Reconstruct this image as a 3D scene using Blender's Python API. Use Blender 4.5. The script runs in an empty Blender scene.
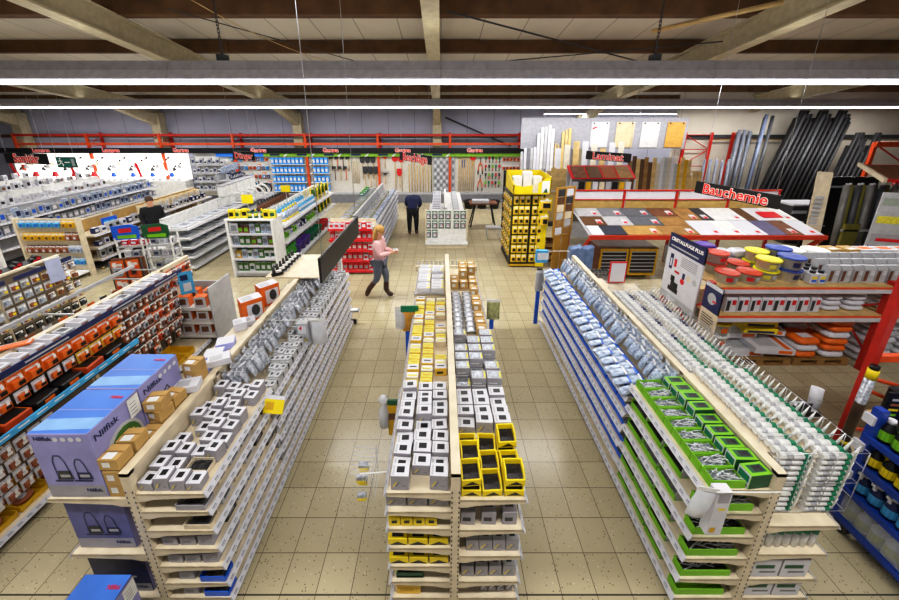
import bpy, bmesh, math, random
from mathutils import Vector, Matrix
C = bpy.context.scene.collection
R = random.Random(7)
PI = math.pi
ORD = ('zeroth first second third fourth fifth sixth seventh eighth ninth tenth eleventh twelfth thirteenth fourteenth fifteenth '
       'sixteenth seventeenth eighteenth nineteenth twentieth twenty-first twenty-second twenty-third twenty-fourth twenty-fifth '
       'twenty-sixth twenty-seventh twenty-eighth twenty-ninth thirtieth thirty-first thirty-second thirty-third thirty-fourth '
       'thirty-fifth thirty-sixth thirty-seventh thirty-eighth thirty-ninth fortieth').split()
# ---------------------------------------------------------------- materials
MATS = {}
def M(name, rgb=None, rough=.5, metal=0., var=.12, sc=8., emit=0., alpha=1., spec=.5, bump=0.):
    if name in MATS: return MATS[name]
    m = bpy.data.materials.new(name); m.use_nodes = True
    nt = m.node_tree; n = nt.nodes; L = nt.links
    b = n['Principled BSDF']
    lin = [((c/255+.055)/1.055)**2.4 if c/255 > .04045 else c/255/12.92 for c in rgb]
    b.inputs['Roughness'].default_value = rough; b.inputs['Metallic'].default_value = metal
    b.inputs['Specular IOR Level'].default_value = spec
    tc = n.new('ShaderNodeTexCoord'); nz = n.new('ShaderNodeTexNoise')
    nz.inputs['Scale'].default_value = sc; nz.inputs['Detail'].default_value = 3
    L.new(tc.outputs['Object'], nz.inputs['Vector'])
    cr = n.new('ShaderNodeValToRGB')
    cr.color_ramp.elements[0].position = .3; cr.color_ramp.elements[1].position = .7
    cr.color_ramp.elements[0].color = [c*(1-var) for c in lin]+[1]
    cr.color_ramp.elements[1].color = [min(1, c*(1+var)) for c in lin]+[1]
    L.new(nz.outputs['Fac'], cr.inputs['Fac']); L.new(cr.outputs['Color'], b.inputs['Base Color'])
    if bump:
        bp = n.new('ShaderNodeBump'); bp.inputs['Strength'].default_value = bump; bp.inputs['Distance'].default_value = .01
        L.new(nz.outputs['Fac'], bp.inputs['Height']); L.new(bp.outputs['Normal'], b.inputs['Normal'])
    if emit:
        L.new(cr.outputs['Color'], b.inputs['Emission Color']); b.inputs['Emission Strength'].default_value = emit
    if alpha < 1: b.inputs['Alpha'].default_value = alpha
    MATS[name] = m; return m
cream = M('shelf_cream', (214,200,172), .45); white = M('white_paint', (226,226,222), .4); railw = M('rail_white', (200,200,206), .35, var=.06)
grey = M('grey_print', (120,122,128), .5); lgrey = M('light_grey', (176,177,180), .45); dgrey = M('dark_grey', (52,53,56), .5)
black = M('black_plastic', (14,14,16), .4); wbox = M('white_card', (208,208,214), .5, var=.05); gbox = M('grey_card', (158,155,160), .55, var=.1)
yel = M('yellow_print', (232,206,10), .45, var=.06); yel2 = M('yellow_card', (226,186,60), .5); dyel = M('deep_yellow', (205,160,14), .5)
card = M('cardboard', (186,150,88), .7, var=.1); cardd = M('cardboard_dark', (140,106,52), .75)
blue = M('blue_print', (66,118,206), .4, var=.16, sc=3); navy = M('navy_print', (26,36,84), .45); pblue = M('blue_plastic', (20,92,206), .35)
lav = M('lavender_print', (150,148,196), .45, var=.14, sc=4); cyan = M('cyan_print', (70,164,214), .45, var=.2)
org = M('orange_print', (222,104,16), .5, var=.18); dorg = M('dark_orange', (180,62,12), .5, var=.2); red = M('red_paint', (184,34,20), .45)
rred = M('rack_red', (186,52,24), .5, var=.12); rorg = M('rack_orange', (216,78,20), .45); lime = M('lime_card', (118,184,24), .5, var=.1)
green = M('dark_green', (22,84,50), .5, var=.15); gcart = M('cartridge_green', (16,120,82), .45); steel = M('steel_bits', (150,155,162), .32, .75, var=.5, sc=40, bump=.8)
darkbits = M('dark_bits', (38,36,38), .4, .3, var=.6, sc=50, bump=.8); wire = M('wire_zinc', (196,198,202), .3, .6); clear = M('clear_film', (206,212,220), .15, alpha=.45, var=.1)
bag = M('polybag_grey', (170,174,182), .22, .25, var=.45, sc=30, bump=.5); bagb = M('polybag_blue', (168,182,204), .2, .2, var=.45, sc=30, bump=.5)
wood = M('pale_wood', (202,172,116), .6, var=.2, sc=5); wood2 = M('oak_wood', (150,112,62), .6, var=.25, sc=5); wood3 = M('purlin_wood', (96,66,36), .8, var=.3, sc=3)
pink = M('pink_knit', (222,176,176), .9); jean = M('grey_denim', (98,104,122), .9); boot = M('brown_leather', (70,46,32), .6); skinm = M('skin', (214,160,128), .6, var=.05)
hairm = M('blond_hair', (182,140,78), .6, var=.3, sc=30); dnavy = M('navy_cloth', (26,34,70), .9); blk = M('black_cloth', (20,20,24), .9); bhair = M('brown_hair', (70,48,34), .7)
beige = M('steel_beige', (190,180,150), .6); redp = M('red_print', (206,28,36), .5); purple = M('purple_print', (84,52,150), .5); brownp = M('brown_print', (112,70,46), .6, var=.3)
clay = M('terracotta', (150,86,52), .8); dgreen = M('foliage_pack', (64,110,40), .6, var=.4, sc=20); lemon = M('lemon_print', (214,204,70), .5, var=.2, sc=15)
# ---------------------------------------------------------------- mesh builder
class MB:
    def __init__(s): s.v=[]; s.f=[]; s.m=[]; s.mats=[]; s.sm=[]
    def mi(s, m):
        if m not in s.mats: s.mats.append(m)
        return s.mats.index(m)
    def face(s, pts, m, smooth=False):
        i=len(s.v); s.v+= [tuple(p) for p in pts]; s.f.append(tuple(range(i,i+len(pts)))); s.m.append(s.mi(m)); s.sm.append(smooth); return s
    def poly(s, vs, fs, m, smooth=False):
        i=len(s.v); s.v+=[tuple(p) for p in vs]; k=s.mi(m)
        for f in fs: s.f.append(tuple(i+q for q in f)); s.m.append(k); s.sm.append(smooth)
        return s
    def box(s, x0,x1,y0,y1,z0,z1, m, top=None, front=None):
        vs=[(x0,y0,z0),(x1,y0,z0),(x1,y1,z0),(x0,y1,z0),(x0,y0,z1),(x1,y0,z1),(x1,y1,z1),(x0,y1,z1)]
        s.poly(vs,[(0,3,2,1),(1,2,6,5),(2,3,7,6),(3,0,4,7)],m)
        s.poly(vs,[(4,5,6,7)],top or m); s.poly(vs,[(0,1,5,4)],front or m); return s
    def cbox(s, x0,x1,y0,y1,z0,z1, m, b=.004, top=None, front=None, left=None, right=None):
        X=(x0,x1);Y=(y0,y1);Z=(z0,z1); d=lambda i:(b if i==0 else -b); vs=[]; ix={}
        for i in (0,1):
            for j in (0,1):
                for k in (0,1):
                    for a in range(3):
                        p=[X[i]+d(i),Y[j]+d(j),Z[k]+d(k)]; p[a]=(X[i],Y[j],Z[k])[a]
                        ix[i,j,k,a]=len(vs); vs.append(p)
        q=lambda *l:[tuple(ix[t] for t in l)]
        s.poly(vs,q((0,0,0,0),(0,0,1,0),(0,1,1,0),(0,1,0,0)),left or m); s.poly(vs,q((1,0,0,0),(1,1,0,0),(1,1,1,0),(1,0,1,0)),right or m)
        s.poly(vs,q((0,0,0,1),(1,0,0,1),(1,0,1,1),(0,0,1,1)),front or m); s.poly(vs,q((0,1,0,1),(0,1,1,1),(1,1,1,1),(1,1,0,1)),m)
        s.poly(vs,q((0,0,0,2),(0,1,0,2),(1,1,0,2),(1,0,0,2)),m); s.poly(vs,q((0,0,1,2),(1,0,1,2),(1,1,1,2),(0,1,1,2)),top or m)
        fs=[]
        for a,b2,c in ((0,1,2),(1,2,0),(2,0,1)):
            for i in (0,1):
                for j in (0,1):
                    def g(k,w):
                        t=[0,0,0]; t[a]=i;t[b2]=j;t[c]=k; return ix[t[0],t[1],t[2],w]
                    fs.append((g(0,a),g(1,a),g(1,b2),g(0,b2)))
        for i in (0,1):
            for j in (0,1):
                for k in (0,1): fs.append((ix[i,j,k,0],ix[i,j,k,1],ix[i,j,k,2]))
        s.poly(vs,fs,m); return s
    def cyl(s,p0,p1,r0,r1,m,n=10,caps=True,smooth=True,capm=None):
        p0=Vector(p0);p1=Vector(p1);d=(p1-p0).normalized(); u=d.orthogonal().normalized(); w=d.cross(u); vs=[]
        for p,r in ((p0,r0),(p1,r1)):
            for k in range(n):
                a=2*PI*k/n; vs.append(p+(u*math.cos(a)+w*math.sin(a))*r)
        s.poly(vs,[(k,(k+1)%n,n+(k+1)%n,n+k) for k in range(n)],m,smooth)
        if caps: s.poly(vs,[tuple(range(n-1,-1,-1)),tuple(range(n,2*n))],capm or m)
        return s
    def lathe(s,prof,m,n=16,o=(0,0,0),smooth=True):
        vs=[];k=len(prof)
        for r,z in prof:
            for i in range(n): vs.append((o[0]+r*math.cos(2*PI*i/n),o[1]+r*math.sin(2*PI*i/n),o[2]+z))
        fs=[(a*n+i,a*n+(i+1)%n,(a+1)*n+(i+1)%n,(a+1)*n+i) for a in range(k-1) for i in range(n)]
        return s.poly(vs,fs,m,smooth)
    def tube(s,pts,r,m,n=6):
        for a,b in zip(pts,pts[1:]): s.cyl(a,b,r,r,m,n)
        return s
    def prism(s,poly,axis,a0,a1,m):
        def P(u,v,t): return (t,u,v) if axis==0 else (u,t,v) if axis==1 else (u,v,t)
        n=len(poly); vs=[P(u,v,a0) for u,v in poly]+[P(u,v,a1) for u,v in poly]
        return s.poly(vs,[tuple(range(n-1,-1,-1)),tuple(range(n,2*n))]+[(k,(k+1)%n,n+(k+1)%n,n+k) for k in range(n)],m)
    def ball(s,c,rx,ry,rz,m,n=10,k=6):
        vs=[];fs=[]
        for j in range(k+1):
            t=PI*j/k
            for i in range(n): vs.append((c[0]+rx*math.sin(t)*math.cos(2*PI*i/n),c[1]+ry*math.sin(t)*math.sin(2*PI*i/n),c[2]+rz*math.cos(t)))
        fs=[(j*n+i,(j+1)*n+i,(j+1)*n+(i+1)%n,j*n+(i+1)%n) for j in range(k) for i in range(n)]
        return s.poly(vs,fs,m,True)
    def mesh(s,name,fix=True):
        me=bpy.data.meshes.new(name); me.from_pydata(s.v,[],s.f)
        for m in s.mats: me.materials.append(m)
        me.polygons.foreach_set('material_index',s.m); me.polygons.foreach_set('use_smooth',s.sm); me.update()
        if fix:
            bm=bmesh.new(); bm.from_mesh(me); bmesh.ops.remove_doubles(bm,verts=bm.verts,dist=1e-5)
            bmesh.ops.recalc_face_normals(bm,faces=bm.faces); bm.to_mesh(me); bm.free()
        return me
# ---------------------------------------------------------------- objects
LABELS={}
def tag(o,label,cat,group=None,kind=None):
    o['label']=label; o['category']=cat
    if group: o['group']=group
    if kind: o['kind']=kind
    LABELS.setdefault(label,[]).append(o.name); return o
def obj(name,me,parent=None,loc=(0,0,0),rot=(0,0,0)):
    if isinstance(me,MB): me=me.mesh(name)
    o=bpy.data.objects.new(name,me); C.objects.link(o); o.location=loc; o.rotation_euler=rot
    if parent: o.parent=parent
    return o
def struct(name,me,parent=None):
    o=obj(name,me,parent); o['kind']='structure'; return o
def thing(name,label,cat,loc=(0,0,0),rz=0,group=None):
    o=obj(name,None,None,loc,(0,0,rz)); o.empty_display_size=.1; return tag(o,label,cat,group)
def solo(name,me,label,cat,loc=(0,0,0),rot=(0,0,0),group=None,kind=None,sc=None):
    if not isinstance(rot,tuple): rot=(0,0,rot)
    o=obj(name,me,None,loc,rot)
    if sc: o.scale=sc
    return tag(o,label,cat,group,kind)
class Proto:                       # root mesh (or None) + parts [(name, mesh, [(sub name, mesh)])]
    def __init__(s,name,cat,root=None,parts=()):
        s.name=name;s.cat=cat;s.root=root.mesh(name) if isinstance(root,MB) else root
        s.parts=[(a,b.mesh(a) if isinstance(b,MB) else b) for a,b in parts]
    def put(s,label,loc,rot=0,group=None,sc=None):
        loc=(loc[0],loc[1],loc[2]+.0025)
        if not isinstance(rot,tuple): rot=(0,0,rot)
        o=solo(s.name,s.root,label,s.cat,loc,rot,group,sc=sc)
        for a,b in s.parts: obj(a,b,o)
        return o
TXT={}
def text_mesh(body,size,m,bold=.0,ext=.002,align='CENTER'):
    k=(body,size,m.name,bold,align)
    if k in TXT: return TXT[k]
    cu=bpy.data.curves.new('lettering','FONT'); cu.body=body; cu.size=size; cu.extrude=ext; cu.offset=bold*size
    cu.align_x=align; cu.align_y='CENTER'; cu.resolution_u=3
    o=bpy.data.objects.new('lettering_tmp',cu); C.objects.link(o); bpy.context.view_layer.update()
    dg=bpy.context.evaluated_depsgraph_get(); me=bpy.data.meshes.new_from_object(o.evaluated_get(dg))
    me.name='lettering'; bpy.data.objects.remove(o); bpy.data.curves.remove(cu)
    me.materials.clear(); me.materials.append(m); TXT[k]=me; return me
# ---------------------------------------------------------------- camera (wide lens looking down the aisle)
TH=math.radians(16.5); HC=3.9
cam=bpy.data.cameras.new('camera'); co=bpy.data.objects.new('camera',cam); C.objects.link(co)
cam.sensor_width=36; cam.lens=350/899*36; cam.shift_x=8.5/899; cam.shift_y=-79/899; cam.clip_end=200
co.location=(0,0,HC); co.rotation_euler=(PI/2-TH,0,0); bpy.context.scene.camera=co
# ---------------------------------------------------------------- setting
def floor_mat():
    m=bpy.data.materials.new('floor_tiles'); m.use_nodes=True; nt=m.node_tree; n=nt.nodes; L=nt.links; b=n['Principled BSDF']
    tc=n.new('ShaderNodeTexCoord'); sp=n.new('ShaderNodeSeparateXYZ'); L.new(tc.outputs['Object'],sp.inputs[0])
    def mth(op,a,bv=None):
        k=n.new('ShaderNodeMath'); k.operation=op
        for i,v in enumerate((a,bv)):
            if v is None: continue
            if hasattr(v,'is_linked'): L.new(v,k.inputs[i])
            else: k.inputs[i].default_value=v
        return k.outputs[0]
    ux=mth('DIVIDE',mth('ADD',sp.outputs['X'],1.07+30),.3); uy=mth('DIVIDE',mth('ADD',sp.outputs['Y'],30-1.954),.3)
    fx=mth('FRACT',ux); fy=mth('FRACT',uy)
    g=mth('MINIMUM',mth('MINIMUM',fx,mth('SUBTRACT',1,fx)),mth('MINIMUM',fy,mth('SUBTRACT',1,fy)))
    grout=mth('LESS_THAN',g,.011)
    joint=mth('LESS_THAN',mth('ABSOLUTE',mth('SUBTRACT',sp.outputs['Y'],1.954)),.006)
    wn=n.new('ShaderNodeTexWhiteNoise'); cb=n.new('ShaderNodeCombineXYZ'); L.new(mth('FLOOR',ux),cb.inputs[0]); L.new(mth('FLOOR',uy),cb.inputs[1]); L.new(cb.outputs[0],wn.inputs['Vector'])
    nz=n.new('ShaderNodeTexNoise'); nz.inputs['Scale'].default_value=1.3; nz.inputs['Detail'].default_value=4; L.new(tc.outputs['Object'],nz.inputs['Vector'])
    val=mth('ADD',mth('MULTIPLY',wn.outputs['Value'],.35),mth('MULTIPLY',nz.outputs['Fac'],.65))
    cr=n.new('ShaderNodeValToRGB'); cr.color_ramp.elements[0].position=.25; cr.color_ramp.elements[1].position=.8
    cr.color_ramp.elements[0].color=(.40,.345,.215,1); cr.color_ramp.elements[1].color=(.49,.43,.28,1); L.new(val,cr.inputs[0])
    vo=n.new('ShaderNodeTexVoronoi'); vo.inputs['Scale'].default_value=38; L.new(tc.outputs['Object'],vo.inputs['Vector'])
    sel=n.new('ShaderNodeSeparateColor'); L.new(vo.outputs['Color'],sel.inputs[0])
    spk=mth('MULTIPLY',mth('LESS_THAN',vo.outputs['Distance'],.2),mth('GREATER_THAN',sel.outputs[0],.55))
    lts=mth('MULTIPLY',mth('LESS_THAN',vo.outputs['Distance'],.16),mth('LESS_THAN',sel.outputs[0],.14))
    def mix(f,a,c):
        k=n.new('ShaderNodeMix'); k.data_type='RGBA'; L.new(f,k.inputs[0]); L.new(a,k.inputs[6]); k.inputs[7].default_value=c; return k.outputs[2]
    col=mix(spk,cr.outputs[0],(.13,.095,.05,1)); col=mix(lts,col,(.72,.66,.52,1)); col=mix(grout,col,(.13,.105,.065,1)); col=mix(joint,col,(.05,.045,.04,1))
    L.new(col,b.inputs['Base Color']); b.inputs['Roughness'].default_value=.24; b.inputs['Specular IOR Level'].default_value=.4
    return m
def seam_mat(name,rgb,axis,step,rough=.6,dark=.45):
    m=M(name,rgb,rough,0,.1,.7); nt=m.node_tree; n=nt.nodes; L=nt.links; b=n['Principled BSDF']
    tc=n.new('ShaderNodeTexCoord'); sp=n.new('ShaderNodeSeparateXYZ'); L.new(tc.outputs['Object'],sp.inputs[0])
    a=n.new('ShaderNodeMath'); a.operation='PINGPONG'; a.inputs[1].default_value=step/2; L.new(sp.outputs[axis],a.inputs[0])
    t=n.new('ShaderNodeMath'); t.operation='LESS_THAN'; t.inputs[1].default_value=.012; L.new(a.outputs[0],t.inputs[0])
    k=n.new('ShaderNodeMix'); k.data_type='RGBA'; k.blend_type='MULTIPLY'; L.new(t.outputs[0],k.inputs[0])
    L.new(b.inputs['Base Color'].links[0].from_socket,k.inputs[6]); k.inputs[7].default_value=(dark,dark,dark,1); L.new(k.outputs[2],b.inputs['Base Color']); return m
struct('floor',MB().box(-26,24,-6,17.3,-.1,0,floor_mat()))
panel_m=seam_mat('ceiling_panels',(214,206,192),'X',1.0); wallm=seam_mat('wall_panels',(172,174,192),'X',1.25); wallr=seam_mat('wall_plaster',(204,196,180),'X',5)
def zr(y,o=0): return 7.43-.156*y+o
mb=MB(); mb.prism([(-6.1,zr(-6.1)),(17.4,zr(17.4)),(17.4,zr(17.4)+.12),(-6.1,zr(-6.1)+.12)],0,-26,24,panel_m); struct('ceiling',mb)
struct('wall_back',MB().box(-26,24,17.2,17.4,0,4.9,wallm))
struct('wall_left',MB().box(-26.2,-26,-6,17.3,0,8.5,wallm)); struct('wall_right',MB().box(24,24.2,-6,17.3,0,8.5,wallm)); struct('wall_front',MB().box(-26,24,-6.2,-6,0,8.5,wallm))
# plastered inner wall on the right with a grey steel rail
struct('wall_right_rear',MB().box(9.9,24,15.2,15.35,0,4.95,wallr)); struct('trim_1',MB().box(9.9,24,15.1,15.2,3.05,3.2,dgrey))
struct('trim_2',MB().box(-26,3.6,17.1,17.2,2.98,3.12,wood3))
for i,X in enumerate((-19.6,-13.15,-6.65,-.18,6.5)):
    c=struct('trim_%d'%(3+i),MB().box(X-.17,X+.17,16.75,17.15,0,4.1,beige).box(X-.2,X+.2,16.7,16.76,0,4.1,beige))
# steel rafters run from the back wall up towards the front
def rafter(X,i):
    mb=MB(); h=.5
    for a,b,w in ((0,.04,.15),(.04,h-.04,.02),(h-.04,h,.15)):
        ys=[17.1,-5.9]
        mb.prism([(ys[0],zr(ys[0],-.3-h+a)),(ys[1],zr(ys[1],-.3-h+a)),(ys[1],zr(ys[1],-.3-h+b)),(ys[0],zr(ys[0],-.3-h+b))],0,X-w,X+w,beige)
    mb.prism([(17.1,zr(17.1,-1.35)),(14.4,zr(14.4,-.8)),(17.1,zr(17.1,-.8))],0,X-.14,X+.14,beige)
    struct('ceiling_beam_%d'%i,mb)
for i,X in enumerate((-19.6,-13.15,-6.65,-.18,6.5,12.9)): rafter(X,i+1)
for i,Y in enumerate((3.6,5.8,8.0,10.2,12.4,14.6,16.6)):
    z=zr(Y,-.3); mb=MB(); mb.box(-25.9,23.9,Y-.09,Y+.09,z,z+.3,wood3)
    if i<3: mb.box(-25.9,23.9,Y+.16,Y+.3,z+.02,z+.26,wood3)
    else: 
        for x in (-20,-13.2,-6.6,0,6.6,13): mb.box(x-1,x+1,Y-.14,Y-.09,z,z+.3,wood3)
    struct('ceiling_purlin_%d'%(i+1),mb)
# ---------------------------------------------------------------- lights
tube=M('lit_tube',(246,244,255),.5,0,.01,emit=7.); refl=M('reflector_grey',(196,194,202),.4); trunk=M('trunking_grey',(176,174,180),.5); vio=M('violet_edge',(120,110,220),.5,emit=.8)
def fixture(X0,X1,Y,Z,label,h=.39):
    t=thing('ceiling_light',label,'light',((X0+X1)/2,Y,Z),0,'continuous fluorescent light rows'); w=(X1-X0)/2-.004
    obj('housing',MB().box(-w,w,-.07,.07,h*.55,h,trunk),t)
    mb=MB(); mb.prism([(-.09,h*.6),(-.16,h*.26),(-.16,h*.17),(.16,h*.17),(.16,h*.26),(.09,h*.6)],0,-w,w,refl)
    mb.box(-.02,.02,-.075,.075,h*.3,h*1.02,trunk); obj('reflector',mb,t)
    obj('tube',MB().box(-w,w,-.15,.15,.0,h*.15,tube),t)
def area(X0,X1,Y,Z,power,w=.3):
    l=bpy.data.lights.new('fluorescent','AREA'); l.shape='RECTANGLE'; l.size=X1-X0; l.size_y=w; l.energy=power; l.color=(1,.985,.965)
    o=bpy.data.objects.new('fluorescent',l); C.objects.link(o); o.location=((X0+X1)/2,Y,Z-.012)
n4=('far left','left of centre','right of centre','far right')
for k in range(4): fixture(-10+5*k,-5+5*k,7,4.5,'long grey fluorescent light in the nearer ceiling row, %s section'%n4[k])
for k in range(7): fixture(-17.5+5*k,-12.5+5*k,13.5,4.22,'long grey fluorescent light in the farther ceiling row, %s section from the left'%ORD[k+1],.32)
for k in range(2): fixture(4.6+4.2*k,8.7+4.2*k,16.2,4.02,'short grey fluorescent light before the sample board wall, %s one'%('left','right')[k],.2)
PW=.63

def up(X0,X1,Y,Z,p):
    area(X0,X1,Y,Z,p); o=bpy.data.objects[-1] if False else C.objects[-1]; o.location.z=Z; o.rotation_euler=(PI,0,0)
up(-10,10,7,4.95,95*PW); up(-17,17,13.5,4.6,75*PW); up(-9,9,.6,6.05,40*PW)  # upward fill lamps added above the rows to brighten the ceiling, also named fluorescent
area(-10,10,7,4.5,930*PW); area(-17.5,17.5,13.5,4.22,1500*PW); area(4.6,13,16.2,4.02,200*PW); area(-9,9,.6,5.6,800*PW); area(-16,-9,7,4.6,420*PW); area(-10,10,-3.5,5.8,150*PW)
for k in range(4): fixture(-9+4.5*k,-4.5+4.5*k,.6,5.6,'long grey fluorescent light of the row over the viewer, %s section'%n4[k])
w=bpy.data.worlds.new('hall'); bpy.context.scene.world=w; w.use_nodes=True; w.node_tree.nodes['Background'].inputs[0].default_value=(.5,.5,.55,1); w.node_tree.nodes['Background'].inputs[1].default_value=.06
# chains and cables
def chain(label,p0,p1):
    mb=MB(); p0=Vector(p0);p1=Vector(p1); n=int((p1-p0).length/.06)
    for k in range(n):
        a=p0.lerp(p1,(k+.0)/n);b=p0.lerp(p1,(k+1.25)/n); o=Vector((.018,0,0)) if k%2 else Vector((0,.018,0))
        mb.tube([a-o,b-o,b+o,a+o,a-o],.006,dgrey,5)
    solo('chain',mb,label,'chain')
def cable(label,pts,r=.008,m=dgrey,name='cable',cat='cable'):
    solo(name,MB().tube(pts,r,m,5),label,cat)
chain('dark steel chain holding the nearer light row, left one',(-4.0,7,5.98),(-4.0,7,5.06)); chain('dark steel chain holding the nearer light row, right one',(3.92,7,6.1),(3.92,7,5.06))
for x,nm in ((-4.0,'left'),(3.92,'right')):
    solo('chain_clamp',MB().cbox(-.07,.07,-.09,.09,0,.11,black).cyl((0,0,.1),(0,0,.16),.02,.02,black),'black clamp at the foot of the %s light chain'%nm,'clamp',(x,7,4.89))
def curve_pts(a,b,sag,n=10): 
    a=Vector(a);b=Vector(b); return [a.lerp(b,t/n)+Vector((0,0,-sag*4*(t/n)*(1-t/n))) for t in range(n+1)]
cable('thin pale cable sagging under the purlins at the upper left',curve_pts((-4.5,6.9,5.95),(-1.6,11,5.3),.35),.008,wood)
cable('dark tension cable crossing the ceiling left of the centre beam',curve_pts((-5.2,7.5,5.88),(-2.2,10.8,5.37),.0),.012)
cable('dark tension rod crossing the ceiling right of the centre beam',curve_pts((.1,7.6,5.86),(6.2,11,5.33),.0),.02)
cable('second thin tension rod crossing the ceiling at right',curve_pts((.6,10.2,5.25),(6.2,8.5,5.5),.0),.014)
cable('long pale timber strut under the roof at upper right',[(6.2,7.2,5.9),(4.6,8.5,5.7)],.05,wood,'timber_strut','beam')
cable('grey diagonal brace in the wall bay behind the tool wall',[(.2,16.9,3.9),(3.3,16.9,2.6)],.04,dgrey,'wall_brace','brace')
# ---------------------------------------------------------------- gondola shelving
SH={}
def shelf_meshes(L,d,thick,back,face):
    k=(round(L,3),round(d,3),face.name)
    if k in SH: return SH[k]
    mb=MB(); l=L/2-.004
    mb.box(.03,d,-l,l,-.018,0,back)
    for s in (-1,1):
        y0=s*l; y1=s*(l-.004)
        mb.prism([(.03,-.075),(.09,-.075),(.16,-.055),(d-.03,-.035),(d,-.03),(d,.0),(.03,0)],1,y0,y1,back)
    r=MB(); r.prism([(d-.004,-.03),(d+.019,-.04),(d+.022,-.036),(d-.004,.012),(d-.008,.012)],1,-l,l,face)
    n=int(L/.085)
    for q in range(n):
        y=-l+.03+q*(2*l-.06)/n
        def pt(t,yy): return (d+.0225-t*.026,yy,-.036+t*.048)
        for a,b,w in ((.30,.38,.05),(.5,.66,.04)):
            r.face([pt(a,y),pt(a,y+w),pt(b,y+w),pt(b,y)],grey)
    SH[k]=(mb.mesh('shelf'),r.mesh('price_rail')); return SH[k]
def gondola(name,label,X,ys,zr,sides,body=cream,face=railw,group=None,cap_w=.034,panel=None,endpanel=False,cat='shelving'):
    t=thing(name,label,cat,(X,ys[0],0),0,group); H=.1
    for y in ys:
        mb=MB(); y=y-ys[0]; y+= .025 if y==0 else (-.025 if y==ys[-1]-ys[0] else 0)
        mb.box(-.034,.034,y-.025,y+.025,.03,zr,body)
        for k in range(int((zr-.22)/.05) if y>-1 else 0):
            z=.12+k*.05
            for s in (-1,1): mb.face([(s*.026-.005,y-.0257,z),(s*.026+.005,y-.0257,z),(s*.026+.005,y-.0257,z+.022),(s*.026-.005,y-.0257,z+.022)],dgrey)
        obj('upright',mb,t)
    for a,b in zip(ys,ys[1:]):
        obj('back_panel',MB().box(-.012,.012,a-ys[0]+.05,b-ys[0]-.05,.05,zr-.02,panel or body),t)
        obj('ridge_cap',MB().box(-cap_w,cap_w,a-ys[0],b-ys[0],zr-.03,zr+.003,body),t)
    for s,(d,lv) in sides.items():
        obj('plinth',MB().box(.034 if s>0 else -d+.06,d-.06 if s>0 else -.034,.02,ys[-1]-ys[0]-.02,.03,.075,dgrey),t)
        for y in ys:
            yy=min(max(y-ys[0],.05),ys[-1]-ys[0]-.05)
            obj('foot',MB().box(-.03,.03,-.03,.03,0,.06,wood).cyl((0,0,0),(0,0,.02),.035,.035,dgrey),t,(s*(d-.08),yy,0))
        for bi,(a,b) in enumerate(zip(ys,ys[1:])):
            for z in lv[bi]:
                dd=d
                if isinstance(z,tuple): z,dd=z
                sm,rm=shelf_meshes(b-a,dd,.02,body,face)
                o=obj('shelf',sm,t,(0,(a+b)/2-ys[0],z),(0,0,0 if s>0 else PI)); obj('price_rail',rm,o)
    return t
LOW=[1.08,.88,.68,.48,.28,.1]
L1X,CX,RX=-2.27,.107,2.44
yb=[1.88,2.93,3.96,4.98,6.0]
GL=gondola('gondola_shelf','long cream gondola left of the middle aisle, filled with screw boxes and bracket packs',L1X,yb,1.46,
  {1:(.54,[[1.26]+LOW]+[[1.12,.94,.77,.6,.44,.27,.1]]*3), -1:(.63,[[1.21,.62,.1]]+[[.9,.5,.1]]*3)})
GC=gondola('gondola_shelf','cream gondola standing in the middle of the photo between two tiled aisles',CX,yb[:2]+[3.96,4.98,6.07],1.46,
  {1:(.52,[[1.2,.89,.6,.3,.1],[1.16,.8,.45,.1],[1.16,.8,.45,.1],[1.16,.8,.45,.1]]), -1:(.51,[[1.27,1.08,.9,.69,.48,.3,.1],[1.12,.9,.7,.5,.3,.1],[1.12,.9,.7,.5,.3,.1],[1.2,.8,.45,.1]])})
GR=gondola('gondola_shelf','long cream gondola right of the aisle with green and blue screw trays',RX,yb,1.46,
  {-1:(.52,[[1.3,1.06,.81,.57,.33,.1]]+[[1.12,.92,.72,.52,.31,.1]]*3), 1:(.58,[[.93,.62,.33,.1]]+[[1.405,1.0,.6,.1]]*2+[[1.0,.6,.1]])})
# ---------------------------------------------------------------- product kinds
def window_box(w,d,h,body,side,win,stripe,name='hardware_box',cat='box'):
    mb=MB(); mb.cbox(-w/2,w/2,-d/2,d/2,0,h,side,.003,top=body)
    e=.0012; mb.face([(-w*.2,-d*.22,h+e),(w*.24,-d*.22,h+e),(w*.24,d*.24,h+e),(-w*.2,d*.24,h+e)],win)
    for k in (0,1):
        x=-w*.42+k*.022; mb.face([(x,-d/2-e,h*.25),(x+.012,-d/2-e,h*.25),(x+.045,-d/2-e,h*.62),(x+.033,-d/2-e,h*.62)],stripe if k==0 else grey)
    mb.face([(w*.1,-d/2-e,h*.3),(w*.34,-d/2-e,h*.3),(w*.34,-d/2-e,h*.36),(w*.1,-d/2-e,h*.36)],grey)
    mb.face([(-w*.42,-d*.42,h+e),(-w*.3,-d*.42,h+e),(-w*.3,d*.3,h+e),(-w*.42,d*.3,h+e)],lgrey)
    return Proto(name,cat,mb)
def long_box(w,d,h,mat,topm=None,stripe=grey,name='carton',cat='box',front=None):
    mb=MB(); mb.cbox(-w/2,w/2,-d/2,d/2,0,h,mat,.003,top=topm or mat,front=front); e=.0012
    mb.face([(-w*.35,-d/2-e,h*.3),(w*.2,-d/2-e,h*.3),(w*.2,-d/2-e,h*.6),(-w*.35,-d/2-e,h*.6)],stripe)
    mb.face([(-w*.3,-d*.1,h+e),(w*.3,-d*.1,h+e),(w*.3,d*.12,h+e),(-w*.3,d*.12,h+e)],stripe)
    return Proto(name,cat,mb)
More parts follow.
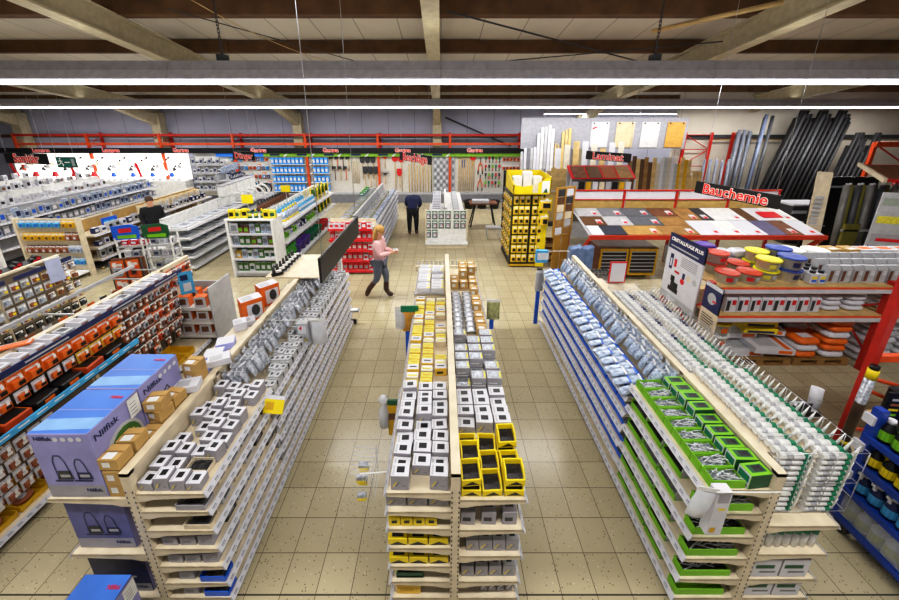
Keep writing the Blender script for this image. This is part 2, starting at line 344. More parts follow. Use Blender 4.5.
def carton(w,d,h,m=card,tape=cardd,lab=white):
    mb=MB(); mb.cbox(-w/2,w/2,-d/2,d/2,0,h,m,.003); e=.0012
    mb.face([(-w*.5+.003,-.008,h+e),(w*.5-.003,-.008,h+e),(w*.5-.003,.008,h+e),(-w*.5+.003,.008,h+e)],tape)
    mb.face([(-w*.3,-d*.45,h+2*e),(w*.25,-d*.45,h+2*e),(w*.25,-d*.05,h+2*e),(-w*.3,-d*.05,h+2*e)],lab)
    mb.face([(-w*.3,-d/2-e,h*.3),(w*.1,-d/2-e,h*.3),(w*.1,-d/2-e,h*.75),(-w*.3,-d/2-e,h*.75)],lab)
    return Proto('cardboard_box','box',mb)
def heap_mesh(w,d,h,m,name,n=9,rods=0,rm=None,seed=1):
    q=random.Random(seed); mb=MB(); vs=[];fs=[]
    for j in range(n):
        for i in range(n):
            u,v=i/(n-1)-.5,j/(n-1)-.5; e=1-(2*abs(u))**4*.6-(2*abs(v))**4*.3
            vs.append((u*w,v*d,h*(e*.75+q.uniform(-.22,.22))))
    for j in range(n-1):
        for i in range(n-1): fs.append((j*n+i,j*n+i+1,(j+1)*n+i+1,(j+1)*n+i))
    mb.poly(vs,fs,m)
    for k in range(rods):
        x,y=q.uniform(-.4,.4)*w,q.uniform(-.4,.4)*d; a=q.uniform(-.5,.5); l=w*q.uniform(.2,.4); dx,dy=math.cos(a)*l/2,math.sin(a)*l/2
        x=max(min(x,w*.48-abs(dx)),-w*.48+abs(dx)); y=max(min(y,d*.46-abs(dy)),-d*.46+abs(dy))
        z=h*q.uniform(.6,1.1); mb.cyl((x-dx,y-dy,z),(x+dx,y+dy,z+q.uniform(-.01,.01)),.004,.004,rm or wire,5)
    return mb.mesh(name,False)
def tray(w,d,h,m,inner=None,lip=.012,name='cardboard_tray',low=.6):
    i=inner or m; mb=MB(); b=.005
    mb.box(-w/2,w/2,-d/2,d/2,0,b,m)
    for x0,x1,y0,y1,hh in ((-w/2,-w/2+b,-d/2,d/2,h),(w/2-b,w/2,-d/2,d/2,h*low),(-w/2+b,w/2-b,-d/2,-d/2+b,h*.85),(-w/2+b,w/2-b,d/2-b,d/2,h*.85)):
        mb.box(x0,x1,y0,y1,b,hh,m)
    return mb.mesh(name)
def polybag(w,h,t,m,head=white):
    mb=MB(); n=4; vs=[];fs=[]
    for j in range(n+1):
        for i in range(n+1):
            u,v=i/n,j/n; b=t/2*math.sin(PI*u)**.6*math.sin(PI*(v*.9+.05))**.5*(1.25-.5*v)
            vs+= [((u-.5)*w,-b,-h*.12-h*.88*(1-v)),((u-.5)*w,b,-h*.12-h*.88*(1-v))]
    for s in (0,1):
        for j in range(n):
            for i in range(n):
                a=2*(j*(n+1)+i)+s; c=[a,a+2,a+2*(n+1)+2,a+2*(n+1)]; fs.append(tuple(c if s==0 else c[::-1]))
    mb.poly(vs,fs,m,True); mb.box(-w/2,w/2,-.002,.002,-h*.14,0,head)
    return mb
def blister(w,h,t,cm,bm,dark=black,tip=True):
    mb=MB(); mb.box(-w/2,w/2,-.0015,.0015,-h,0,cm)
    mb.cbox(-w*.36,w*.36,-t,-.002,-h*.85,-h*.35,bm,.004); e=.0025
    mb.face([(-w*.1,-t-e,-h*.75),(w*.28,-t-e,-h*.75),(w*.28,-t-e,-h*.48),(-w*.1,-t-e,-h*.48)],dark)
    mb.face([(-w*.4,-e,-h*.3),(w*.4,-e,-h*.3),(w*.4,-e,-h*.16),(-w*.4,-e,-h*.16)],white)
    if tip: mb.cyl((0,.0,-.012),(0,-t*1.6,-.012),.003,.003,wire,5); mb.cbox(-.013,.013,-t*1.6-.004,-t*1.6,-.045,.0,white,.001)
    return mb
def near(i): return ORD[i+1]+' from the near end'
# ---- middle gondola, near bay, left side: white boxes with black windows, three columns
wb=[window_box(.15,.115,h,wbox,gbox,black,yel) for h in (.075,.1,.125)]
colx=[CX-.412,CX-.258,CX-.115]; cname=('aisle-edge column','middle column','ridge-side column')
rows=9
for c in range(3):
    i=0
    for r in range(rows):
        if (c,r) in ((1,0),): continue
        y=1.955+r*.112; p=wb[R.choice((0,1,2,1))]; x=colx[c]+R.uniform(-.006,.006)
        p.put('white window box, %s, %s, top left of middle gondola'%(near(i),cname[c]),(x,y,1.27),R.uniform(-.1,.1),'white window boxes on the middle gondola',sc=(R.uniform(.88,.94),.9,R.uniform(.8,1.15))); i+=1
# right side near bay: white boxes then yellow bins
i=0
for c,x in enumerate((CX+.12,CX+.28,CX+.44)):
    for r in range(4):
        y=2.5+r*.116; p=wb[R.choice((0,1,1,2))]
        p.put('white window box behind the yellow bins, %s row, %s column from ridge, middle gondola'%(ORD[r+1],ORD[c+1]),(x,y,1.2),R.uniform(-.06,.06),'white window boxes behind the yellow bins',sc=(1,.94,1))
def yellow_bin(w,d,h):
    mb=MB(); b=.011
    mb.box(-w/2,w/2,-d/2,d/2,0,b,yel)
    mb.prism([(-d/2,0),(d/2,0),(d/2,h),(-d*.1,h),(-d/2,h*.55)],0,-w/2,-w/2+b,yel); mb.prism([(-d/2,0),(d/2,0),(d/2,h),(-d*.1,h),(-d/2,h*.55)],0,w/2-b,w/2,yel)
    mb.box(-w/2+b,w/2-b,-d/2,-d/2+b,b,h*.55,yel); mb.box(-w/2+b,w/2-b,d/2-b,d/2,b,h,yel)
    e=.001; mb.face([(-w*.4,-d/2-e,.008),(w*.4,-d/2-e,.008),(w*.05,-d/2-e,h*.42)],black)
    mb.prism([(-d/2+b,h*.1),(d/2-b,h*.1),(d/2-b,h*.55),(-d*.1,h*.5),(-d/2+b,h*.3)],0,-w/2+b,w/2-b,darkbits)
    return mb
yb_p=Proto('screw_bin','bin',yellow_bin(.146,.14,.1))
for c,x in enumerate((CX+.115,CX+.275,CX+.435)):
    for r in range(3):
        for k in range(2 if (r==0 and c!=1) or (r==2 and c==2) or (r==1 and c==0) else 1):
            yb_p.put('yellow bin of black screws, %s row from front, %s from ridge, %s layer, middle gondola'%(ORD[r+1],ORD[c+1],('lower','upper')[k]),(x+R.uniform(-.006,.006),1.98+r*.157,1.2+.103*k),R.uniform(-.08,.08),'yellow screw bins')
        if r<2:
            pass
# ---- lower shelves of the middle gondola at its near end and further back
lev=lambda z,l: ORD[l+1]+' shelf'
bk=[window_box(.15,.11,.1,gbox,gbox,black,yel), long_box(.15,.11,.075,yel,yel,black,front=yel), window_box(.1,.1,.12,lgrey,gbox,black,yel), long_box(.11,.1,.13,gbox,gbox,dgrey)]
yellow_small=Proto('screw_box','box',(lambda mb:(mb.cbox(-.075,.075,-.055,.055,0,.07,yel,.003),mb.face([(-.07,-.0565,.004),(.07,-.0565,.004),(.0,-.0565,.04)],black),mb.face([(-.045,-.04,.0712),(.045,-.04,.0712),(.045,.03,.0712),(-.045,.03,.0712)],black),mb)[-1])(MB()))
slim=window_box(.055,.1,.13,lgrey,gbox,black,white,'slim_box')
green_small=Proto('screw_tray','tray',MB().box(-.11,.11,-.06,.06,0,.02,lime).box(-.11,.11,-.06,-.055,0,.06,green).box(-.11,.11,.055,.06,0,.07,lime).box(-.1,.1,-.05,.05,.02,.055,darkbits))
foot_pack=long_box(.2,.1,.11,yel2,yel2,dyel,'pack')
def shelf_fill(proto,n,x0,dx,y,z,desc,place,group,dy=0,rows=1,rz=0):
    k=0
    for r in range(rows):
        for i in range(n):
            proto.put('%s, %s from outer edge, %s'%(desc if rows==1 else desc+(' in front' if r==0 else ' in %s row'%ORD[r+1]),ORD[i+1],place),(x0+i*dx,y+r*dy,z),R.uniform(-.03,.03)+rz,group)
L=CX-.445
shelf_fill(bk[0],3,L,.16,1.98,1.08,'grey carton with yellow stripes','second left shelf of middle gondola','cartons at the near end')
shelf_fill(yellow_small,4,L-.01,.095,1.96,.9,'small yellow screw box','third left shelf of middle gondola','yellow boxes at the near end') if False else None
yn=Proto('screw_box','box',(lambda mb:(mb.cbox(-.044,.044,-.055,.055,0,.08,yel,.003),mb.face([(-.02,-.0565,.03),(.022,-.0565,.03),(.022,-.0565,.06),(-.02,-.0565,.06)],black),mb.face([(-.025,-.03,.0812),(.025,-.03,.0812),(.025,.03,.0812),(-.025,.03,.0812)],black),mb)[-1])(MB()))
shelf_fill(yn,4,L-.02,.095,1.96,.9,'small yellow screw box','third left shelf of middle gondola','yellow boxes at the near end')
for zl,nm in ((.69,'fourth'),(.48,'fifth')): shelf_fill(yellow_small,3,L,.16,1.96,zl,'yellow box with black triangle','%s left shelf of middle gondola'%nm,'yellow boxes at the near end')
green_small.put('green tray of black screws on the sixth left shelf of middle gondola',(L+.085,1.97,.3)); foot_pack.put('yellow pack on the bottom left shelf of middle gondola',(L+.07,1.96,.1))
shelf_fill(bk[3],3,CX+.1,.16,1.97,.89,'tall grey carton with yellow stripes','second right shelf of middle gondola','cartons at the near end right')
shelf_fill(bk[2],4,CX+.14,.105,1.97,.6,'light grey carton with black window','third right shelf of middle gondola','cartons at the near end right')
shelf_fill(bk[2],4,CX+.11,.112,1.97,.3,'light grey carton with black window','fourth right shelf of middle gondola','cartons at the near end right')
shelf_fill(slim,4,CX+.25,.07,1.98,.1,'slim white carton with black window','bottom right shelf of middle gondola','slim cartons at the near end')
def side_fill(X,s,d,bays,levels,protos,desc,place,group,n=6,inset=.14,skip0=0,top=True,rot=PI/2):
    k=0
    for li,z in enumerate(levels):
        i=0
        for b in bays:
            a0,a1=b
            for q in range(n):
                y=a0+(a1-a0)*(q+.5)/n
                if i>=skip0:
                    p,ds=protos[(li*3+i)%len(protos)] if isinstance(protos[0],tuple) else (R.choice(protos),desc)
                    p.put('%s, %s along from near end, %s'%(ds,ORD[i+1],place%ORD[li+(1 if top else 2)]),(X+s*(d-inset),y,z),(rot if s>0 else -rot)+R.uniform(-.03,.03),group,sc=(.9,.92,1))
                i+=1
baysA=list(zip(yb,yb[1:]))
side_fill(CX,-1,.51,baysA[:1],[1.08,.9,.69,.48],[bk[0],yellow_small,bk[2]],'carton on','%s left shelf of middle gondola','cartons deeper on the left side',6,.1,1,False)
side_fill(CX,1,.52,baysA[:1],[.89,.6,.3],[bk[0],bk[2]],'grey carton','%s right shelf of middle gondola','cartons deeper on the right side',6,.1,1,False)
# ---- middle gondola, second and third bay: yellow packs left, grey boxes right
yp=long_box(.13,.07,.045,yel2,lemon,dyel,'screw_packet','packet'); ypw=long_box(.13,.07,.06,yel2,wbox,black,'screw_packet','packet'); clr=Proto('flat_packet','packet',MB().cbox(-.065,.065,-.035,.035,0,.05,cream,.004,top=white).face([(-.05,-.02,.052),(.05,-.02,.052),(.05,.0,.052),(-.05,.0,.052)],lemon))
for r in range(19):
    for c in range(3):
        x=CX-.42+.155*c; y=3.0+r*.103
        if c==2 and r in (1,2,6,7,12,13): continue
        p=(yp,ypw,yp,yp,clr)[(r*2+c*3)%5] if c<2 else (clr,yp,clr,ypw)[r%4]
        p.put('flat yellow packet, %s row from near end, %s from aisle, middle gondola left side'%(ORD[r+1],ORD[c+1]),(x,y,1.12),R.uniform(-.05,.05),'yellow packets on the middle gondola',sc=(1,1.25,1.3+.4*R.random()))
gb=Proto('clear_lid_box','box',(lambda mb:(mb.cbox(-.075,.075,-.06,.06,0,.085,gbox,.003,top=lgrey),mb.face([(-.06,-.045,.0865),(.05,-.045,.0865),(.05,.05,.0865),(-.06,.05,.0865)],steel),mb.face([(.052,-.05,.0868),(.07,-.05,.0868),(.07,.04,.0868),(.052,.04,.0868)],lemon),mb.face([(-.06,-.0612,.02),(.03,-.0612,.02),(.03,-.0612,.03),(-.06,-.0612,.03)],white),mb)[-1])(MB()))
for r in range(6):
    for c in range(3):
        for k in range(2 if (r*3+c)%4 else 1):
            gb.put('grey box with clear lid, %s row, %s from ridge, %s layer, middle gondola right side'%(ORD[r+1],ORD[c+1],('lower','upper')[k]),(CX+.125+.16*c,3.03+r*.15+.01*k,1.16+.088*k),R.uniform(-.05,.05),'grey clear-lid boxes')
bg=Proto('hardware_bag','bag',polybag(.15,.16,.05,bag,lgrey)); cb_s=carton(.13,.13,.13)
for r in range(9):
    for c in range(2): bg.put('clear bag of dowels, %s row, %s from ridge, middle gondola right side'%(ORD[r+1],ORD[c+1]),(CX+.125+.17*c,3.97+r*.12,1.215),(PI/2-.12,0,R.uniform(-.06,.06)),'dowel bags on the middle gondola')
for k,(c,r,h) in enumerate(((2,0,1),(2,1,1),(2,2,1),(2,4,1),(2,5,1),(2,7,1),(0,8,1),(1,8,1),(2,8,1),(0,9,1),(1,9,2),(2,9,1),(0,10,0),(1,10,2),(2,10,2),(1,11,2),(2,11,2))):
    for q in range(h):
        cb_s.put('small brown cardboard cube, %s row, %s from ridge, %s layer, far right of middle gondola'%(ORD[r+1],ORD[c+1],('lower','upper')[q]),(CX+.12+.15*c,3.98+r*.155+(.1 if r>7 else 0),1.16+.13*q),R.uniform(-.08,.08),'cardboard cubes')
# far bay left: white leaflets and boxes
wl=Proto('white_packet','packet',MB().cbox(-.1,.1,-.06,.06,0,.05,wbox,.006).face([(-.08,-.03,.0512),(.04,-.03,.0512),(.04,.03,.0512),(-.08,.03,.0512)],lgrey).face([(.055,-.05,.0512),(.095,-.05,.0512),(.095,.0,.0512),(.055,.0,.0512)],lemon))
for r in range(8):
    for c in range(2):
        wl.put('white packet with yellow mark, %s row, %s from aisle, far left of middle gondola'%(ORD[r+1],ORD[c+1]),(CX-.385+.225*c,5.08+r*.125,1.2),R.uniform(-.06,.06),'white packets on the middle gondola',sc=(1,1,1+1.2*R.random()))
side_fill(CX,-1,.51,baysA[1:],[.9,.7,.5],[yp,ypw,clr],'yellow packet','%s left shelf of middle gondola','yellow packets below',4,.1,0,False)
side_fill(CX,1,.52,baysA[1:],[.8,.45],[gb,bk[3]],'grey carton far back','%s right shelf of middle gondola','grey cartons below',4,.1,0,False)
# ---- left gondola, near bay: top shelf of grey-white boxes
for r in range(9):
    for c in range(4):
        y=1.955+r*.113; x=L1X+.103+.116*c
        if (r,c) in ((1,2),(1,3),(4,0),(6,3),(3,1),(7,0)): continue
        p=wb[(r+c*2)%3]
        p.put('white window box, %s row from near end, %s from ridge, top of left gondola'%(ORD[r+1],ORD[c+1]),(x,y,1.26),R.uniform(-.14,.06),'white window boxes on the left gondola',sc=(.71,.86,.95))
op=Proto('open_carton','box',tray(.16,.11,.07,cream,None,name='open_carton')); op.put('open cream carton of dark screws among the boxes on top of the left gondola',(L1X+.4,2.07,1.26)); 
hp_d=heap_mesh(.15,.1,.02,darkbits,'screw_heap',7,8,dgrey,3)
solo('screw_heap',hp_d,'loose dark screws in the open cream carton, left gondola','screws',(L1X+.4,2.07,1.29),kind='stuff')
# near end of its lower shelves
e1=long_box(.12,.1,.085,gbox,gbox,grey,'carton'); e2=window_box(.12,.1,.1,gbox,gbox,black,grey)
bt=tray(.2,.11,.07,pblue,None,name='screw_tray'); ct=tray(.2,.11,.055,cream,None,name='screw_tray'); gt=tray(.22,.11,.06,gbox,None,name='screw_tray')
hp_s=heap_mesh(.19,.1,.03,steel,'screw_heap',8,10,wire,4)
place='%s shelf of left gondola'
solo('screw_tray',gt,'grey carton of dark hinges at near end, second right shelf of left gondola','tray',(L1X+.4,1.95,1.08)); solo('screw_heap',hp_d,'dark hinges in the near grey carton, second right shelf of left gondola','hinges',(L1X+.4,1.95,1.105),kind='stuff')
solo('screw_tray',ct,'cream carton of black screws at near end, third right shelf of left gondola','tray',(L1X+.41,1.95,.88)); solo('screw_heap',hp_d,'black screws in the near cream carton, third right shelf of left gondola','screws',(L1X+.41,1.95,.9),kind='stuff')
for z,nm in ((.68,'fourth'),(.48,'fifth')):
    for k,p in enumerate((e1,e1,e2)): p.put('grey carton, %s from the back panel, %s right shelf of left gondola, near end'%(ORD[k+1],nm),(L1X+.15+.14*k,1.96,z),R.uniform(-.04,.04),'grey cartons at the near end of the left gondola')
for z,nm in ((.28,'sixth'),(.1,'bottom')):
    solo('screw_tray',bt,'blue tray of bolts at near end, %s right shelf of left gondola'%nm,'tray',(L1X+.42,1.95,z)); solo('screw_heap',hp_d,'dark bolts in the near blue tray, %s right shelf of left gondola'%nm,'bolts',(L1X+.42,1.95,z+.03),kind='stuff')
    e1.put('grey carton behind the near blue tray, %s right shelf of left gondola'%nm,(L1X+.2,1.96,z))
pm=[long_box(.14,.2,.09,gbox,lgrey,grey,'carton'),long_box(.16,.2,.1,lgrey,wbox,dgrey,'carton'),long_box(.15,.2,.08,darkbits,darkbits,steel,'carton'),long_box(.13,.2,.09,cream,cream,grey,'carton')]
side_fill(L1X,1,.54,baysA[:1],LOW[:5],pm,'shelf carton','%s right shelf of left gondola','cartons in the left gondola',6,.13,1,False,)
pb=[Proto('bracket_pack','pack',MB().cbox(-.05,.05,-.08,.08,0,.07,lgrey,.004,top=steel).face([(-.03,-.05,.0712),(.03,-.05,.0712),(.03,.0,.0712),(-.03,.0,.0712)],black)),Proto('bracket_pack','pack',MB().cbox(-.05,.05,-.08,.08,0,.09,steel,.006,top=lgrey))]
side_fill(L1X,1,.54,baysA[1:],[.94,.77,.6,.44,.27],pb+pm[:2],'metal fitting pack','%s right shelf of left gondola','fitting packs in the left gondola',6,.11,0,False)
# far bays, top: hanging clear bags along the ridge and metal bracket packs at the edge
hook=MB().cyl((0,0,0),(.26,0,.012),.003,.003,wire,5).mesh('hook')
hb=[Proto('fitting_bag','bag',polybag(.12,.19,.065,bag,lgrey)),Proto('fitting_bag','bag',polybag(.115,.17,.065,bag,wbox))]
for r in range(24):
    y=2.99+r*.125
    obj('hook',hook,GL,(.012,y-yb[0],1.4))
    for c in range(4):
        hb[(r+c)%2].put('clear hanging bag of fittings, %s hook from near end, %s out, left gondola'%(ORD[r+1],('first','second','third','outermost')[c]),(L1X+.045+.062*c,y,1.402+.003*c),(-.4+R.uniform(-.15,.2),R.uniform(-.15,.15),PI/2+R.uniform(-.45,.45)),'fitting bags hanging on the left gondola',sc=(R.uniform(.75,1.05),R.uniform(.6,1),R.uniform(.7,1.1)))
br=Proto('bracket_pack','pack',(lambda mb:(mb.cbox(-.03,.03,-.045,.045,0,.1,lgrey,.003),mb.face([(-.02,-.046,.02),(.02,-.046,.02),(.02,-.046,.055),(-.02,-.046,.055)],black),mb.face([(-.012,-.02,.1012),(.016,-.02,.1012),(.016,.02,.1012),(-.012,.02,.1012)],black),mb.box(-.03,.03,-.046,.046,.07,.085,white),mb)[-1])(MB()))
for r in range(22):
    for c in range(4):
        if (r*7+c*5)%6==0 and c<2 or (r<3 and c==0): continue
        br.put('grey bracket pack, %s row from near bay, %s from aisle, top of left gondola'%(ORD[r+1],ORD[4-c]),(L1X+.32+.062*c,3.02+r*.132,1.128),(R.uniform(-.1,.06),0,R.uniform(-.14,.14)),'bracket packs on the left gondola',sc=(1,1,1+.25*R.random()))
# dangling sale card, bag and hanging white box in front of the left gondola
solo('hanging_price_card',MB().box(-.1,.1,-.002,.002,-.03,.1,yel).face([(-.08,-.003,.0),(-.0,-.003,.0),(-.0,-.003,.07),(-.08,-.003,.07)],dyel).box(-.1,.1,-.0025,.0025,.095,.13,wbox),'yellow price card on the aisle edge of the left gondola','card',(-1.62,2.72,1.19),(-.6,0,-.1))
t=thing('hanging_bag_box','white carton with clear bag hanging over the aisle edge of left gondola','box',(-1.78,3.95,1.28))
obj('carton',MB().cbox(-.07,.07,-.05,.05,-.25,.1,lgrey,.004).face([(-.05,-.051,-.05),(.05,-.051,-.05),(.05,-.051,.07),(-.05,-.051,.07)],wbox).face([(-.05,-.0515,-.16),(.05,-.0515,-.16),(.05,-.0515,-.12),(-.05,-.0515,-.12)],yel).face([(-.04,-.0515,.03),(-.01,-.0515,.0),(.0,-.0515,.07)],redp),t)
obj('film_bag',polybag(.22,.36,.12,M('film_white',(214,216,220),.2,alpha=.75)),t,(.18,.02,.13)); obj('hook_arm',MB().cyl((-.45,.0,.12),(.2,0,.12),.006,.006,white,6),t)
# end cap behind the left gondola, turned away: white frame with shelves seen from the side
gondola('end_shelf','tall white perforated end shelf at far end of the left gondola',-1.9,[6.02,6.12],1.58,{1:(.28,[[.3]]),-1:(.62,[[.3]])},white)
bl=Proto('hanging_pack','pack',blister(.09,.14,.03,lgrey,bag,white,False))
# left side of the left gondola: big vacuum cartons
nil=lambda s:text_mesh('Nilfisk',s,navy,.012,.0006)
def vac(dx,dy,ox,z,mat,mb):      # line drawing of a vacuum cleaner printed on a carton face (in x,z; y offset)
    def q(x0,z0,x1,z1,w=.008): 
        d=Vector((x1-x0,0,z1-z0)); n=Vector((-d.z,0,d.x)).normalized()*w/2
        a=Vector((x0,dy,z0));b=Vector((x1,dy,z1)); mb.face([a-n,b-n,b+n,a+n],mat)
    for o,s in ((ox,1.),(ox+.14*dx,.86)):
        pts=[(-.05,.02),(-.05,.2),(-.03,.25),(.01,.25),(.03,.2),(.05,.07)]
        for a,b in zip(pts,pts[1:]): q(o+a[0]*s*dx,z+a[1]*s,o+b[0]*s*dx,z+b[1]*s)
        mb.face([(o-.05*dx,dy,z+.03),(o+.06*dx,dy,z+.03),(o+.05*dx,dy,z+.11*s),(o-.04*dx,dy,z+.11*s)],mat if s<1 else dgrey); q(o-.08*dx,z+.015,o+.05*dx,z+.015,.014)
        mb.face([(o-.03*dx,dy-.0005,z+.05),(o+.04*dx,dy-.0005,z+.05),(o+.04*dx,dy-.0005,z+.075),(o-.03*dx,dy-.0005,z+.075)],lgrey)
def vac_carton(label,x0,y0,z0,w,d,h,side=0,front=lav,top=blue):
    t=thing('vacuum_carton',label,'box',(x0,y0,z0)); e=.0015; mb=MB(); mb.cbox(0,w,0,d,0,h,front,.004,top=top,right=lav)
    mb.face([(.004,d*.5,h+e),(w-.004,d*.5,h+e),(w-.004,d*.5+.006,h+e),(.004,d*.5+.006,h+e)],lav)
    mb.face([(.004,-e,.004),(w-.004,-e,.004),(w-.004,-e,h*.2),(.004,-e,h*.2)],gbox)
    mb.face([(.006,d*.06,h+e),(w-.006,d*.1,h+e),(w-.006,d*.34,h+e),(.006,d*.3,h+e)],M('light_blue_print',(128,170,226),.4,var=.2,sc=3))
    obj('carton',mb,t)
    f=MB(); vac(1,-e*2,w*.38,h*.25,navy if not side else dgrey,f)
    for k in range(4):
        cx,cz=w*.45+k*.055,h*.92; f.poly([(cx+.02*math.cos(a*PI/5),-e*2,cz+.02*math.sin(a*PI/5)) for a in range(10)],[tuple(range(10))],wbox)
    obj('printed_picture',f,t)
    obj('lettering',nil(.05),t,(w*.24,-e*2,h*.93),(PI/2,0,0)); obj('lettering',nil(.045),t,(w*.8,-e*2,h*.12),(PI/2,0,0))
    obj('lettering',nil(.075),t,(w+e*2,d*.3,h*.86),(PI/2,0,PI/2)); obj('lettering',text_mesh('Nilfisk',.04,redp,.01,.0006),t,(w*.8,d*.8,h+e*2))
    s=MB(); X=w+e*1.5
    if side==0:
        s.poly([(X,d*.55+.16*math.cos(a*PI/8),h*.42+.19*math.sin(a*PI/8)) for a in range(16)],[tuple(range(16))],lgrey)
        s.poly([(X+e,d*.57+.13*math.cos(a*PI/8),h*.42+.16*math.sin(a*PI/8)) for a in range(16)],[tuple(range(16))],dgreen)
        s.face([(X+2*e,d*.6,h*.28),(X+2*e,d*.86,h*.3),(X+2*e,d*.82,h*.5),(X+2*e,d*.64,h*.52)],cyan); s.face([(X+3*e,d*.66,h*.4),(X+3*e,d*.74,h*.4),(X+3*e,d*.74,h*.56),(X+3*e,d*.66,h*.56)],yel)
        s.face([(X+2*e,d*.74,h*.68),(X+2*e,d*.98,h*.68),(X+2*e,d*.98,h*.97),(X+2*e,d*.74,h*.97)],white)
        for k in range(4): s.face([(X+3*e,d*.77,h*(.73+.05*k)),(X+3*e,d*.9,h*(.73+.05*k)),(X+3*e,d*.9,h*(.74+.05*k)),(X+3*e,d*.77,h*(.74+.05*k))],grey)
    else:
        for k in range(4): s.poly([(X+e,d*.5+k*.055+.02*math.cos(a*PI/5),h*.9+.02*math.sin(a*PI/5)) for a in range(10)],[tuple(range(10))],wbox)
        pts=[(.5,.3),(.5,.62),(.6,.68),(.68,.55),(.72,.3)]
        for a,b in zip(pts,pts[1:]): s.tube([(X,d*a[0],h*a[1]),(X,d*b[0],h*b[1])],.004,dgrey,4)
        s.face([(X+e,d*.45,h*.22),(X+e,d*.8,h*.22),(X+e,d*.75,h*.42),(X+e,d*.5,h*.42)],navy)
    obj('side_picture',s,t); return t
vac_carton('big blue vacuum cleaner carton at the near left end, in front of its twin',-2.87,1.9,1.212,.42,.415,.59)
vac_carton('second big blue vacuum cleaner carton, behind the nearest one',-2.87,2.325,1.212,.42,.43,.59,1)
lvs=M('lavender_dim',(96,98,150),.5,var=.2)
vac_carton('lavender vacuum cleaner carton on the shelf under the big blue one',-2.86,1.93,.624,.45,.4,.54,0,lvs,navy)
vac_carton('dark blue vacuum cleaner carton on the lowest shelf at left',-2.85,1.93,.104,.45,.4,.47,0,navy,blue)
t=vac_carton('blue-topped vacuum carton on the floor in front of left gondola end',-2.72,1.4,.0,.36,.4,.55,0,navy,blue)
# cardboard boxes along the ridge
cbx=carton(.14,.13,.1); cby=carton(.125,.13,.12)
for k,(y,z) in enumerate(((1.965,1.345),(2.12,1.345),(2.42,1.345),(2.82,1.345))):
    pass
bx=[(1.965,1.212,cby,'lower'),(1.965,1.332,cby,'middle'),(1.965,1.465,cbx,'top'),(2.11,1.212,cby,'lower'),(2.11,1.332,cby,'middle'),(2.11,1.465,cbx,'top'),(2.25,1.212,cby,'lower'),(2.25,1.332,cby,'middle'),(2.39,1.212,cby,'lower'),(2.39,1.332,cby,'middle'),(2.39,1.465,cbx,'top'),(2.385,1.566,cbx,'topmost'),(2.54,1.212,cby,'lower'),(2.54,1.332,cby,'middle'),(2.54,1.465,cbx,'top'),(2.7,1.212,cby,'lower'),(2.7,1.332,cby,'middle'),(2.84,1.212,cby,'lower'),(2.84,1.332,cby,'middle'),(2.84,1.465,cbx,'top'),(2.84,1.566,cbx,'topmost')]
ys_=sorted({b[0] if b[0]!=2.385 else 2.39 for b in bx})
for y,z,p,nm in bx:
    i=ys_.index(2.39 if y==2.385 else y)
    p.put('brown cardboard box, %s in the %s stack from near end, beside vacuum cartons'%(nm,ORD[i+1]),(L1X-.108,y,z),R.uniform(-.04,.04) if z<1.4 else R.uniform(-.25,.15),'cardboard boxes beside the vacuum cartons')
wcb=Proto('white_carton','box',MB().cbox(-.1,.1,-.07,.07,0,.07,wbox,.003).face([(-.08,-.05,.0712),(.03,-.05,.0712),(.03,.03,.0712),(-.08,.03,.0712)],lgrey)); lcb=Proto('lavender_carton','box',MB().cbox(-.09,.09,-.08,.08,0,.08,M('pale_lavender',(172,176,226),.5),.003,top=wbox))
wcb.put('small white carton lying beside the cardboard boxes on the left gondola ridge',(L1X-.09,2.69,1.466),.3); wcb.put('white carton past the cardboard boxes, hung over the ridge',(L1X-.02,3.06,1.466),.5)
for k in range(3): lcb.put('pale lavender carton, %s of three behind the vacuum cartons'%ORD[k+1],(L1X-.16,2.98+.21*k,1.412),.2+.1*k)
# left gondola, left side far bays
obj('side_ledge',MB().box(-.3,-.02,1.02,1.9,.0,.015,cream),GL,(0,0,1.395)); obj('side_ledge',MB().box(-.36,-.02,1.95,2.95,.0,.015,cream),GL,(0,0,1.325)); obj('top_board',MB().box(-.5,.34,3.15,4.1,0,.02,cream),GL,(0,0,1.466))
def orange_pack(label,loc,rz):
    t=thing('sander_carton',label,'box',loc,rz); mb=MB(); mb.cbox(-.13,.13,-.09,.09,0,.3,org,.004,top=wbox)
    mb.face([(-.07,-.0915,.03),(.11,-.0915,.03),(.11,-.0915,.24),(-.07,-.0915,.24)],wbox); mb.face([(-.1,-.07,.3015),(.02,-.07,.3015),(.02,.05,.3015),(-.1,.05,.3015)],lgrey)
    obj('carton',mb,t); obj('printed_picture',MB().ball((0,0,0),.05,.003,.08,dgrey),t,(.03,-.094,.15))
orange_pack('orange and white tool carton on the left side of left gondola',(-2.5,4.1,1.345),.75); orange_pack('orange carton standing just behind the other orange carton',(-2.47,4.5,1.345),.85)
for k,(x,y,z) in enumerate(((-2.44,3.9,1.345),(-2.46,3.75,1.412))): wcb.put('white plastic fitting box, %s behind the lavender cartons'%ORD[k+1],(x,y,z),.6,sc=(.7,1,1.5))
tl=Proto('black_tool','tool',MB().cbox(-.09,.09,-.03,.03,0,.05,black,.01).cyl((-.05,0,.05),(-.05,0,.15),.025,.02,dgrey,8).box(-.02,.06,-.02,.02,.05,.08,white).cyl((.1,0,.03),(.15,0,.03),.012,.008,lgrey,8))
for k in range(7): tl.put('black and white hand tool, %s from near end on the far left ledge'%ORD[k+1],(-2.6+.0*k,5.1+.12*k,1.488),.5+.2*R.random(),'hand tools on the ledge')
hr=Proto('white_blister','pack',blister(.1,.15,.04,wbox,lgrey,grey))
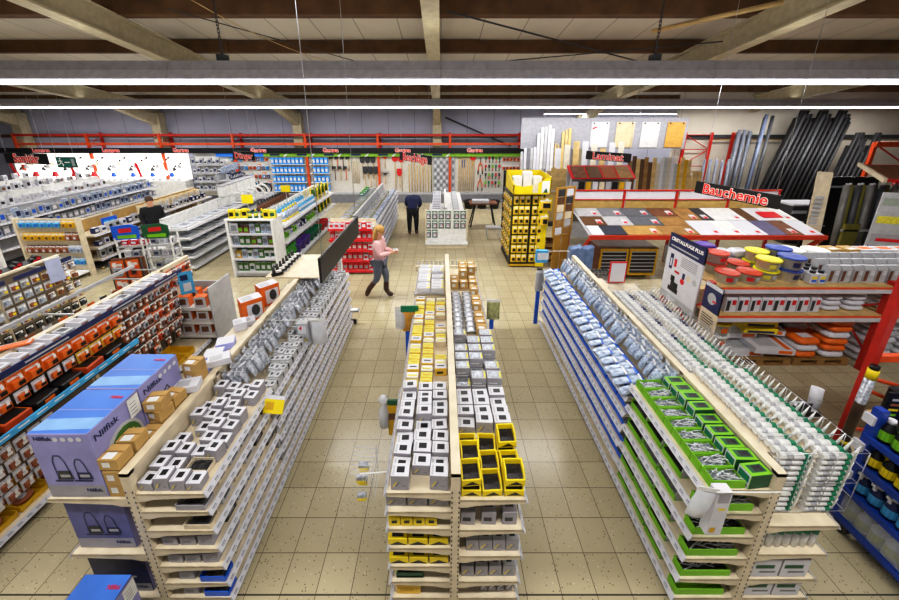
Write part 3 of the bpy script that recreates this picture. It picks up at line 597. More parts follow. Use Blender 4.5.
for r in range(16):
    hr.put('white blister pack, %s from near end, left face of left gondola'%ORD[r+1],(L1X-.3,3.1+r*.16,1.18),-PI/2,'white blister packs on the left face')
# ---- right gondola, near bay: green screw trays on the aisle side, green boxes at the ridge
gtr=tray(.25,.108,.085,lime,lgrey,name='screw_tray'); gw=Proto('screw_tray','tray',gtr)
hs=[heap_mesh(.235,.095,.05,steel,'screw_heap',9,14,wire,s) for s in (11,12,13)]
gbx=Proto('screw_carton','box',(lambda mb:(mb.cbox(-.085,.085,-.05,.05,0,.13,lime,.003,left=wbox,front=green),mb.face([(-.06,-.03,.1313),(.06,-.03,.1313),(.06,.03,.1313),(-.06,.03,.1313)],green),mb.face([(-.03,-.022,.132),(.045,-.022,.132),(.045,.022,.132),(-.03,.022,.132)],darkbits),mb.face([(-.0862,-.04,.02),(-.0862,.04,.02),(-.0862,.04,.03),(-.0862,-.04,.03)],green),mb.face([(-.0862,-.04,.05),(-.0862,.04,.05),(-.0862,.04,.11),(-.0862,-.04,.11)],gcart),mb)[-1])(MB()))
for r in range(9):
    y=1.95+r*.114
    gw.put('lime green tray of screws, %s, top shelf of right gondola'%near(r),(RX-.35,y,1.3),0,'green screw trays on the right gondola')
    solo('screw_heap',hs[r%3],'heap of zinc screws in the %s lime tray from the near end'%ORD[r+1],'screws',(RX-.35,y,1.325),0,'zinc screw heaps','stuff')
    if r: gbx.put('lime and white screw carton, %s at the ridge of right gondola'%(ORD[r]+' from the near end'),(RX-.13,y,1.3),R.uniform(-.03,.03),'green cartons at the ridge of the right gondola',sc=(1,1,R.choice((.9,1,1.1))))
gbx.put('front lime and white screw carton at the ridge corner of right gondola',(RX-.13,1.945,1.3),.1)
gt2=tray(.4,.1,.08,lime,green,name='nail_tray'); hn=[heap_mesh(.38,.09,.03,darkbits,'nail_heap',7,16,wire,s) for s in (5,6)]
for li,z in enumerate((1.06,.81,.57,.33)):
    solo('nail_tray',gt2,'long green tray of screws at the near end, %s shelf of right gondola'%ORD[li+2],'tray',(RX-.3,1.955,z+.002)); solo('nail_heap',hn[li%2],'long steel screws in the near green tray, %s shelf of right gondola'%ORD[li+2],'screws',(RX-.3,1.955,z+.035),kind='stuff')
solo('nail_tray',tray(.4,.1,.08,lime,yel,name='nail_tray'),'green and yellow tray at the near end of the bottom shelf, right gondola','tray',(RX-.3,1.955,.102))
def wide_tray(name,c,m2,c2): return Proto(name,'tray',MB().box(-.2,.2,-.134,.134,0,.01,c).box(-.2,-.19,-.134,.134,.01,.1,c).box(.19,.2,-.134,.134,.01,.05,c).box(-.19,.19,-.126,.126,.01,.058,m2).box(-.19,.19,-.134,-.126,.01,.09,c).box(-.19,.19,.126,.134,.01,.09,c2))
gt3=[wide_tray('screw_tray',lime,m2,lgrey) for m2 in (steel,darkbits,darkbits)]
bt3=[wide_tray('bolt_tray',pblue,m2,pblue) for m2 in (steel,darkbits,bagb)]
side_fill(RX,-1,.52,baysA[:1],[1.06,.81,.57,.33,.1],gt3,'lime tray of screws','%s shelf of right gondola','green trays below',4,.215,1,False,PI)
side_fill(RX,-1,.52,baysA[1:],[.92,.72,.52,.31],bt3,'blue tray of bolts','%s shelf of right gondola','blue trays below',4,.215,0,False,PI)
# blue bays: bags lying on the shelf, bags hanging on the ridge
bb=[Proto('bolt_bag','bag',polybag(.12,.16,.06,bagb,white)),Proto('bolt_bag','bag',polybag(.11,.17,.05,bagb,pblue))]
hb2=[Proto('fitting_bag','bag',polybag(.11,.2,.07,bagb,lgrey)),Proto('fitting_bag','bag',polybag(.11,.18,.07,bagb,white))]
strip=Proto('blue_divider','tray',MB().box(-.1,.1,-.5,.5,0,.012,pblue).box(.08,.1,-.5,.5,.012,.09,pblue).box(-.1,.1,-.5,-.49,.012,.08,pblue).box(-.1,.1,.49,.5,.012,.08,pblue).box(-.1,.1,-.17,-.16,.012,.07,pblue).box(-.1,.1,.16,.17,.012,.07,pblue))
for k in range(3): strip.put('blue plastic tray holding clear bags, %s from near end, right gondola'%ORD[k+1],(RX-.36,3.445+1.02*k,1.12),0,'blue trays for bags')
for r in range(27):
    y=3.0+r*.11
    bb[r%2].put('clear bag of zinc bolts in blue tray, %s from near end, right gondola'%ORD[r+1],(RX-.42,y,1.2+.02*(r%3)),(PI/2-.35,0,R.uniform(1.45,1.7)),'bags in the blue trays')
    bb[(r+1)%2].put('clear bolt bag, %s from near end, inner row by blue tray, right gondola'%ORD[r+1],(RX-.3,y,1.235),(PI/2-.35,0,R.uniform(1.45,1.7)),'bags beside the blue trays')
    obj('hook',hook,GR,(-.012,y-yb[0],1.42),(0,0,PI))
    for c in range(3):
        hb2[(r+c)%2].put('clear hanging bag of fittings, %s hook from near end, %s out, right gondola'%(ORD[r+1],('first','second','third')[c]),(RX-.05-.07*c,y,1.432+.004*c),(-.45+R.uniform(-.12,.18),R.uniform(-.12,.12),-PI/2+R.uniform(-.35,.35)),'bags hanging on the right gondola',sc=(R.uniform(.8,1.05),R.uniform(.65,1),R.uniform(.75,1.1)))
# hanging sale box on its near corner, pole and hangers at its far corner
t=thing('hanging_sale_carton','tall white carton with clear bag hanging at the near corner of right gondola','box',(1.96,1.83,1.28))
obj('carton',MB().cbox(-.035,.075,-.035,.035,-.3,.12,wbox,.003).face([(-.02,-.036,.02),(.06,-.036,.02),(.06,-.036,.1),(-.02,-.036,.1)],gbox).face([(-.02,-.0365,-.27),(.02,-.0365,-.27),(.02,-.0365,-.22),(-.02,-.0365,-.22)],dyel).face([(0,-.0365,-.05),(.05,-.0365,-.05),(.05,-.0365,-.03),(0,-.0365,-.03)],yel),t)
obj('film_bag',polybag(.16,.26,.09,MATS['film_white']),t,(-.1,-.03,.16),(0,.2,0)); obj('hook_arm',MB().cyl((-.05,-.04,.13),(.45,-.04,.13),.005,.005,white,6),t)
t=thing('aisle_hanger','blue pole with hanging tag bag at far corner of the right gondola','hanger',(1.86,6.06,0)); obj('pole',MB().box(-.035,.035,-.02,.02,0,1.0,pblue),t); obj('tag_bag',polybag(.16,.42,.1,lgrey,white),t,(0,-.04,1.15)); obj('bracket',MB().box(-.05,.05,-.02,.02,1.0,1.17,dgrey),t)
t=thing('hanging_leaflets','pale blue leaflet bundle on a rod beyond right gondola','leaflets',(1.9,6.12,1.5)); obj('rod',MB().cyl((0,0,0),(.5,0,0),.006,.006,white,6),t); obj('leaflet',MB().box(-.12,.1,-.04,.04,-.22,.02,cyan).box(-.1,.11,-.045,-.04,-.16,-.02,white),t)
t=thing('price_sign','white price sheet in a red frame standing behind right gondola ridge','sign',(2.75,5.0,1.412)); obj('frame',MB().box(-.13,.13,-.01,.01,.0,.35,redp),t); obj('sheet',MB().box(-.112,.112,-.013,-.01,.02,.33,wbox),t); obj('stem',MB().box(-.06,.06,.01,.06,0,.01,wire),t)
# ---- right gondola, outer side: sealant cartridges lying in wire baskets
def cart(cm,name='sealant_cartridge'):
    mb=MB(); mb.cyl((-.11,0,0),(.06,0,0),.024,.024,white,12); mb.cyl((.06,0,0),(.1,0,0),.0245,.0245,cm,12); mb.cyl((.1,0,0),(.125,0,0),.012,.01,white,8); mb.cyl((-.07,0,0),(-.02,0,0),.0243,.0243,lgrey,12)
    return Proto(name,'cartridge',mb,[('nozzle',MB().cyl((.125,0,-.004),(.16,0,.09),.013,.002,white,8))])
cg=cart(gcart); cbm=cart(navy); cgy=cart(lgrey)
for r in range(50):
    y=2.0+r*.0535; p=cg if r<28 else (cbm if (r//3)%2 else cgy); ds='white and green' if r<28 else ('white and blue' if (r//3)%2 else 'white and grey')
    for c in range(2):
        for l in range(11 if r==0 else 1):
            z=(.96+.0525*(10-l)) if r<18 else 1.435
            p.put('%s sealant cartridge, %s %s column, right gondola'%(ds,('%s from near end,'%ORD[r+1] if r else '%s down in the nearest stack,'%ORD[l+1]) if r<40 else '%s from the far end,'%ORD[50-r],('inner','outer')[c]),(RX+.185+.31*c,y,z),R.uniform(-.012,.012),'sealant cartridges in the wire baskets')
def basket(L,d,h,nm):
    mb=MB(); q=.0025
    for k in range(int(L/.1605+.01)+1):
        y=k*.1605-.007
        for z in (0,h*.5,h): mb.cyl((0,y,z),(d,y,z),q,q,wire,4)
        for x in (0,d*.33,d*.66,d): mb.cyl((x,y,0),(x,y,h),q,q,wire,4)
    for x in (0,d):
        for z in (0,h*.25,h*.5,h*.75,h): mb.cyl((x,-.007,z),(x,L-.007,z),q,q,wire,4)
    return mb
obj('inner_shelf',MB().box(.04,.58,.18,1.04,1.44,1.455,cream),GR)
for k,(y,L,nm) in enumerate(((1.98,.8025,'near'),(2.943,.963,'middle'),(4.0665,.642,'far'))):
    solo('wire_basket',basket(L,.66,.58 if k==0 else .12,nm),'zinc wire basket of sealant cartridges, %s one, behind right gondola ridge'%nm,'basket',(RX+.045,y,.96 if k==0 else 1.411))
tb=Proto('adhesive_tube','tube',MB().cyl((0,0,0),(0,0,.14),.03,.03,white,12).cyl((0,0,.14),(0,0,.19),.031,.031,gcart,12).cyl((0,0,.19),(0,0,.22),.015,.012,white,8))
for k in range(7): tb.put('white adhesive tube with green band, %s from ridge, below the wire basket'%ORD[k+1],(RX+.1+.068*k,1.96,.62),0,'adhesive tubes at the near end')
tc_=Proto('tube_carton','box',MB().cbox(-.11,.11,-.13,.13,0,.2,gbox,.003,front=wbox).face([(-.09,-.1315,.1),(.06,-.1315,.1),(.06,-.1315,.14),(-.09,-.1315,.14)],green).face([(-.05,-.1315,.05),(.08,-.1315,.05),(.08,-.1315,.07),(-.05,-.1315,.07)],grey))
for z,nm in ((.33,'third'),(.1,'bottom')):
    for k in range(2): tc_.put('grey carton with green print, %s from ridge, %s outer shelf of right gondola'%(ORD[k+1],nm),(RX+.17+.23*k,2.03,z),0,'grey cartons on the outer shelves')
# ---------------------------------------------------------------- orange pack gondola at left
OX=-4.7
G2=gondola('gondola_shelf','gondola hung with orange tool packs at the left of the photo',OX,yb[:4]+[5.38],1.46,{1:(.6,[[.12]]*4),-1:(.55,[[.12]]*4)},panel=M('panel_brown',(118,106,88),.6))
for a,b in zip(yb[:4],yb[1:4]+[5.38]):
    obj('header_rail',MB().box(0,.012,-.5*(b-a),.5*(b-a),0,.075,navy).face([(.0125,-.35,.025),(.0125,.1,.025),(.0125,.1,.045),(.0125,-.35,.045)],lgrey),G2,(.33,(a+b)/2-yb[0],1.40))
    obj('header_shelf',MB().box(.02,.33,-.5*(b-a),.5*(b-a),0,.012,cream),G2,(0,(a+b)/2-yb[0],1.385))
    obj('top_rail',MB().box(-.012,.012,-.5*(b-a),.5*(b-a),0,.05,lgrey).face([(-.005,-.2,.0505),(.005,-.2,.0505),(.005,-.1,.0505),(-.005,-.1,.0505)],grey),G2,(-.42,(a+b)/2-yb[0],1.5))
for y in yb: obj('rail_bracket',MB().box(-.42,0,-.008,.008,1.47,1.49,wire),G2,(0,min(max(y-yb[0],.05),3.45),0))
wtop=Proto('white_tool_box','box',MB().cbox(-.1,.1,-.055,.055,0,.08,wbox,.003).face([(-.06,-.04,.0812),(.07,-.04,.0812),(.07,.03,.0812),(-.06,.03,.0812)],gbox).face([(.1012,-.04,.02),(.1012,.04,.02),(.1012,.04,.06),(.1012,-.04,.06)],clay))
wtop2=Proto('clear_tool_box','box',MB().cbox(-.09,.09,-.06,.06,0,.06,bag,.006,top=lgrey).face([(-.05,-.04,.0612),(.05,-.04,.0612),(.05,.03,.0612),(-.05,.03,.0612)],dgrey))
for r in range(20): (wtop if r%5 else wtop2).put('pale tool box on the header shelf, %s from near end, orange pack gondola'%ORD[r+1],(OX+.17,2.0+r*.165,1.398),R.uniform(-.1,.1),'pale boxes above the navy rail')
op1=Proto('orange_pack','pack',blister(.155,.17,.05,org,org,black)); op2=Proto('small_pack','pack',blister(.13,.13,.035,wbox,org,black)); op3=Proto('yellow_pack','pack',blister(.15,.15,.04,yel2,org,black))
for r in range(12):
    op1.put('large orange tool pack with black window, %s from near end, top row'%ORD[r+1],(OX+.3,2.35+r*.162,1.365),PI/2,'large orange packs')
    (op2 if r<8 else op3).put('small white and orange pack, %s from near end, second row'%ORD[r+1],(OX+.3,2.36+r*.162,1.17),PI/2,'packs below the large orange packs')
cr_=MB().box(0,.014,-.85,.85,0,.07,cyan)
for k in range(9): cr_.face([(.0145,-.75+k*.17,.03),(.0145,-.65+k*.17,.03),(.0145,-.65+k*.17,.045),(.0145,-.75+k*.17,.045)],white)
obj('blue_header_rail',cr_,G2,(.53,1.42,.93)); obj('mid_shelf',MB().box(.02,.52,-.85,.85,0,.015,black),G2,(0,1.42,.9))
kit=Proto('tool_kit','case',MB().cbox(-.09,.09,-.12,.12,0,.1,black,.012).box(.0905,.1,-.05,.05,.03,.07,org)); kitr=Proto('tool_kit','case',MB().cbox(-.09,.09,-.12,.12,0,.1,dorg,.01,top=org).cbox(-.07,.07,-.1,.1,.1,.102,black,.0005))
for k in range(6): (kitr if k in (1,4) else kit).put('black and orange tool case behind the blue rail, %s from near end'%ORD[k+1],(OX+.36,2.55+k*.27,.916),R.uniform(-.1,.1),'tool cases behind the blue rail')
disc=Proto('sanding_disc_pack','pack',MB().cyl((0,0,0),(0,0,.03),.09,.09,clay,16).cyl((0,0,.03),(0,0,.033),.04,.04,lgrey,12))
dtr=Proto('disc_tray','tray',tray(.4,.24,.09,dyel,brownp,name='disc_tray'))
for k in range(7):
    dtr.put('yellow-brown tray on the base shelf, %s from near end, orange pack gondola'%ORD[k+1],(OX+.33,2.1+k*.27,.122),0,'disc trays on the base shelf')
    for c in range(2): disc.put('reddish sanding disc pack, %s of the pair in the %s base tray'%(ORD[c+1],ORD[k+1]),(OX+.24+.17*c,2.1+k*.27,.155),(.15,0,R.uniform(-.3,.3)),'sanding discs in the base trays',sc=(.85,.85,1))
dtr2=Proto('wooden_tray','tray',tray(.4,.2,.12,dyel,cardd,name='wooden_tray'))
for k in range(5): dtr2.put('empty yellow-brown display tray, %s from the far end, orange pack gondola base'%ORD[5-k],(OX+.36,4.05+k*.22,.122),0,'empty display trays')
lowpk=Proto('disc_blister','pack',blister(.11,.13,.03,wbox,clay,white)); 
for r in range(4):
    for c in range(9): lowpk.put('round disc blister pack, %s row down, %s from near end, under blue rail'%(ORD[r+1],ORD[c+1]),(OX+.45-.0*r,1.98+c*.13+.02*r,.82-.15*r),PI/2,'disc blisters under the blue rail')
pk=[Proto('bit_pack','pack',blister(.105,.165,.03,c1,c2,c3)) for c1,c2,c3 in ((org,dorg,black),(brownp,clay,white),(org,bag,dgrey),(dgrey,clay,white),(clay,bag,dgrey),(wbox,brownp,black))]
for r in range(6):
    for c in range(10):
        if r==5 and c%2: continue
        y=4.28+c*.112; 
        if c<3 and r>2: pass
        pk[(r*5+c*3+(c//3))%6 if c>3 else R.choice((1,4,4,3))].put('small hanging pack, %s row down, %s column, far half of orange pack gondola'%(ORD[r+1],ORD[c+1]),(OX+.22,y,1.34-.175*r),PI/2,'small packs on the orange pack gondola')
for c in range(5):
    for r in range(2): pk[(c+r)%3].put('red-orange pack above the end shelf of cartons, %s from near end, %s row'%(ORD[c+1],ORD[r+1]),(-4.64,5.46+.115*c,1.4-.19*r),PI/2,'packs above the end shelf')
for c in range(12):
    for r in range(2): pk[(c+r*2)%6].put('hanging pack on the back face, %s from near end, %s row, orange pack gondola'%(ORD[c+1],ORD[r+1]),(OX-.26,2.9+c*.19,1.38-.19*r),-PI/2,'packs on the hidden face')
t=thing('orange_saw_pack','orange saw pack lying across the ridge of the orange pack gondola','pack',(OX-.05,3.25,1.49),.6); obj('pack',MB().cbox(-.22,.22,-.05,.05,0,.025,org,.008,top=lgrey).face([(-.05,-.04,.0262),(.18,-.04,.0262),(.2,.03,.0262),(-.1,.03,.0262)],org),t)
# info board at its near end, end cap at the far end
t=thing('info_board','black printed information board beside the orange packs at the left edge','board',(OX+.63,2.03,.12)); mb=MB().box(-.01,.01,-.19,.19,0,1.0,black); mb.box(-.0105,.0105,-.19,.19,.86,1.0,lgrey)
for k in range(6): mb.box(-.0112,.0112,-.14,-.14+.1+.08*(k%2),.6-.08*k,.615-.08*k,white)
mb.box(-.0112,.0112,-.15,.1,.75,.765,white); obj('panel',mb,t)
t=thing('end_shelf','grey side-panelled shelf of orange cartons closing the orange pack gondola','shelving',(-4.3,5.4,0))
obj('side_panel',MB().box(.3,.32,.0,.62,.02,1.1,lgrey),t); obj('back_panel',MB().box(-.37,.3,.6,.62,.02,.95,lgrey).box(-.43,-.37,.0,.62,.02,1.46,cream),t)
for z in (.15,.42,.69): o=obj('shelf',MB().box(-.36,.3,.02,.6,0,.015,white),t,(0,0,z)); obj('price_rail',MB().box(-.36,.3,.0,.02,-.02,.03,white),o)
oc=Proto('orange_carton','box',MB().cbox(-.1,.1,-.07,.07,0,.19,org,.003,front=wbox,top=org).face([(-.07,-.0712,.04),(.05,-.0712,.04),(.05,-.0712,.15),(-.07,-.0712,.15)],brownp))
for li,z in enumerate((.165,.435,.705)):
    for k in range(4): oc.put('orange and white carton, %s of four, %s shelf up, end shelf at left'%(ORD[k+1],ORD[li+1]),(-4.52+.3*(k%2),5.53+.26*(k//2),z),.1,'orange cartons on the end shelf')
solo('hanging_poster',MB().box(-.1,.1,-.004,.004,-.4,0,cyan).face([(-.07,-.005,-.15),(.03,-.005,-.15),(.03,-.005,-.05),(-.07,-.005,-.05)],navy).face([(-.05,-.005,-.35),(.06,-.005,-.35),(.06,-.005,-.2),(-.05,-.005,-.2)],wbox),'pale blue poster hanging over the end shelf of orange cartons','poster',(-4.3,5.37,1.42),.7)
# ---------------------------------------------------------------- far-left gondola
FX=-7.1
G3=gondola('gondola_shelf','far-left gondola hung with yellow and black packs, cut by the left edge',FX,[4.0,5.0,6.05],1.46,{1:(.55,[[.12]]*2),-1:(.5,[[1.0,.12]]*2)},panel=MATS['panel_brown'])
for y in (4.5,5.52): obj('header_rail',MB().box(0,.012,-.45,.45,0,.07,navy),G3,(.3,y-4.0,1.4)); obj('header_arm',MB().box(.02,.31,-.008,.008,0,.02,wire),G3,(0,y-4.0,1.43))
pk2=[Proto('fitting_pack','pack',blister(.12,.14,.03,c1,c2,c3)) for c1,c2,c3 in ((lgrey,bag,yel),(wbox,clay,yel),(lgrey,bagb,lgrey),(brownp,bag,white),(black,dgrey,dgrey),(card,brownp,clay))]
for r in range(5):
    for c in range(12): pk2[(c+r*2+c//2)%3 if c<8 else R.choice((5,1,3))] .put('small blister pack, %s row down, %s column, far-left gondola'%(ORD[r+1],ORD[c+1]),(FX+.27,4.32+c*.15,1.36-.19*r),PI/2,'packs on the far-left gondola') if r<4 else pk2[4].put('black fitting pack, lowest row, %s column, far-left gondola'%ORD[c+1],(FX+.27,4.32+c*.15,1.36-.19*r),PI/2,'black packs on the far-left gondola')
rl=Proto('black_roll','roll',MB().cyl((0,-.09,.04),(0,.09,.04),.04,.04,black,12).cyl((0,-.095,.04),(0,-.088,.04),.03,.03,redp,10))
for k in range(10): rl.put('black roll on the inner ledge of far-left gondola, %s from near end'%ORD[k+1],(FX-.2-.11*(k%2),4.6+.15*k,1.4),1.2,'black rolls on the far-left gondola')
obj('roll_ledge',MB().box(-.45,-.02,0,2.0,0,.015,dgrey),G3,(0,.05,1.385))
solo('paper_strip',MB().box(-.1,.1,-.003,.003,-.42,0,M('paper_blue',(176,184,214),.6)).box(-.1,.1,-.006,.02,0,.01,white),'pale paper price strip hanging over the header of far-left gondola','paper',(FX+.36,5.62,1.55),1.25)
# wire stand with orange packs in the cross aisle
t=thing('wire_stand','wire stand of orange packs in the cross aisle at left','stand',(-6.75,7.0,0),.3)
mb=MB()
for x in (-.28,.28):
    for y in (-.12,.12): mb.cyl((x,y,0),(x,y,1.0),.012,.012,dgrey,6)
obj('frame',mb.box(-.3,.3,-.14,.14,.0,.03,dgrey).box(-.3,.3,-.02,.02,.03,1.0,brownp),t)
for r in range(2):
    for c in range(2):
        pk[2 if r==c else 0].put('red-orange pack on the wire stand, %s row, %s column'%(ORD[r+1],ORD[c+1]),(-6.87+.26*c,6.85+.08*c,.98-.42*r),.3,'packs on the wire stand',sc=(2.1,2,2.4))
# ---------------------------------------------------------------- second block of gondolas beyond the cross aisle
def block(X,y0,y1,n,zt,lv,d=.55,body=cream,label='',panel=None):
    ys=[y0+(y1-y0)*k/n for k in range(n+1)]
    return gondola('gondola_shelf',label,X,ys,zt,{1:(d,[lv]*n),-1:(d,[[.6,.1]]*n)},body,panel=panel)
def rows(X,off,y0,y1,n,levels,protos,desc,place,group,rz=PI/2,tops=1.,sc=None):
    for li,z in enumerate(levels):
        for k in range(n):
            p=R.choice(protos); s=R.uniform(.8,1.25); w=min(1,(y1-y0)/n/.15); 
            p.put('%s, %s from near end, %s %s'%(desc,ORD[k+1],ORD[li+1],place),(X+off,y0+(y1-y0)*(k+.5)/n,z),rz+R.uniform(-.08,.08),group,sc=(w,1,s))
# pale gondola with small fittings (third from left of the second block)
tile=lambda c1,c2,c3,h=.14,name='goods_box': Proto(name,'box',MB().cbox(-.07,.07,-.06,.06,0,h,c1,.006,top=c2).face([(-.05,-.0612,h*.25),(.045,-.0612,h*.25),(.045,-.0612,h*.7),(-.05,-.0612,h*.7)],c3))
FN='fitting_box'
bl_=[tile(navy,wbox,wbox,.14,FN),tile(wbox,lgrey,navy,.14,FN),tile(lgrey,bagb,black,.18,FN),tile(black,navy,wbox,.1,FN)]
cap=Proto('cream_carton','box',MB().cbox(-.1,.1,-.09,.09,0,.2,cream,.004,top=card).face([(-.05,-.0912,.05),(.05,-.0912,.05),(.05,-.0912,.15),(-.05,-.0912,.15)],lgrey))
block(-9.6,8.6,13.4,4,1.3,[.95,.6,.28],.6,label='cream gondola of navy and white fittings behind the far-left gondola',panel=card)
rows(-9.6,.44,8.7,13.3,22,[.953,.603,.283],bl_,'navy and white fitting pack','shelf of cream gondola at left','fitting packs on the cream gondola')
for k in range(9): cap.put('cream carton on top of the cream gondola at left, %s from near end'%ORD[k+1],(-9.35,10.6+.31*k,.953),PI/2+.1,'cream cartons on the cream gondola',sc=(1,1,1.6))
solo('blue_sign',MB().box(-.2,.2,-.01,.01,0,.28,pblue).face([(-.15,-.011,.08),(.12,-.011,.08),(.12,-.011,.2),(-.15,-.011,.2)],cyan),'small bright blue sign standing on the cream gondola at left','sign',(-9.3,9.42,.955),PI/2-.2)
# end wall of packs facing the viewer
t=thing('end_shelf','end pegboard of blue, yellow and brown packs facing the viewer at left','shelving',(-9.75,8.3,0)); obj('back_panel',MB().box(-.75,.75,0,.03,.05,1.5,cream),t)
obj('side_post',MB().box(.74,.8,-.06,.05,0,1.52,cream),t); obj('base_shelf',MB().box(-.75,.72,-.4,0,.1,.13,white),t); obj('side_post',MB().box(-.8,-.75,-.06,.05,0,1.52,cream),t)
epk=[Proto('hanging_pack','pack',blister(.16,.22,.06,a,b,c)) for a,b,c in ((lgrey,cyan,pblue),(yel2,dyel,brownp),(brownp,clay,wbox),(wbox,bagb,grey))]
for r in range(4):
    for c in range(8): epk[(0,1,2,3)[(r+(c>5))%4]].put('hanging pack on the end pegboard at left, %s row down, %s from left'%(ORD[r+1],ORD[c+1]),(-10.35+.175*c,8.28,1.48-.33*r),0,'packs on the end pegboard')
cup=Proto('white_cup_pack','pack',MB().cyl((0,0,0),(0,0,.5),.08,.11,white,10).cyl((0,0,.2),(0,0,.3),.095,.1,redp,10))
for k in range(9): cup.put('tall white roll pack with red band, %s of the stand at left edge'%ORD[k+1],(-11.7+.26*(k%5)+.1*(k//5),7.38-.35*(k//5),.3+.25*(k//5)),0,'white roll packs at the left edge')
solo('roll_stand',MB().box(-.8,.8,-.5,.5,.0,.3,lgrey).box(-.8,.8,.42,.5,.3,1.3,white).box(-.8,.8,-.5,-.15,.3,.55,lgrey),'low white stand of roll packs at the left edge','stand',(-11.15,7.2,0))
# blue grey gondola
bg_=[tile(bagb,lgrey,navy,.25,'blister_box'),tile(lgrey,bag,pblue,.25,'blister_box'),tile(bag,bagb,wbox,.2,'blister_box')]
block(-12.1,8.4,14.2,5,1.5,[1.2,.85,.5],.5,lgrey,'grey gondola of blue-grey blister packs at the left, behind the cream one')
rows(-12.1,.36,8.5,14.1,30,[1.203,.853],bg_,'blue-grey fitting pack','shelf of grey gondola at left','packs on the blue-grey gondola')
rows(-12.1,-.2,8.5,14.1,18,[1.23],[tile(wbox,lgrey,navy,.2)],'white pack','inner row of grey gondola at left','white packs on the blue-grey gondola')
# white gondolas further left
wh_=[tile(wbox,white,lgrey,.2,'bathroom_box'),tile(wbox,lgrey,black,.22,'bathroom_box'),tile(lgrey,wbox,brownp,.18,'bathroom_box')]
for q,(X,nm) in enumerate(((-14.6,'first'),(-17.2,'second'))):
    block(X,9.4,14.8,5,1.5,[1.15,.75,.35],.5,white,'white gondola of bathroom goods at far left, %s behind the grey one'%nm)
    rows(X,.36,9.5,14.7,22,[1.153,.753],wh_,'white bathroom pack','shelf of %s white gondola'%nm,'white packs on the %s white gondola'%nm)
    rows(X,-.1,9.5,14.7,14,[1.5],wh_,'white pack on ridge','row of %s white gondola'%nm,'ridge packs on the %s white gondola'%nm)
# dark blue gondola
dk=[tile(navy,black,lgrey,.24),tile(dgrey,navy,wbox,.2),tile(lgrey,navy,black,.2)]
block(-9.0,13.9,15.3,2,1.75,[1.45,1.05,.65,.3],.55,lgrey,'dark gondola of navy goods behind the cream gondola')
rows(-9.0,.4,14.0,15.2,10,[1.453,1.053,.653],dk,'dark navy goods pack','shelf of dark gondola','navy packs on the dark gondola')
rows(-8.8,0.,14.0,15.2,5,[1.755],[tile(bagb,lgrey,lgrey,.25)],'grey tray pack','top of dark gondola','grey trays on the dark gondola')
rd=[tile(redp,dgrey,black,.2),tile(black,redp,lgrey,.2)]
block(-7.6,13.4,14.6,1,1.0,[.8,.4],.5,lgrey,'low shelf of black and red hoses beside the dark gondola')
hose=Proto('hose_coil','hose',MB().tube([(.2*math.cos(a*PI/8),0,.2+.2*math.sin(a*PI/8)) for a in range(17)],.035,black,6)); rh=Proto('red_tool','tool',MB().cbox(-.05,.05,-.05,.05,0,.22,redp,.02).cyl((0,0,.22),(0,0,.36),.03,.02,black,8))
for k in range(5): hose.put('black hose coil on the low shelf, %s from near end'%ORD[k+1],(-7.32,13.6+.22*k,.845),.1,'hose coils'); rh.put('red tool behind the hose coils, %s from near end'%ORD[k+1],(-7.6,13.5+.24*k,1.005),0,'red tools')
# white wire-shelf gondola
G1=block(-7.1,8.5,13.2,4,1.42,[1.16,.9,.64,.38,.1],.62,white,'white gondola of flat grey mats left of the plant-care gondola',panel=white)
mt=Proto('flat_mat','mat',MB().cbox(-.2,.2,-.26,.26,0,.025,lgrey,.006,top=M('mat_top',(188,194,206),.5,var=.25,sc=14)).face([(-.1,-.1,.0262),(.1,-.1,.0262),(.1,.1,.0262),(-.1,.1,.0262)],grey))
for li,z in enumerate((1.163,.903,.643,.383)):
    for k in range(7): mt.put('flat grey mat, %s from near end, %s shelf of white gondola'%(ORD[k+1],ORD[li+1]),(-6.78,8.85+.66*k,z),R.uniform(-.1,.1),'flat mats on the white gondola')
seat=Proto('toilet_ring','toilet seat',MB().tube([(.24*math.cos(a*PI/10),0,.3*math.sin(a*PI/10)) for a in range(11)],.04,white,8).box(-.28,.28,-.05,.05,-.03,.0,white))
for k in range(5): seat.put('white arched toilet seat on the white gondola, %s from near end'%ORD[k+1],(-6.62,11.2+.38*k,1.235),.25,'toilet seats')
cis=Proto('white_cistern','box',MB().cbox(-.2,.2,-.09,.09,0,.34,white,.03).cbox(-.21,.21,-.1,.1,.34,.38,lgrey,.01))
for k in range(5): cis.put('white cistern carton on the ridge of the white gondola, %s from near end'%ORD[k+1],(-7.08,11.2+.42*k,1.425),PI/2,'cisterns')
# white corner display with blue and green headers; a shopper behind it
t=thing('display_stand','white corner display with blue and green header cards in the cross aisle','stand',(-6.95,7.85,0),.15)
for sx,nm in ((-.3,0),(.32,1)):
    mb=MB()
    for x in (-.26,.26):
        mb.box(sx+x-.015,sx+x+.015,-.2,-.17,0,1.25,white); mb.box(sx+x-.015,sx+x+.015,.1,.13,0,1.25,white)
    obj('frame',mb,t)
    for z in (.1,.4,.7,1.0): obj('shelf',MB().box(sx-.26,sx+.26,-.2,.13,z,z+.015,white).box(sx-.26,sx+.26,-.21,-.2,z,z+.05,lgrey),t)
    h=MB(); h.prism([(sx-.29,1.2),(sx+.27,1.2),(sx+.27,1.5),(sx+.1,1.56),(sx-.29,1.52)],1,-.2,-.18,pblue if nm==0 else green)
    h.face([(sx-.15,-.2012,1.36),(sx+.12,-.2012,1.38),(sx+.12,-.2012,1.48),(sx-.15,-.2012,1.46)],redp); h.face([(sx-.2,-.2012,1.23),(sx+.2,-.2012,1.23),(sx+.2,-.2012,1.32),(sx-.2,-.2012,1.3)],lime); obj('header_card',h,t)
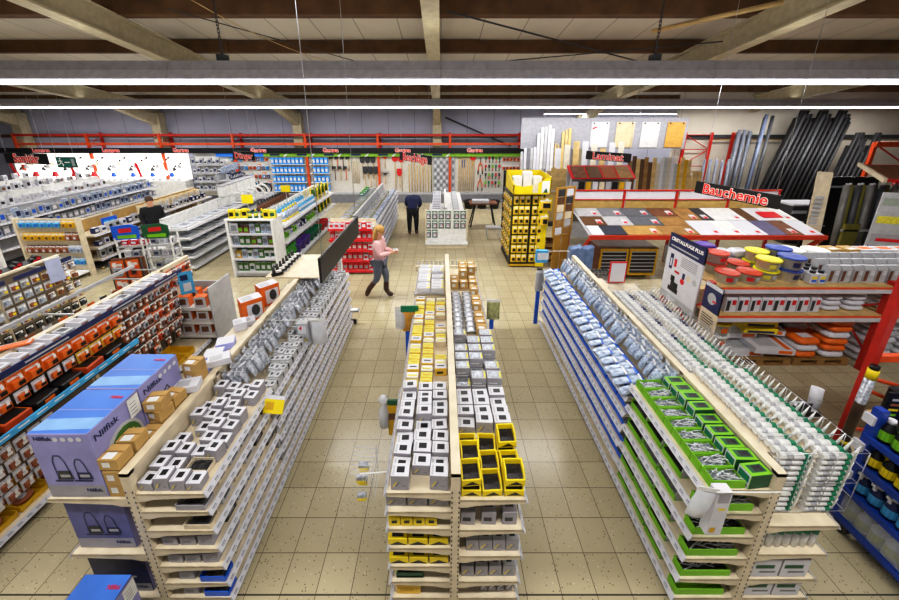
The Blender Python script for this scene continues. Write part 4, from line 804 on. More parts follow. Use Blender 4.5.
gp=[tile(wbox,white,lgrey,.15),tile(lgrey,wbox,navy,.15),tile(redp,wbox,wbox,.12)]
for r,z in enumerate((.117,.417,.717,1.017)):
    for c in range(6): gp[2 if (r==3 and c<3) else (c%2)].put('small white pack in the corner display, %s shelf up, %s from left'%(ORD[r+1],ORD[c+1]),(-7.42+.185*c+(.06 if c>2 else 0),7.77+.028*c,z),.15,'packs in the corner display')
# plant-care gondola with its end cap
PX=-4.7
t=thing('end_cabinet','white end shelf of plant-care packs facing the viewer','shelving',(-4.64,8.1,0))
for x in (-.56,.54): obj('side_panel',MB().box(x-.03,x+.03,0,.5,0,1.5,white),t)
obj('back_panel',MB().box(-.55,.55,.47,.5,.05,1.5,cream),t); obj('top',MB().box(-.6,.58,0,.5,1.5,1.53,white),t); obj('plinth',MB().box(-.55,.53,.03,.47,.03,.12,lgrey),t)
for z in (.13,.48,.83,1.14): o=obj('shelf',MB().box(-.53,.51,.02,.47,0,.02,white),t,(0,0,z)); obj('price_rail',MB().box(-.53,.51,.0,.02,-.01,.045,railw),o)
plp=[tile(lemon,yel,green,.2),tile(dgreen,lgrey,wbox,.22),tile(wbox,lime,green,.2),tile(dyel,lemon,wbox,.18),tile(bagb,dgreen,grey,.24),tile(brownp,lgrey,lime,.2)]
for r,z in enumerate((.153,.503,.853,1.163)):
    for c in range(7): R.choice(plp[1:5] if r<2 else (plp[1],plp[4],plp[5])).put('plant-care pack, %s shelf up, %s from left, white end shelf'%(ORD[r+1],ORD[c+1]),(-5.07+.142*c,8.24,z),R.uniform(-.06,.06),'packs in the plant-care end shelf',sc=(.92,1,1))
solo('hanging_price_sheet',MB().box(-.1,.1,-.002,.002,0,.24,lgrey).face([(-.07,-.003,.05),(.07,-.003,.05),(.07,-.003,.19),(-.07,-.003,.19)],grey),'grey price sheet hanging at top left of the plant-care end shelf','sheet',(-5.03,8.095,1.2)); 
bx2=[tile(yel,lemon,black,.22),tile(lemon,yel,green,.2)]
for k in range(8): (bx2[k%2] if k not in (3,4,5) else Proto('bottle','bottle',MB().cyl((0,0,0),(0,0,.16),.05,.05,green,10).cyl((0,0,.16),(0,0,.22),.02,.02,yel,8).cyl((0,0,.05),(0,0,.12),.051,.051,lemon,10))).put('%s on top of the plant-care end shelf, %s from left'%('yellow carton' if k not in (3,4,5) else 'green bottle',ORD[k+1]),(-5.1+.14*k,8.25+.03*(k%3),1.532),R.uniform(-.2,.2),'goods on top of the plant-care end shelf')
solo('hanging_price_card',MB().box(-.14,.14,-.004,.004,0,.22,yel).box(-.01,.01,-.004,.004,-.3,0,wire),'yellow price card over the left of the plant-care end shelf','card',(-4.85,8.55,1.83))
solo('hanging_price_card',MB().box(-.14,.14,-.004,.004,0,.2,yel).box(-.01,.01,-.004,.004,-.3,0,wire),'yellow price card further along the plant-care gondola ridge','card',(-4.6,10.2,1.78))
block(PX,8.62,13.0,4,1.5,[1.2,.75,.1],.66,white,'plant-care gondola with pots and bottles behind its white end shelf')
bo=Proto('spray_bottle','bottle',MB().cyl((0,0,0),(0,0,.2),.065,.06,cyan,10).cyl((0,0,.2),(0,0,.27),.03,.025,white,8).cyl((0,0,.05),(0,0,.13),.066,.063,wbox,10)); bo2=Proto('spray_bottle','bottle',MB().cyl((0,0,0),(0,0,.26),.065,.06,bagb,10).cyl((0,0,.26),(0,0,.33),.03,.025,yel,8).cyl((0,0,0),(0,0,.05),.067,.067,yel,10))
bro=Proto('brown_bottle','bottle',MB().cyl((0,0,0),(0,0,.18),.05,.05,brownp,10).cyl((0,0,.18),(0,0,.26),.05,.015,black,10))
for k in range(14): (bo if k>5 else bo2).put('blue and white spray bottle, %s from near end, top shelf of plant-care gondola'%ORD[k+1],(PX+.45,9.1+.17*k,1.203),0,'spray bottles on the plant-care gondola'); 
for k in range(10): bo.put('blue bottle in the inner row, %s from near end, plant-care gondola'%ORD[k+1],(PX+.25,9.2+.19*k,1.21),0,'inner bottles on the plant-care gondola',sc=(1,1,1.5))
for k in range(12): bro.put('brown bottle with black cap on plant-care gondola left side, %s from near end'%ORD[k+1],(PX-.12+.0*k,9.0+.16*k,1.503),0,'brown bottles')
reel=Proto('hose_reel','reel',MB().cyl((-.12,0,.22),(-.09,0,.22),.22,.22,yel,16).cyl((-.09,0,.22),(.09,0,.22),.13,.13,dgreen,14).cyl((.09,0,.22),(.12,0,.22),.22,.22,yel,16).cyl((.12,0,.22),(.125,0,.22),.07,.07,black,12))
for k in range(4):
    reel.put('yellow hose reel, %s from near end, top of plant-care gondola'%ORD[k+1],(PX+.42,11.6+.37*k,1.22),.3,'hose reels above')
    reel.put('yellow hose reel, %s from near end, second shelf of plant-care gondola'%ORD[k+1],(PX+.45,11.6+.37*k,.78),.3,'hose reels below',sc=(1,1,.85))
pot=Proto('plant_pot','pot',MB().lathe([(0,0),(.1,0),(.14,.24),(.155,.24),(.155,.28),(.13,.28),(.1,.05),(0,.05)],purple,14)); pot2=Proto('plant_pot','pot',MB().lathe([(0,0),(.1,0),(.14,.24),(.155,.24),(.155,.28),(.13,.28),(.1,.05),(0,.05)],redp,14))
pot3=Proto('plant_pot','pot',MB().lathe([(0,0),(.1,0),(.14,.24),(.155,.24),(.155,.28),(.13,.28),(.1,.05),(0,.05)],gcart,14)); lf=Proto('green_pack','pack',MB().ball((0,0,.13),.13,.12,.14,M('leaf_green',(58,150,36),.6,var=.4),8,5))
for k in range(8): (pot if k<3 else pot3 if k<6 else pot2).put('plastic plant pot, %s from near end, base of plant-care gondola'%ORD[k+1],(PX+.48,9.6+.36*k,.105),0,'plant pots')
for k in range(5): lf.put('bright green rounded pack, %s from near end, base of plant-care gondola'%ORD[k+1],(PX+.45,8.75+.19*k,.125),0,'green packs',sc=(.68,.75,1.3))
rows(PX,.45,8.7,12.9,16,[.753],[tile(navy,lgrey,wbox),tile(wbox,lavm,purple) if False else tile(wbox,purple,purple),tile(lime,wbox,green)],'coloured pack','second shelf of plant-care gondola','packs on the plant-care gondola')
# metal profile gondola with red end cap
MX=-2.27
t=thing('end_shelf','end shelf of red tins facing the viewer, left of the walking woman','shelving',(MX,8.3,0))
for x in (-.56,.56): obj('upright',MB().box(x-.025,x+.025,.35,.4,0,1.4,cream),t)
obj('back_panel',MB().box(-.54,.54,.37,.4,.05,1.4,cream),t)
for z in (.08,.36,.64,.92,1.2): o=obj('shelf',MB().box(-.55,.55,0,.37,0,.02,white),t,(0,0,z)); obj('price_rail',MB().box(-.55,.55,-.02,0,-.02,.04,redp),o)
tin=[tile(redp,wbox,white,.17,'red_tin'),tile(redp,redp,lgrey,.19,'red_tin'),tile(wbox,redp,redp,.15,'red_tin')]
for r,z in enumerate((.102,.382,.662,.942,1.222)):
    for c in range(8): R.choice(tin).put('red and white tin, %s shelf up, %s from left, red end shelf'%(ORD[r+1],ORD[c+1]),(MX-.47+.135*c,8.4,z),R.uniform(-.06,.06),'red tins',sc=(.85,.9,1))
block(MX,8.75,13.4,4,1.45,[1.2,1.0,.8,.6,.4,.2],.58,lgrey,'gondola of grey metal profiles behind the red end shelf',panel=lgrey)
prf=Proto('metal_profile_pack','pack',MB().cbox(-.07,.07,-.18,.18,0,.06,steel,.006,top=bagb)); prg=Proto('mesh_pack','pack',MB().cbox(-.1,.1,-.14,.14,0,.06,M('mesh_khaki',(150,150,110),.5,var=.4,sc=20),.005,top=bag))
for li,z in enumerate((1.202,1.002,.802,.602,.402)):
    for k in range(11): prf.put('grey metal profile pack, %s from near end, %s shelf of profile gondola'%(ORD[k+1],ORD[li+1]),(MX+.46,8.95+.41*k,z),R.uniform(-.1,.1),'metal profile packs')
for k in range(12):
    prg.put('khaki mesh pack on top of the profile gondola, %s from near end'%ORD[k+1],(MX+.22,8.95+.36*k,1.202),R.uniform(-.2,.2),'mesh packs')
    prg.put('grey mesh pack on the inner side of profile gondola, %s from near end'%ORD[k+1],(MX-.3,8.95+.36*k,1.1),R.uniform(-.2,.2),'inner mesh packs',sc=(1.3,1,4))
for k in range(4): tile(gcart,lime,wbox,.12).put('green carton on top of the profile gondola, %s from near end'%ORD[k+1],(MX-.4,11.6+.3*k,1.36),.2,'green cartons')
# middle back gondola with green packs on its end
BX=.15
t=thing('end_shelf','white end panel hung with dark green bulb packs beyond middle gondola','shelving',(BX+.02,10.45,0)); obj('back_panel',MB().box(-.66,.66,0,.03,.04,1.15,white),t); obj('base_shelf',MB().box(-.66,.66,-.3,0,.12,.16,white),t); obj('plinth',MB().box(-.64,.64,-.26,0,0,.12,cream),t)
for x in (-.64,.64): obj('upright',MB().box(x-.025,x+.025,-.02,.04,0,1.18,cream),t)
gpk=Proto('green_blister','pack',(lambda mb:(mb.face([(-.05,-.06,-.2),(.05,-.06,-.2),(.0,-.06,-.1)],wbox),mb.face([(-.06,-.002,-.08),(.06,-.002,-.08),(.06,-.002,-.03),(-.06,-.002,-.03)],gcart),mb)[-1])(blister(.17,.26,.04,green,bag,redp)))
for r in range(3):
    for c in range(6):
        if r==2 and c>1: continue
        gpk.put('dark green blister pack, %s row down, %s from left, white end panel'%(ORD[r+1],ORD[c+1]),(BX-.55+.205*c+(.06 if c>3 else 0),10.445,1.12-.3*r),0,'dark green blister packs')
block(BX,10.55,13.6,3,1.2,[1.05,.7,.4,.1],.58,white,'white back gondola of film packs behind the green pack end panel',panel=white)
fp=Proto('film_pack','pack',MB().cbox(-.12,.12,-.1,.1,0,.06,wbox,.02,top=bag)); fg=Proto('grey_pack','pack',MB().cbox(-.1,.1,-.12,.12,0,.06,grey,.01,top=lgrey))
for k in range(12):
    fp.put('white film pack, %s from near end, left top of white back gondola'%ORD[k+1],(BX-.3,10.7+.24*k,1.055),R.uniform(-.1,.1),'film packs',sc=(1.2,1,1.5))
    fg.put('grey pack, %s from near end, right top of white back gondola'%ORD[k+1],(BX+.33,10.7+.245*k,1.055),R.uniform(-.05,.05),'grey packs on the back gondola')
# hook strip with white tags at the far end of the middle gondola
t=thing('hook_rail','bar of white-tipped hooks at the far end of middle gondola','hooks',(.1,6.14,1.2)); obj('bar',MB().box(-.58,.58,-.02,.02,-.015,.0,cream).box(-.58,-.55,-.05,.0,-.1,.0,cream).box(.55,.58,-.05,.0,-.1,.0,cream),t)
for k in range(14): obj('hook',MB().cyl((0,0,0),(0,.16,.0),.004,.004,wire,5).box(-.018,.018,.15,.156,-.05,.03,white),t,(-.54+.083*k,0,0))
# yellow display rack
t=thing('display_rack','tall black rack of yellow packs with yellow header tray, right of the back aisle','rack',(2.25,8.75,0))
obj('frame',MB().box(-.4,.33,.0,.03,.1,2.05,black).box(-.42,-.36,0,1.3,.06,.12,dgrey).box(-.42,.4,-.02,1.3,.05,.1,dyel).box(-.4,-.37,0,1.3,.1,1.95,dgrey).box(-.34,-.3,.0,1.25,1.0,1.03,wire),t)
obj('side_column',MB().box(.28,.5,-.06,.02,.05,1.6,yel).face([(.31,-.0612,.2),(.47,-.0612,.2),(.47,-.0612,.5),(.31,-.0612,.5)],dyel),t)
mb=MB(); mb.prism([(-.45,2.06),(.48,2.06),(.48,2.5),(.3,2.42),(.1,2.3),(-.2,2.25),(-.45,2.3)],1,-.2,-.18,yel); mb.prism([(-.2,2.06),(.85,2.06),(.85,2.52),(-.2,2.3)],0,-.45,-.43,yel); mb.prism([(-.2,2.06),(.85,2.06),(.85,2.52),(-.2,2.5)],0,.46,.48,yel); mb.box(-.45,.48,-.2,.85,2.05,2.07,dyel); mb.box(-.43,.46,.83,.85,2.07,2.52,yel)
mb.face([(.02,-.2012,2.1),(.16,-.2012,2.1),(.16,-.2012,2.36),(.02,-.2012,2.32)],cream); mb.face([(.25,-.2012,2.1),(.44,-.2012,2.1),(.44,-.2012,2.4),(.25,-.2012,2.38)],white); mb.face([(.29,-.2015,2.1),(.41,-.2015,2.1),(.36,-.2015,2.22)],green); obj('header_tray',mb,t)
wf=Proto('white_foam','pack',MB().cbox(-.14,.14,-.1,.1,0,.4,white,.03))
for k in range(3): wf.put('white pack standing in the yellow header tray, %s from left'%ORD[k+1],(1.99+.26*k,9.1,2.075),.1,'white packs in the header tray',sc=(.85,1,.9+.3*(k%2)))
yk=Proto('yellow_pack','pack',(lambda mb:(mb.face([(-.03,-.055,-.17),(.04,-.055,-.17),(.04,-.055,-.09),(-.03,-.055,-.09)],black),mb)[-1])(blister(.13,.23,.05,yel,yel2,dgrey)))
for r in range(7):
    for c in range(5):
        yk.put('yellow hanging pack, %s row down, %s from left, yellow display rack'%(ORD[r+1],ORD[c+1]),(1.93+.145*c+(.05 if c>2 else 0),8.735,1.98-.265*r),0,'yellow packs on the display rack')
for r in range(2): yk.put('large yellow pack at the right corner of the yellow rack, %s row'%ORD[r+1],(2.66,8.66,1.95-.42*r),0,'large yellow packs',sc=(2.6 if r==0 else 1.6,1.3,1.5))
for r in range(6):
    for c in range(5): yk.put('yellow pack on the left face of the yellow rack, %s row, %s deep'%(ORD[r+1],ORD[c+1]),(1.84,8.95+.22*c,1.9-.28*r),-PI/2,'yellow packs on the side face')
# ---------------------------------------------------------------- back wall: red racking, black fascia, tool wall
t=thing('pallet_rack','long red pallet racking along the back wall above the black fascia','rack',(-9,16.5,0))
rackx=[3.74-3.32*k for k in range(8)]
for x in rackx:
    for y in (-.1,.62): obj('upright',MB().box(x+9-.05,x+9+.05,y-.04,y+.04,0 if y>0 else (.48 if x>-9.9 else 1.12),3.2,rorg if y<0 else red),t)
    mb=MB()
    for z in (2.6,2.85,3.1): mb.box(x+9-.02,x+9+.02,-.06,.58,z,z+.03,red)
    mb.tube([(x+9,-.06,2.6),(x+9,.58,3.1)],.015,red,5); obj('brace',mb,t)
for a,b in zip(rackx,rackx[1:]):
    for z in (3.08,2.68): obj('beam',MB().box(b+9+.05,a+9-.05,-.16,-.1,z,z+.1,red if z>3 else rorg),t)
t=thing('fascia_board','black fascia board with red department names along the back racking','sign',(-8.2,16.26,2.32)); obj('board',MB().box(-12.4,12.0,0,.06,.0,.24,black),t)
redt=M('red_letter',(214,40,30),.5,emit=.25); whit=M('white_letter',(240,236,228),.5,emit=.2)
def sign_text(body,size,par,loc,rz=0,bold=.035):
    a=obj('lettering',text_mesh(body,size,whit,bold*1.5,.001),par,loc,(PI/2,0,rz)); d=Vector((math.sin(rz),-math.cos(rz),0))*.006
    obj('lettering',text_mesh(body,size,redt,bold*.5,.002),par,tuple(Vector(loc)+d),(PI/2,0,rz))
for x,wd in ((-18.3,'Lampen'),(-15.1,'Lampen'),(-11.9,'Garten'),(-8.35,'Garten'),(-5.05,'Garten'),(-1.75,'Garten'),(1.55,'Garten')): sign_text(wd,.25,t,(x+8.2,-.004,.13))
mb=MB().box(.0,8.8,.09,.1,-.16,-.01,M('apple_green',(120,170,40),.5,var=.15,emit=.1)); 
for k in range(7): mb.box(.3+k*1.25,.75+k*1.25,.085,.09,-.12,-.03,navy); mb.poly([(.9+k*1.25,.084,-.16),(1.0+k*1.25,.084,-.16),(1.15+k*1.25,.084,-.01),(1.08+k*1.25,.084,-.01)],[(0,1,2,3)],white)
obj('green_strip',mb.box(8.8,12.0,.09,.1,-.16,-.01,MATS['apple_green']),t); obj('blue_strip',MB().box(-2.2,0,.09,.1,-.16,.0,M('bright_blue',(40,120,220),.5,emit=.2)).box(-1.4,-.9,.085,.09,-.12,-.04,white),t)
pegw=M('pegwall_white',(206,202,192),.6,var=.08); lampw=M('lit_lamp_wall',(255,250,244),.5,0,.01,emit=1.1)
solo('pegboard',MB().box(-9.95,3.7,0,.04,.45,2.28,pegw).box(-9.95,3.7,-.3,0,.4,.46,lgrey).box(-9.95,3.7,-.28,.0,0,.4,grey),'white pegboard back wall hung with garden tools','wall panel',(0,16.52,0))
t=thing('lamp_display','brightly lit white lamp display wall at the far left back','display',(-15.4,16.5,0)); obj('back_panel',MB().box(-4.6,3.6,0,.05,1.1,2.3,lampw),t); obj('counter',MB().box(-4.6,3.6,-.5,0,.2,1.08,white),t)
lampg=M('lamp_globe',(255,252,246),.3,emit=3.); glb=Proto('table_lamp','lamp',MB().ball((0,0,.34),.12,.12,.14,lampg).cyl((0,0,.03),(0,0,.22),.02,.02,wire,8).cyl((0,0,0),(0,0,.03),.08,.08,wire,12))
glr=Proto('table_lamp','lamp',MB().lathe([(.07,.4),(.13,.2)],redp,12).cyl((0,0,.03),(0,0,.24),.015,.015,dgrey,8).cyl((0,0,0),(0,0,.03),.08,.08,dgrey,12)); glb2=Proto('blue_lamp','lamp',MB().lathe([(.05,.36),(.11,.18)],pblue,12).cyl((0,0,.03),(0,0,.2),.015,.015,wire,8).cyl((0,0,0),(0,0,.03),.08,.08,wire,12))
for k in range(26): 
    p=glb if k%3 else (glb2 if k>12 else glr)
    p.put('small lamp on the lit lamp counter at the back, %s from left'%ORD[k+1],(-19.7+.3*k,16.2,1.08),0,'lamps on the lit counter')
pend=Proto('pendant_lamp','lamp',MB().ball((0,0,-.35),.15,.15,.12,lampg).cyl((0,0,-.24),(0,0,0),.006,.006,dgrey,5))
for k in range(14): pend.put('white globe pendant under the fascia, %s from left, lamp department'%ORD[k+1],(-19.15+.52*k,16.15,2.3),0,'globe pendants')
wl_=[Proto('wall_lamp','lamp',MB().lathe([(.03,.16),(.1,0)],m,12).cyl((0,0,.16),(0,.1,.2),.015,.015,dgrey,6).cyl((0,.1,.2),(0,.12,.2),.05,.05,dgrey,10)) for m in (dgrey,lgrey,cream,clay)]
for k in range(30): wl_[k%4].put('small shaded wall lamp on the lit lamp wall, %s from left'%ORD[k+1],(-19.6+.255*k,16.37,1.5+.13*((k*5)%4)),0,'wall lamps on the lit wall')
# red hanging price arrows in the lamp department
for k,x in enumerate((-18.2,-15.7,-12.9)): solo('hanging_pointer',MB().prism([(-.1,0),(.02,0),(.14,-.6),(.04,-.6)],1,-.01,.01,redp).cyl((-.04,0,0),(-.04,0,.3),.01,.01,rorg,5),'red slanted pointer hanging before the lamp wall, %s from left'%ORD[k+1],'pointer',(x,14.9,2.05))
# white shelves and coloured packs left of the tool wall
t=thing('wall_shelf','white wall shelves of appliances left of the tool wall','shelving',(-10.6,16.2,0)); obj('back_panel',MB().box(-.9,.65,.3,.33,.3,2.3,white),t)
for z in (.6,1.0,1.4,1.8): o=obj('shelf',MB().box(-.9,.65,-.1,.3,0,.025,white),t,(0,0,z)); obj('price_rail',MB().box(-.9,.65,-.12,-.1,-.02,.04,lgrey),o)
ap=[tile(wbox,lgrey,black,.25,'appliance_box'),tile(lgrey,wbox,navy,.25,'appliance_box')]
for r,z in enumerate((.628,1.028,1.428,1.828)):
    for c in range(8): ap[(r+c)%2].put('white appliance box, %s shelf up, %s from left, white wall shelves'%(ORD[r+1],ORD[c+1]),(-11.4+.19*c,16.25,z),0,'appliance boxes',sc=(1,1,.7+.4*((c*3+r)%2)))
hk=[Proto('hanging_pack','pack',blister(.16,.3,.07,a,b,c)) for a,b,c in ((org,cyan,wbox),(lgrey,cyan,pblue),(wbox,clay,redp),(wbox,navy,bagb),(wbox,org,dgrey))]
for r in range(4):
    for c in range(9): hk[(r*2+c*3)%5].put('coloured hanging pack, %s row down, %s from left, left of the blue shelves'%(ORD[r+1],ORD[c+1]),(-9.75+.2*c,16.5,2.2-.4*r),0,'packs beside the blue shelves')
bs=tile(M('sky_blue',(60,150,230),.5,var=.2),wbox,white,.3,'blue_tub')
for r in range(4):
    obj('shelf',MB().box(-7.9,-6.3,-.3,0,-.02,0,white).box(-6.1,-5.2,-.3,0,-.02,0,white),bpy.data.objects['pegboard'],(0,0,.55+.42*r))
    for c in range(14):
        if c in (8,9): continue
        bs.put('blue tub on the back wall shelves, %s shelf up, %s from left'%(ORD[r+1],ORD[c+1]),(-7.8+.19*c,16.36,.552+.42*r),0,'blue tubs',sc=(1.1,1,1))
def tool(name,cat,label,x,ztop,zbot,kind,g,headm,hm=wood):
    t=thing(name,label,cat,(x,16.485 if ztop>1.75 else 16.40,ztop),0,g)
    if kind=='shovel':
        mb=MB(); mb.prism([(-.11,0),(.11,0),(.12,-.2),(.09,-.32),(0,-.38),(-.09,-.32),(-.12,-.2)],1,-.015,.015,headm); obj('blade',mb,t); obj('handle',MB().cyl((0,0,-.36),(0,0,zbot-ztop),.02,.02,hm,8),t)
    elif kind=='snow':
        mb=MB(); mb.prism([(-.14,0),(.14,0),(.13,-.22),(.05,-.28),(-.05,-.28),(-.13,-.22)],1,-.03,.0,headm); obj('blade',mb,t); obj('handle',MB().cyl((0,0,-.26),(0,0,zbot-ztop),.02,.02,hm,8),t)
    elif kind=='rake':
        mb=MB(); mb.box(-.17,.17,-.015,.015,-.03,0,headm)
        for k in range(9): mb.cyl((-.16+.04*k,0,-.0),(-.16+.04*k,-.02,.1),.006,.004,headm,5)
        mb.prism([(-.1,-.03),(.1,-.03),(.02,-.14),(-.02,-.14)],1,-.01,.01,headm); obj('head',mb,t); obj('handle',MB().cyl((0,0,-.1),(0,0,zbot-ztop),.018,.018,hm,8),t)
    elif kind=='stick':
        obj('handle',MB().cyl((0,0,0),(0,0,zbot-ztop),.026,.022,hm,8),t); obj('tip',MB().cyl((0,0,0),(0,0,.04),.026,.01,headm,8),t)
    elif kind=='shear':
        mb=MB(); mb.prism([(-.02,0),(.03,.0),(.02,-.24),(-.02,-.24)],1,-.012,.012,dgrey); obj('blade',mb,t)
        for s in (-1,1): obj('handle',MB().tube([(0,0,-.22),(s*.08,0,-.4),(s*.1,0,-.62)],.026,headm,6).tube([(s*.1,0,-.62),(s*.1,0,-.78)],.028,black,6),t)
    elif kind=='trowel':
        mb=MB(); mb.prism([(-.05,0),(.05,0),(.04,-.12),(0,-.18),(-.04,-.12)],1,-.01,.01,headm); obj('blade',mb,t); obj('handle',MB().cyl((0,0,-.16),(0,0,-.3),.02,.022,hm,8),t)
    elif kind=='axe':
        mb=MB(); mb.prism([(-.13,.02),(.05,0),(.05,-.1),(-.13,-.14)],1,-.02,.02,headm); obj('head',mb,t); obj('handle',MB().cyl((0,0,0),(0,0,zbot-ztop),.02,.022,hm,8),t)
for k in range(7): tool('axe','axe','dark headed axe on the tool wall, %s from the blue shelves'%ORD[k+1],-5.1+.13*k,2.15-.45*(k%2),1.5-.45*(k%2),'axe','axes on the tool wall',dgrey,(wood,brownp,org)[k%3])
for k in range(4): tool('hoe','tool','pale grey hoe on the tool wall, %s beside the axes'%ORD[k+1],-4.15+.09*k,2.0-.1*(k%2),.9,'stick','hoes on the tool wall',lgrey,cream)
for k in range(6): tool('shovel','shovel','black shovel with wooden handle, %s from left, tool wall'%ORD[k+1],-3.68+.25*(k%3)+.125*(k//3),2.2-.5*(k//3),1.1-.4*(k//3),'shovel','black shovels',dgrey)
for k in range(2): tool('snow_shovel','shovel','red snow shovel with long handle, %s from left, tool wall'%ORD[k+1],-2.15+.3*k,2.2-.03*k,.5,'snow','red snow shovels',redp)
tool('small_red_shovel','shovel','small red shovel hanging below the red snow shovels',-1.95,1.6,.7,'shovel',None,redp)
for k in range(2): tool('rake','rake','rake with wooden handle beside the black shovels, %s from left'%ORD[k+1],-2.62+.0*k+(.0 if k else .0),2.15-.75*k,1.6-.75*k,'rake','rakes on the tool wall',(redp,dgrey)[k%2])
for k in range(9): tool('tool_stick','handle','pale wooden tool handle, %s from left, left of the small hardware panel'%ORD[k+1],-1.5+.13*k,1.75+.12*(k%3),.4,'stick','wooden handles, left bunch',wood if k%4 else dgreen)
for k in range(8): tool('tool_stick','handle','pale wooden tool handle, %s from left, right of the small hardware panel'%ORD[k+1],.85+.1*k,2.15-.03*(k%3),.5,'stick','wooden handles, right bunch',wood)
tool('blue_shovel','shovel','blue-grey shovel head among the right wooden handles',1.05,2.0,1.4,'shovel',None,M('slate_blue',(84,104,140),.5)); tool('red_rake','rake','red fan rake above the loppers on the tool wall',1.5,2.25,1.7,'snow',None,redp)
for k in range(2): tool('lopper','shears','red and black lopper, %s of two on the tool wall'%('upper','lower')[k],1.85,2.1-.78*k,1.2,'shear','loppers',org)
for r in range(4):
    for k in range(5): tool('hand_tool','tool','small garden hand tool, %s row, %s column beside the loppers'%(ORD[r+1],ORD[k+1]),2.1+.16*k,2.15-.38*r,1,'trowel','small hand tools',(gcart,redp,dgrey,lime)[(r+k)%4],(redp,black,gcart)[(k+r)%3])
for r in range(2):
    for k in range(5): hk[(4,2)[k%2]].put('orange pack at the right end of tool wall, %s row, %s from left'%(ORD[r+1],ORD[k+1]),(2.95+.16*k,16.5,2.2-.42*r),0,'orange packs on the tool wall')
t=thing('hook_display','grey panel of small metal hooks between the bunches of wooden handles','display',(.05,16.5,0)); obj('panel',MB().box(-.42,.62,-.01,.0,.5,2.2,lgrey),t)
for r in range(9):
    for c in range(7): obj('hook_pack',MB().box(-.05,.05,-.03,-.01,-.12,0,steel if (r+c)%2 else wbox),t,(-.32+.14*c,-.005,2.12-.18*r))
tool('green_pole','pole','dark green pole standing at the left edge of the hook panel',-.45,2.2,.3,'stick',None,green,green)
# ground under the tool wall: dark pots, trestle
for k in range(4): Proto('black_tub','tub',MB().lathe([(0,0),(.18,0),(.24,.32),(.26,.32),(.26,.35),(.22,.35),(.17,.03),(0,.03)],black,14)).put('black builder tub on the floor before the tool wall, %s from left'%ORD[k+1],(.7+.56*k,15.2,0),0,'black tubs')
t=thing('workbench','dark folding workbench before the tool wall, left of the yellow rack','bench',(1.55,12.6,0))
obj('top',MB().box(-.5,.5,-.25,.25,.85,.9,brownp).box(-.4,.2,-.2,.1,.9,1.0,lgrey),t)
for x in (-.4,.4):
    for y in (-.2,.2): obj('leg',MB().cyl((x*1.15,y*1.3,0),(x*.7,y*.6,.86),.025,.025,black,6),t)
t=thing('low_trestle','small grey folding trestle on the floor by the yellow rack','trestle',(1.75,11.2,0)); obj('top',MB().box(-.25,.25,-.12,.12,.36,.39,lgrey),t)
for x in (-.2,.2):
    for y in (-1,1): obj('leg',MB().cyl((x,y*.2,0),(x,y*.08,.37),.012,.012,wire,6),t)
t=thing('black_stand','black steel display stand left of the yellow rack','stand',(2.55,12.2,0)); mb=MB()
for x in (-.3,.3):
    for y in (-.2,.2): mb.box(x-.02,x+.02,y-.02,y+.02,0,2.1,black)
obj('frame',mb.box(-.3,.3,.18,.2,.1,2.1,dgrey),t)
for z in (.15,.6,1.05,1.5,2.0): obj('shelf',MB().box(-.3,.3,-.2,.2,z,z+.03,black),t)
for k,(z,m) in enumerate(((.18,wbox),(.63,lgrey),(1.08,dgrey),(1.53,yel))): tile(m,m,black,.3,'machine_box').put('boxed tool on the black stand, %s shelf up'%ORD[k+1],(2.5,12.15,z+.003),0,None,sc=(2.6,1.5,1))
# ---------------------------------------------------------------- hanging department signs
def hang_sign(body,label,x,y,z,w,h,rz,size,bold=.03,top=None):
    t=thing('hanging_sign',label,'sign',(x,y,z),rz); obj('board',MB().cbox(-w/2,w/2,-.012,.012,-h/2,h/2,black,.004),t)
    if body: sign_text(body,size,t,(0,-.016,-.01),0,bold)
    zt=zr(y)-.02 if top is None else top
    for s in (-1,1): obj('wire',MB().cyl((s*w*.44,0,h/2),(s*w*.44,0,zt-z),.004,.004,wire,4),t)
    return t
def sg(body,label,l,r,h,size,**k):
    l=Vector(l);r=Vector(r); m=(l+r)/2; d=r-l; return hang_sign(body,label,m.x,m.y,m.z,math.hypot(d.x,d.y),h,math.atan2(d.y,d.x),size,**k)
sg('Sanitär','black hanging sign with red word for sanitary goods, far left',(-15.9,12.9,2.48),(-13.9,12.5,2.48),.38,.44)
sg('Dünger','black hanging sign with red word for fertiliser over the plant goods',(-7.75,13.2,2.55),(-6.75,12.8,2.55),.32,.3)
sg('Beschläge','black hanging sign with red word for fittings before the tool wall',(-1.5,12.9,2.56),(-.3,11.4,2.56),.3,.38)
sg('Laminat','black hanging sign with red word for laminate at the right back',(4.75,11.6,2.72),(5.7,10.6,2.72),.27,.3)
sg('Bauchemie','large black hanging sign with red word for building chemistry at right',(5.42,7.35,2.485),(5.87,5.9,2.485),.25,.27)
sg(None,'plain dark hanging sign seen edge-on over the left aisle',(-1.13,4.54,2.5),(-1.15,3.05,2.5),.26,.2)
t=hang_sign(None,'green emergency exit sign hanging at the far left back',-12.75,12,2.43,.68,.36,0,.1); obj('face',MB().box(-.33,.33,-.014,-.012,-.17,.17,M('exit_green',(10,92,84),.5,emit=.15)),t)
mb=MB(); 
for a,b in (((-.2,.08),(-.18,-.0)),((-.18,0),(-.12,-.06)),((-.12,-.06),(-.13,-.13)),((-.18,0),(-.24,-.07)),((-.24,-.07),(-.29,-.08)),((-.2,.07),(-.12,.03)),((-.2,.07),(-.26,.03))): mb.tube([(a[0],-.016,a[1]),(b[0],-.016,b[1])],.013,whit,5)
mb.ball((-.19,-.016,.12),.025,.004,.025,whit).box(-.06,.12,-.018,-.015,-.015,.015,whit).box(.18,.28,-.018,-.015,-.12,.12,lgrey); obj('running_figure',mb,t)
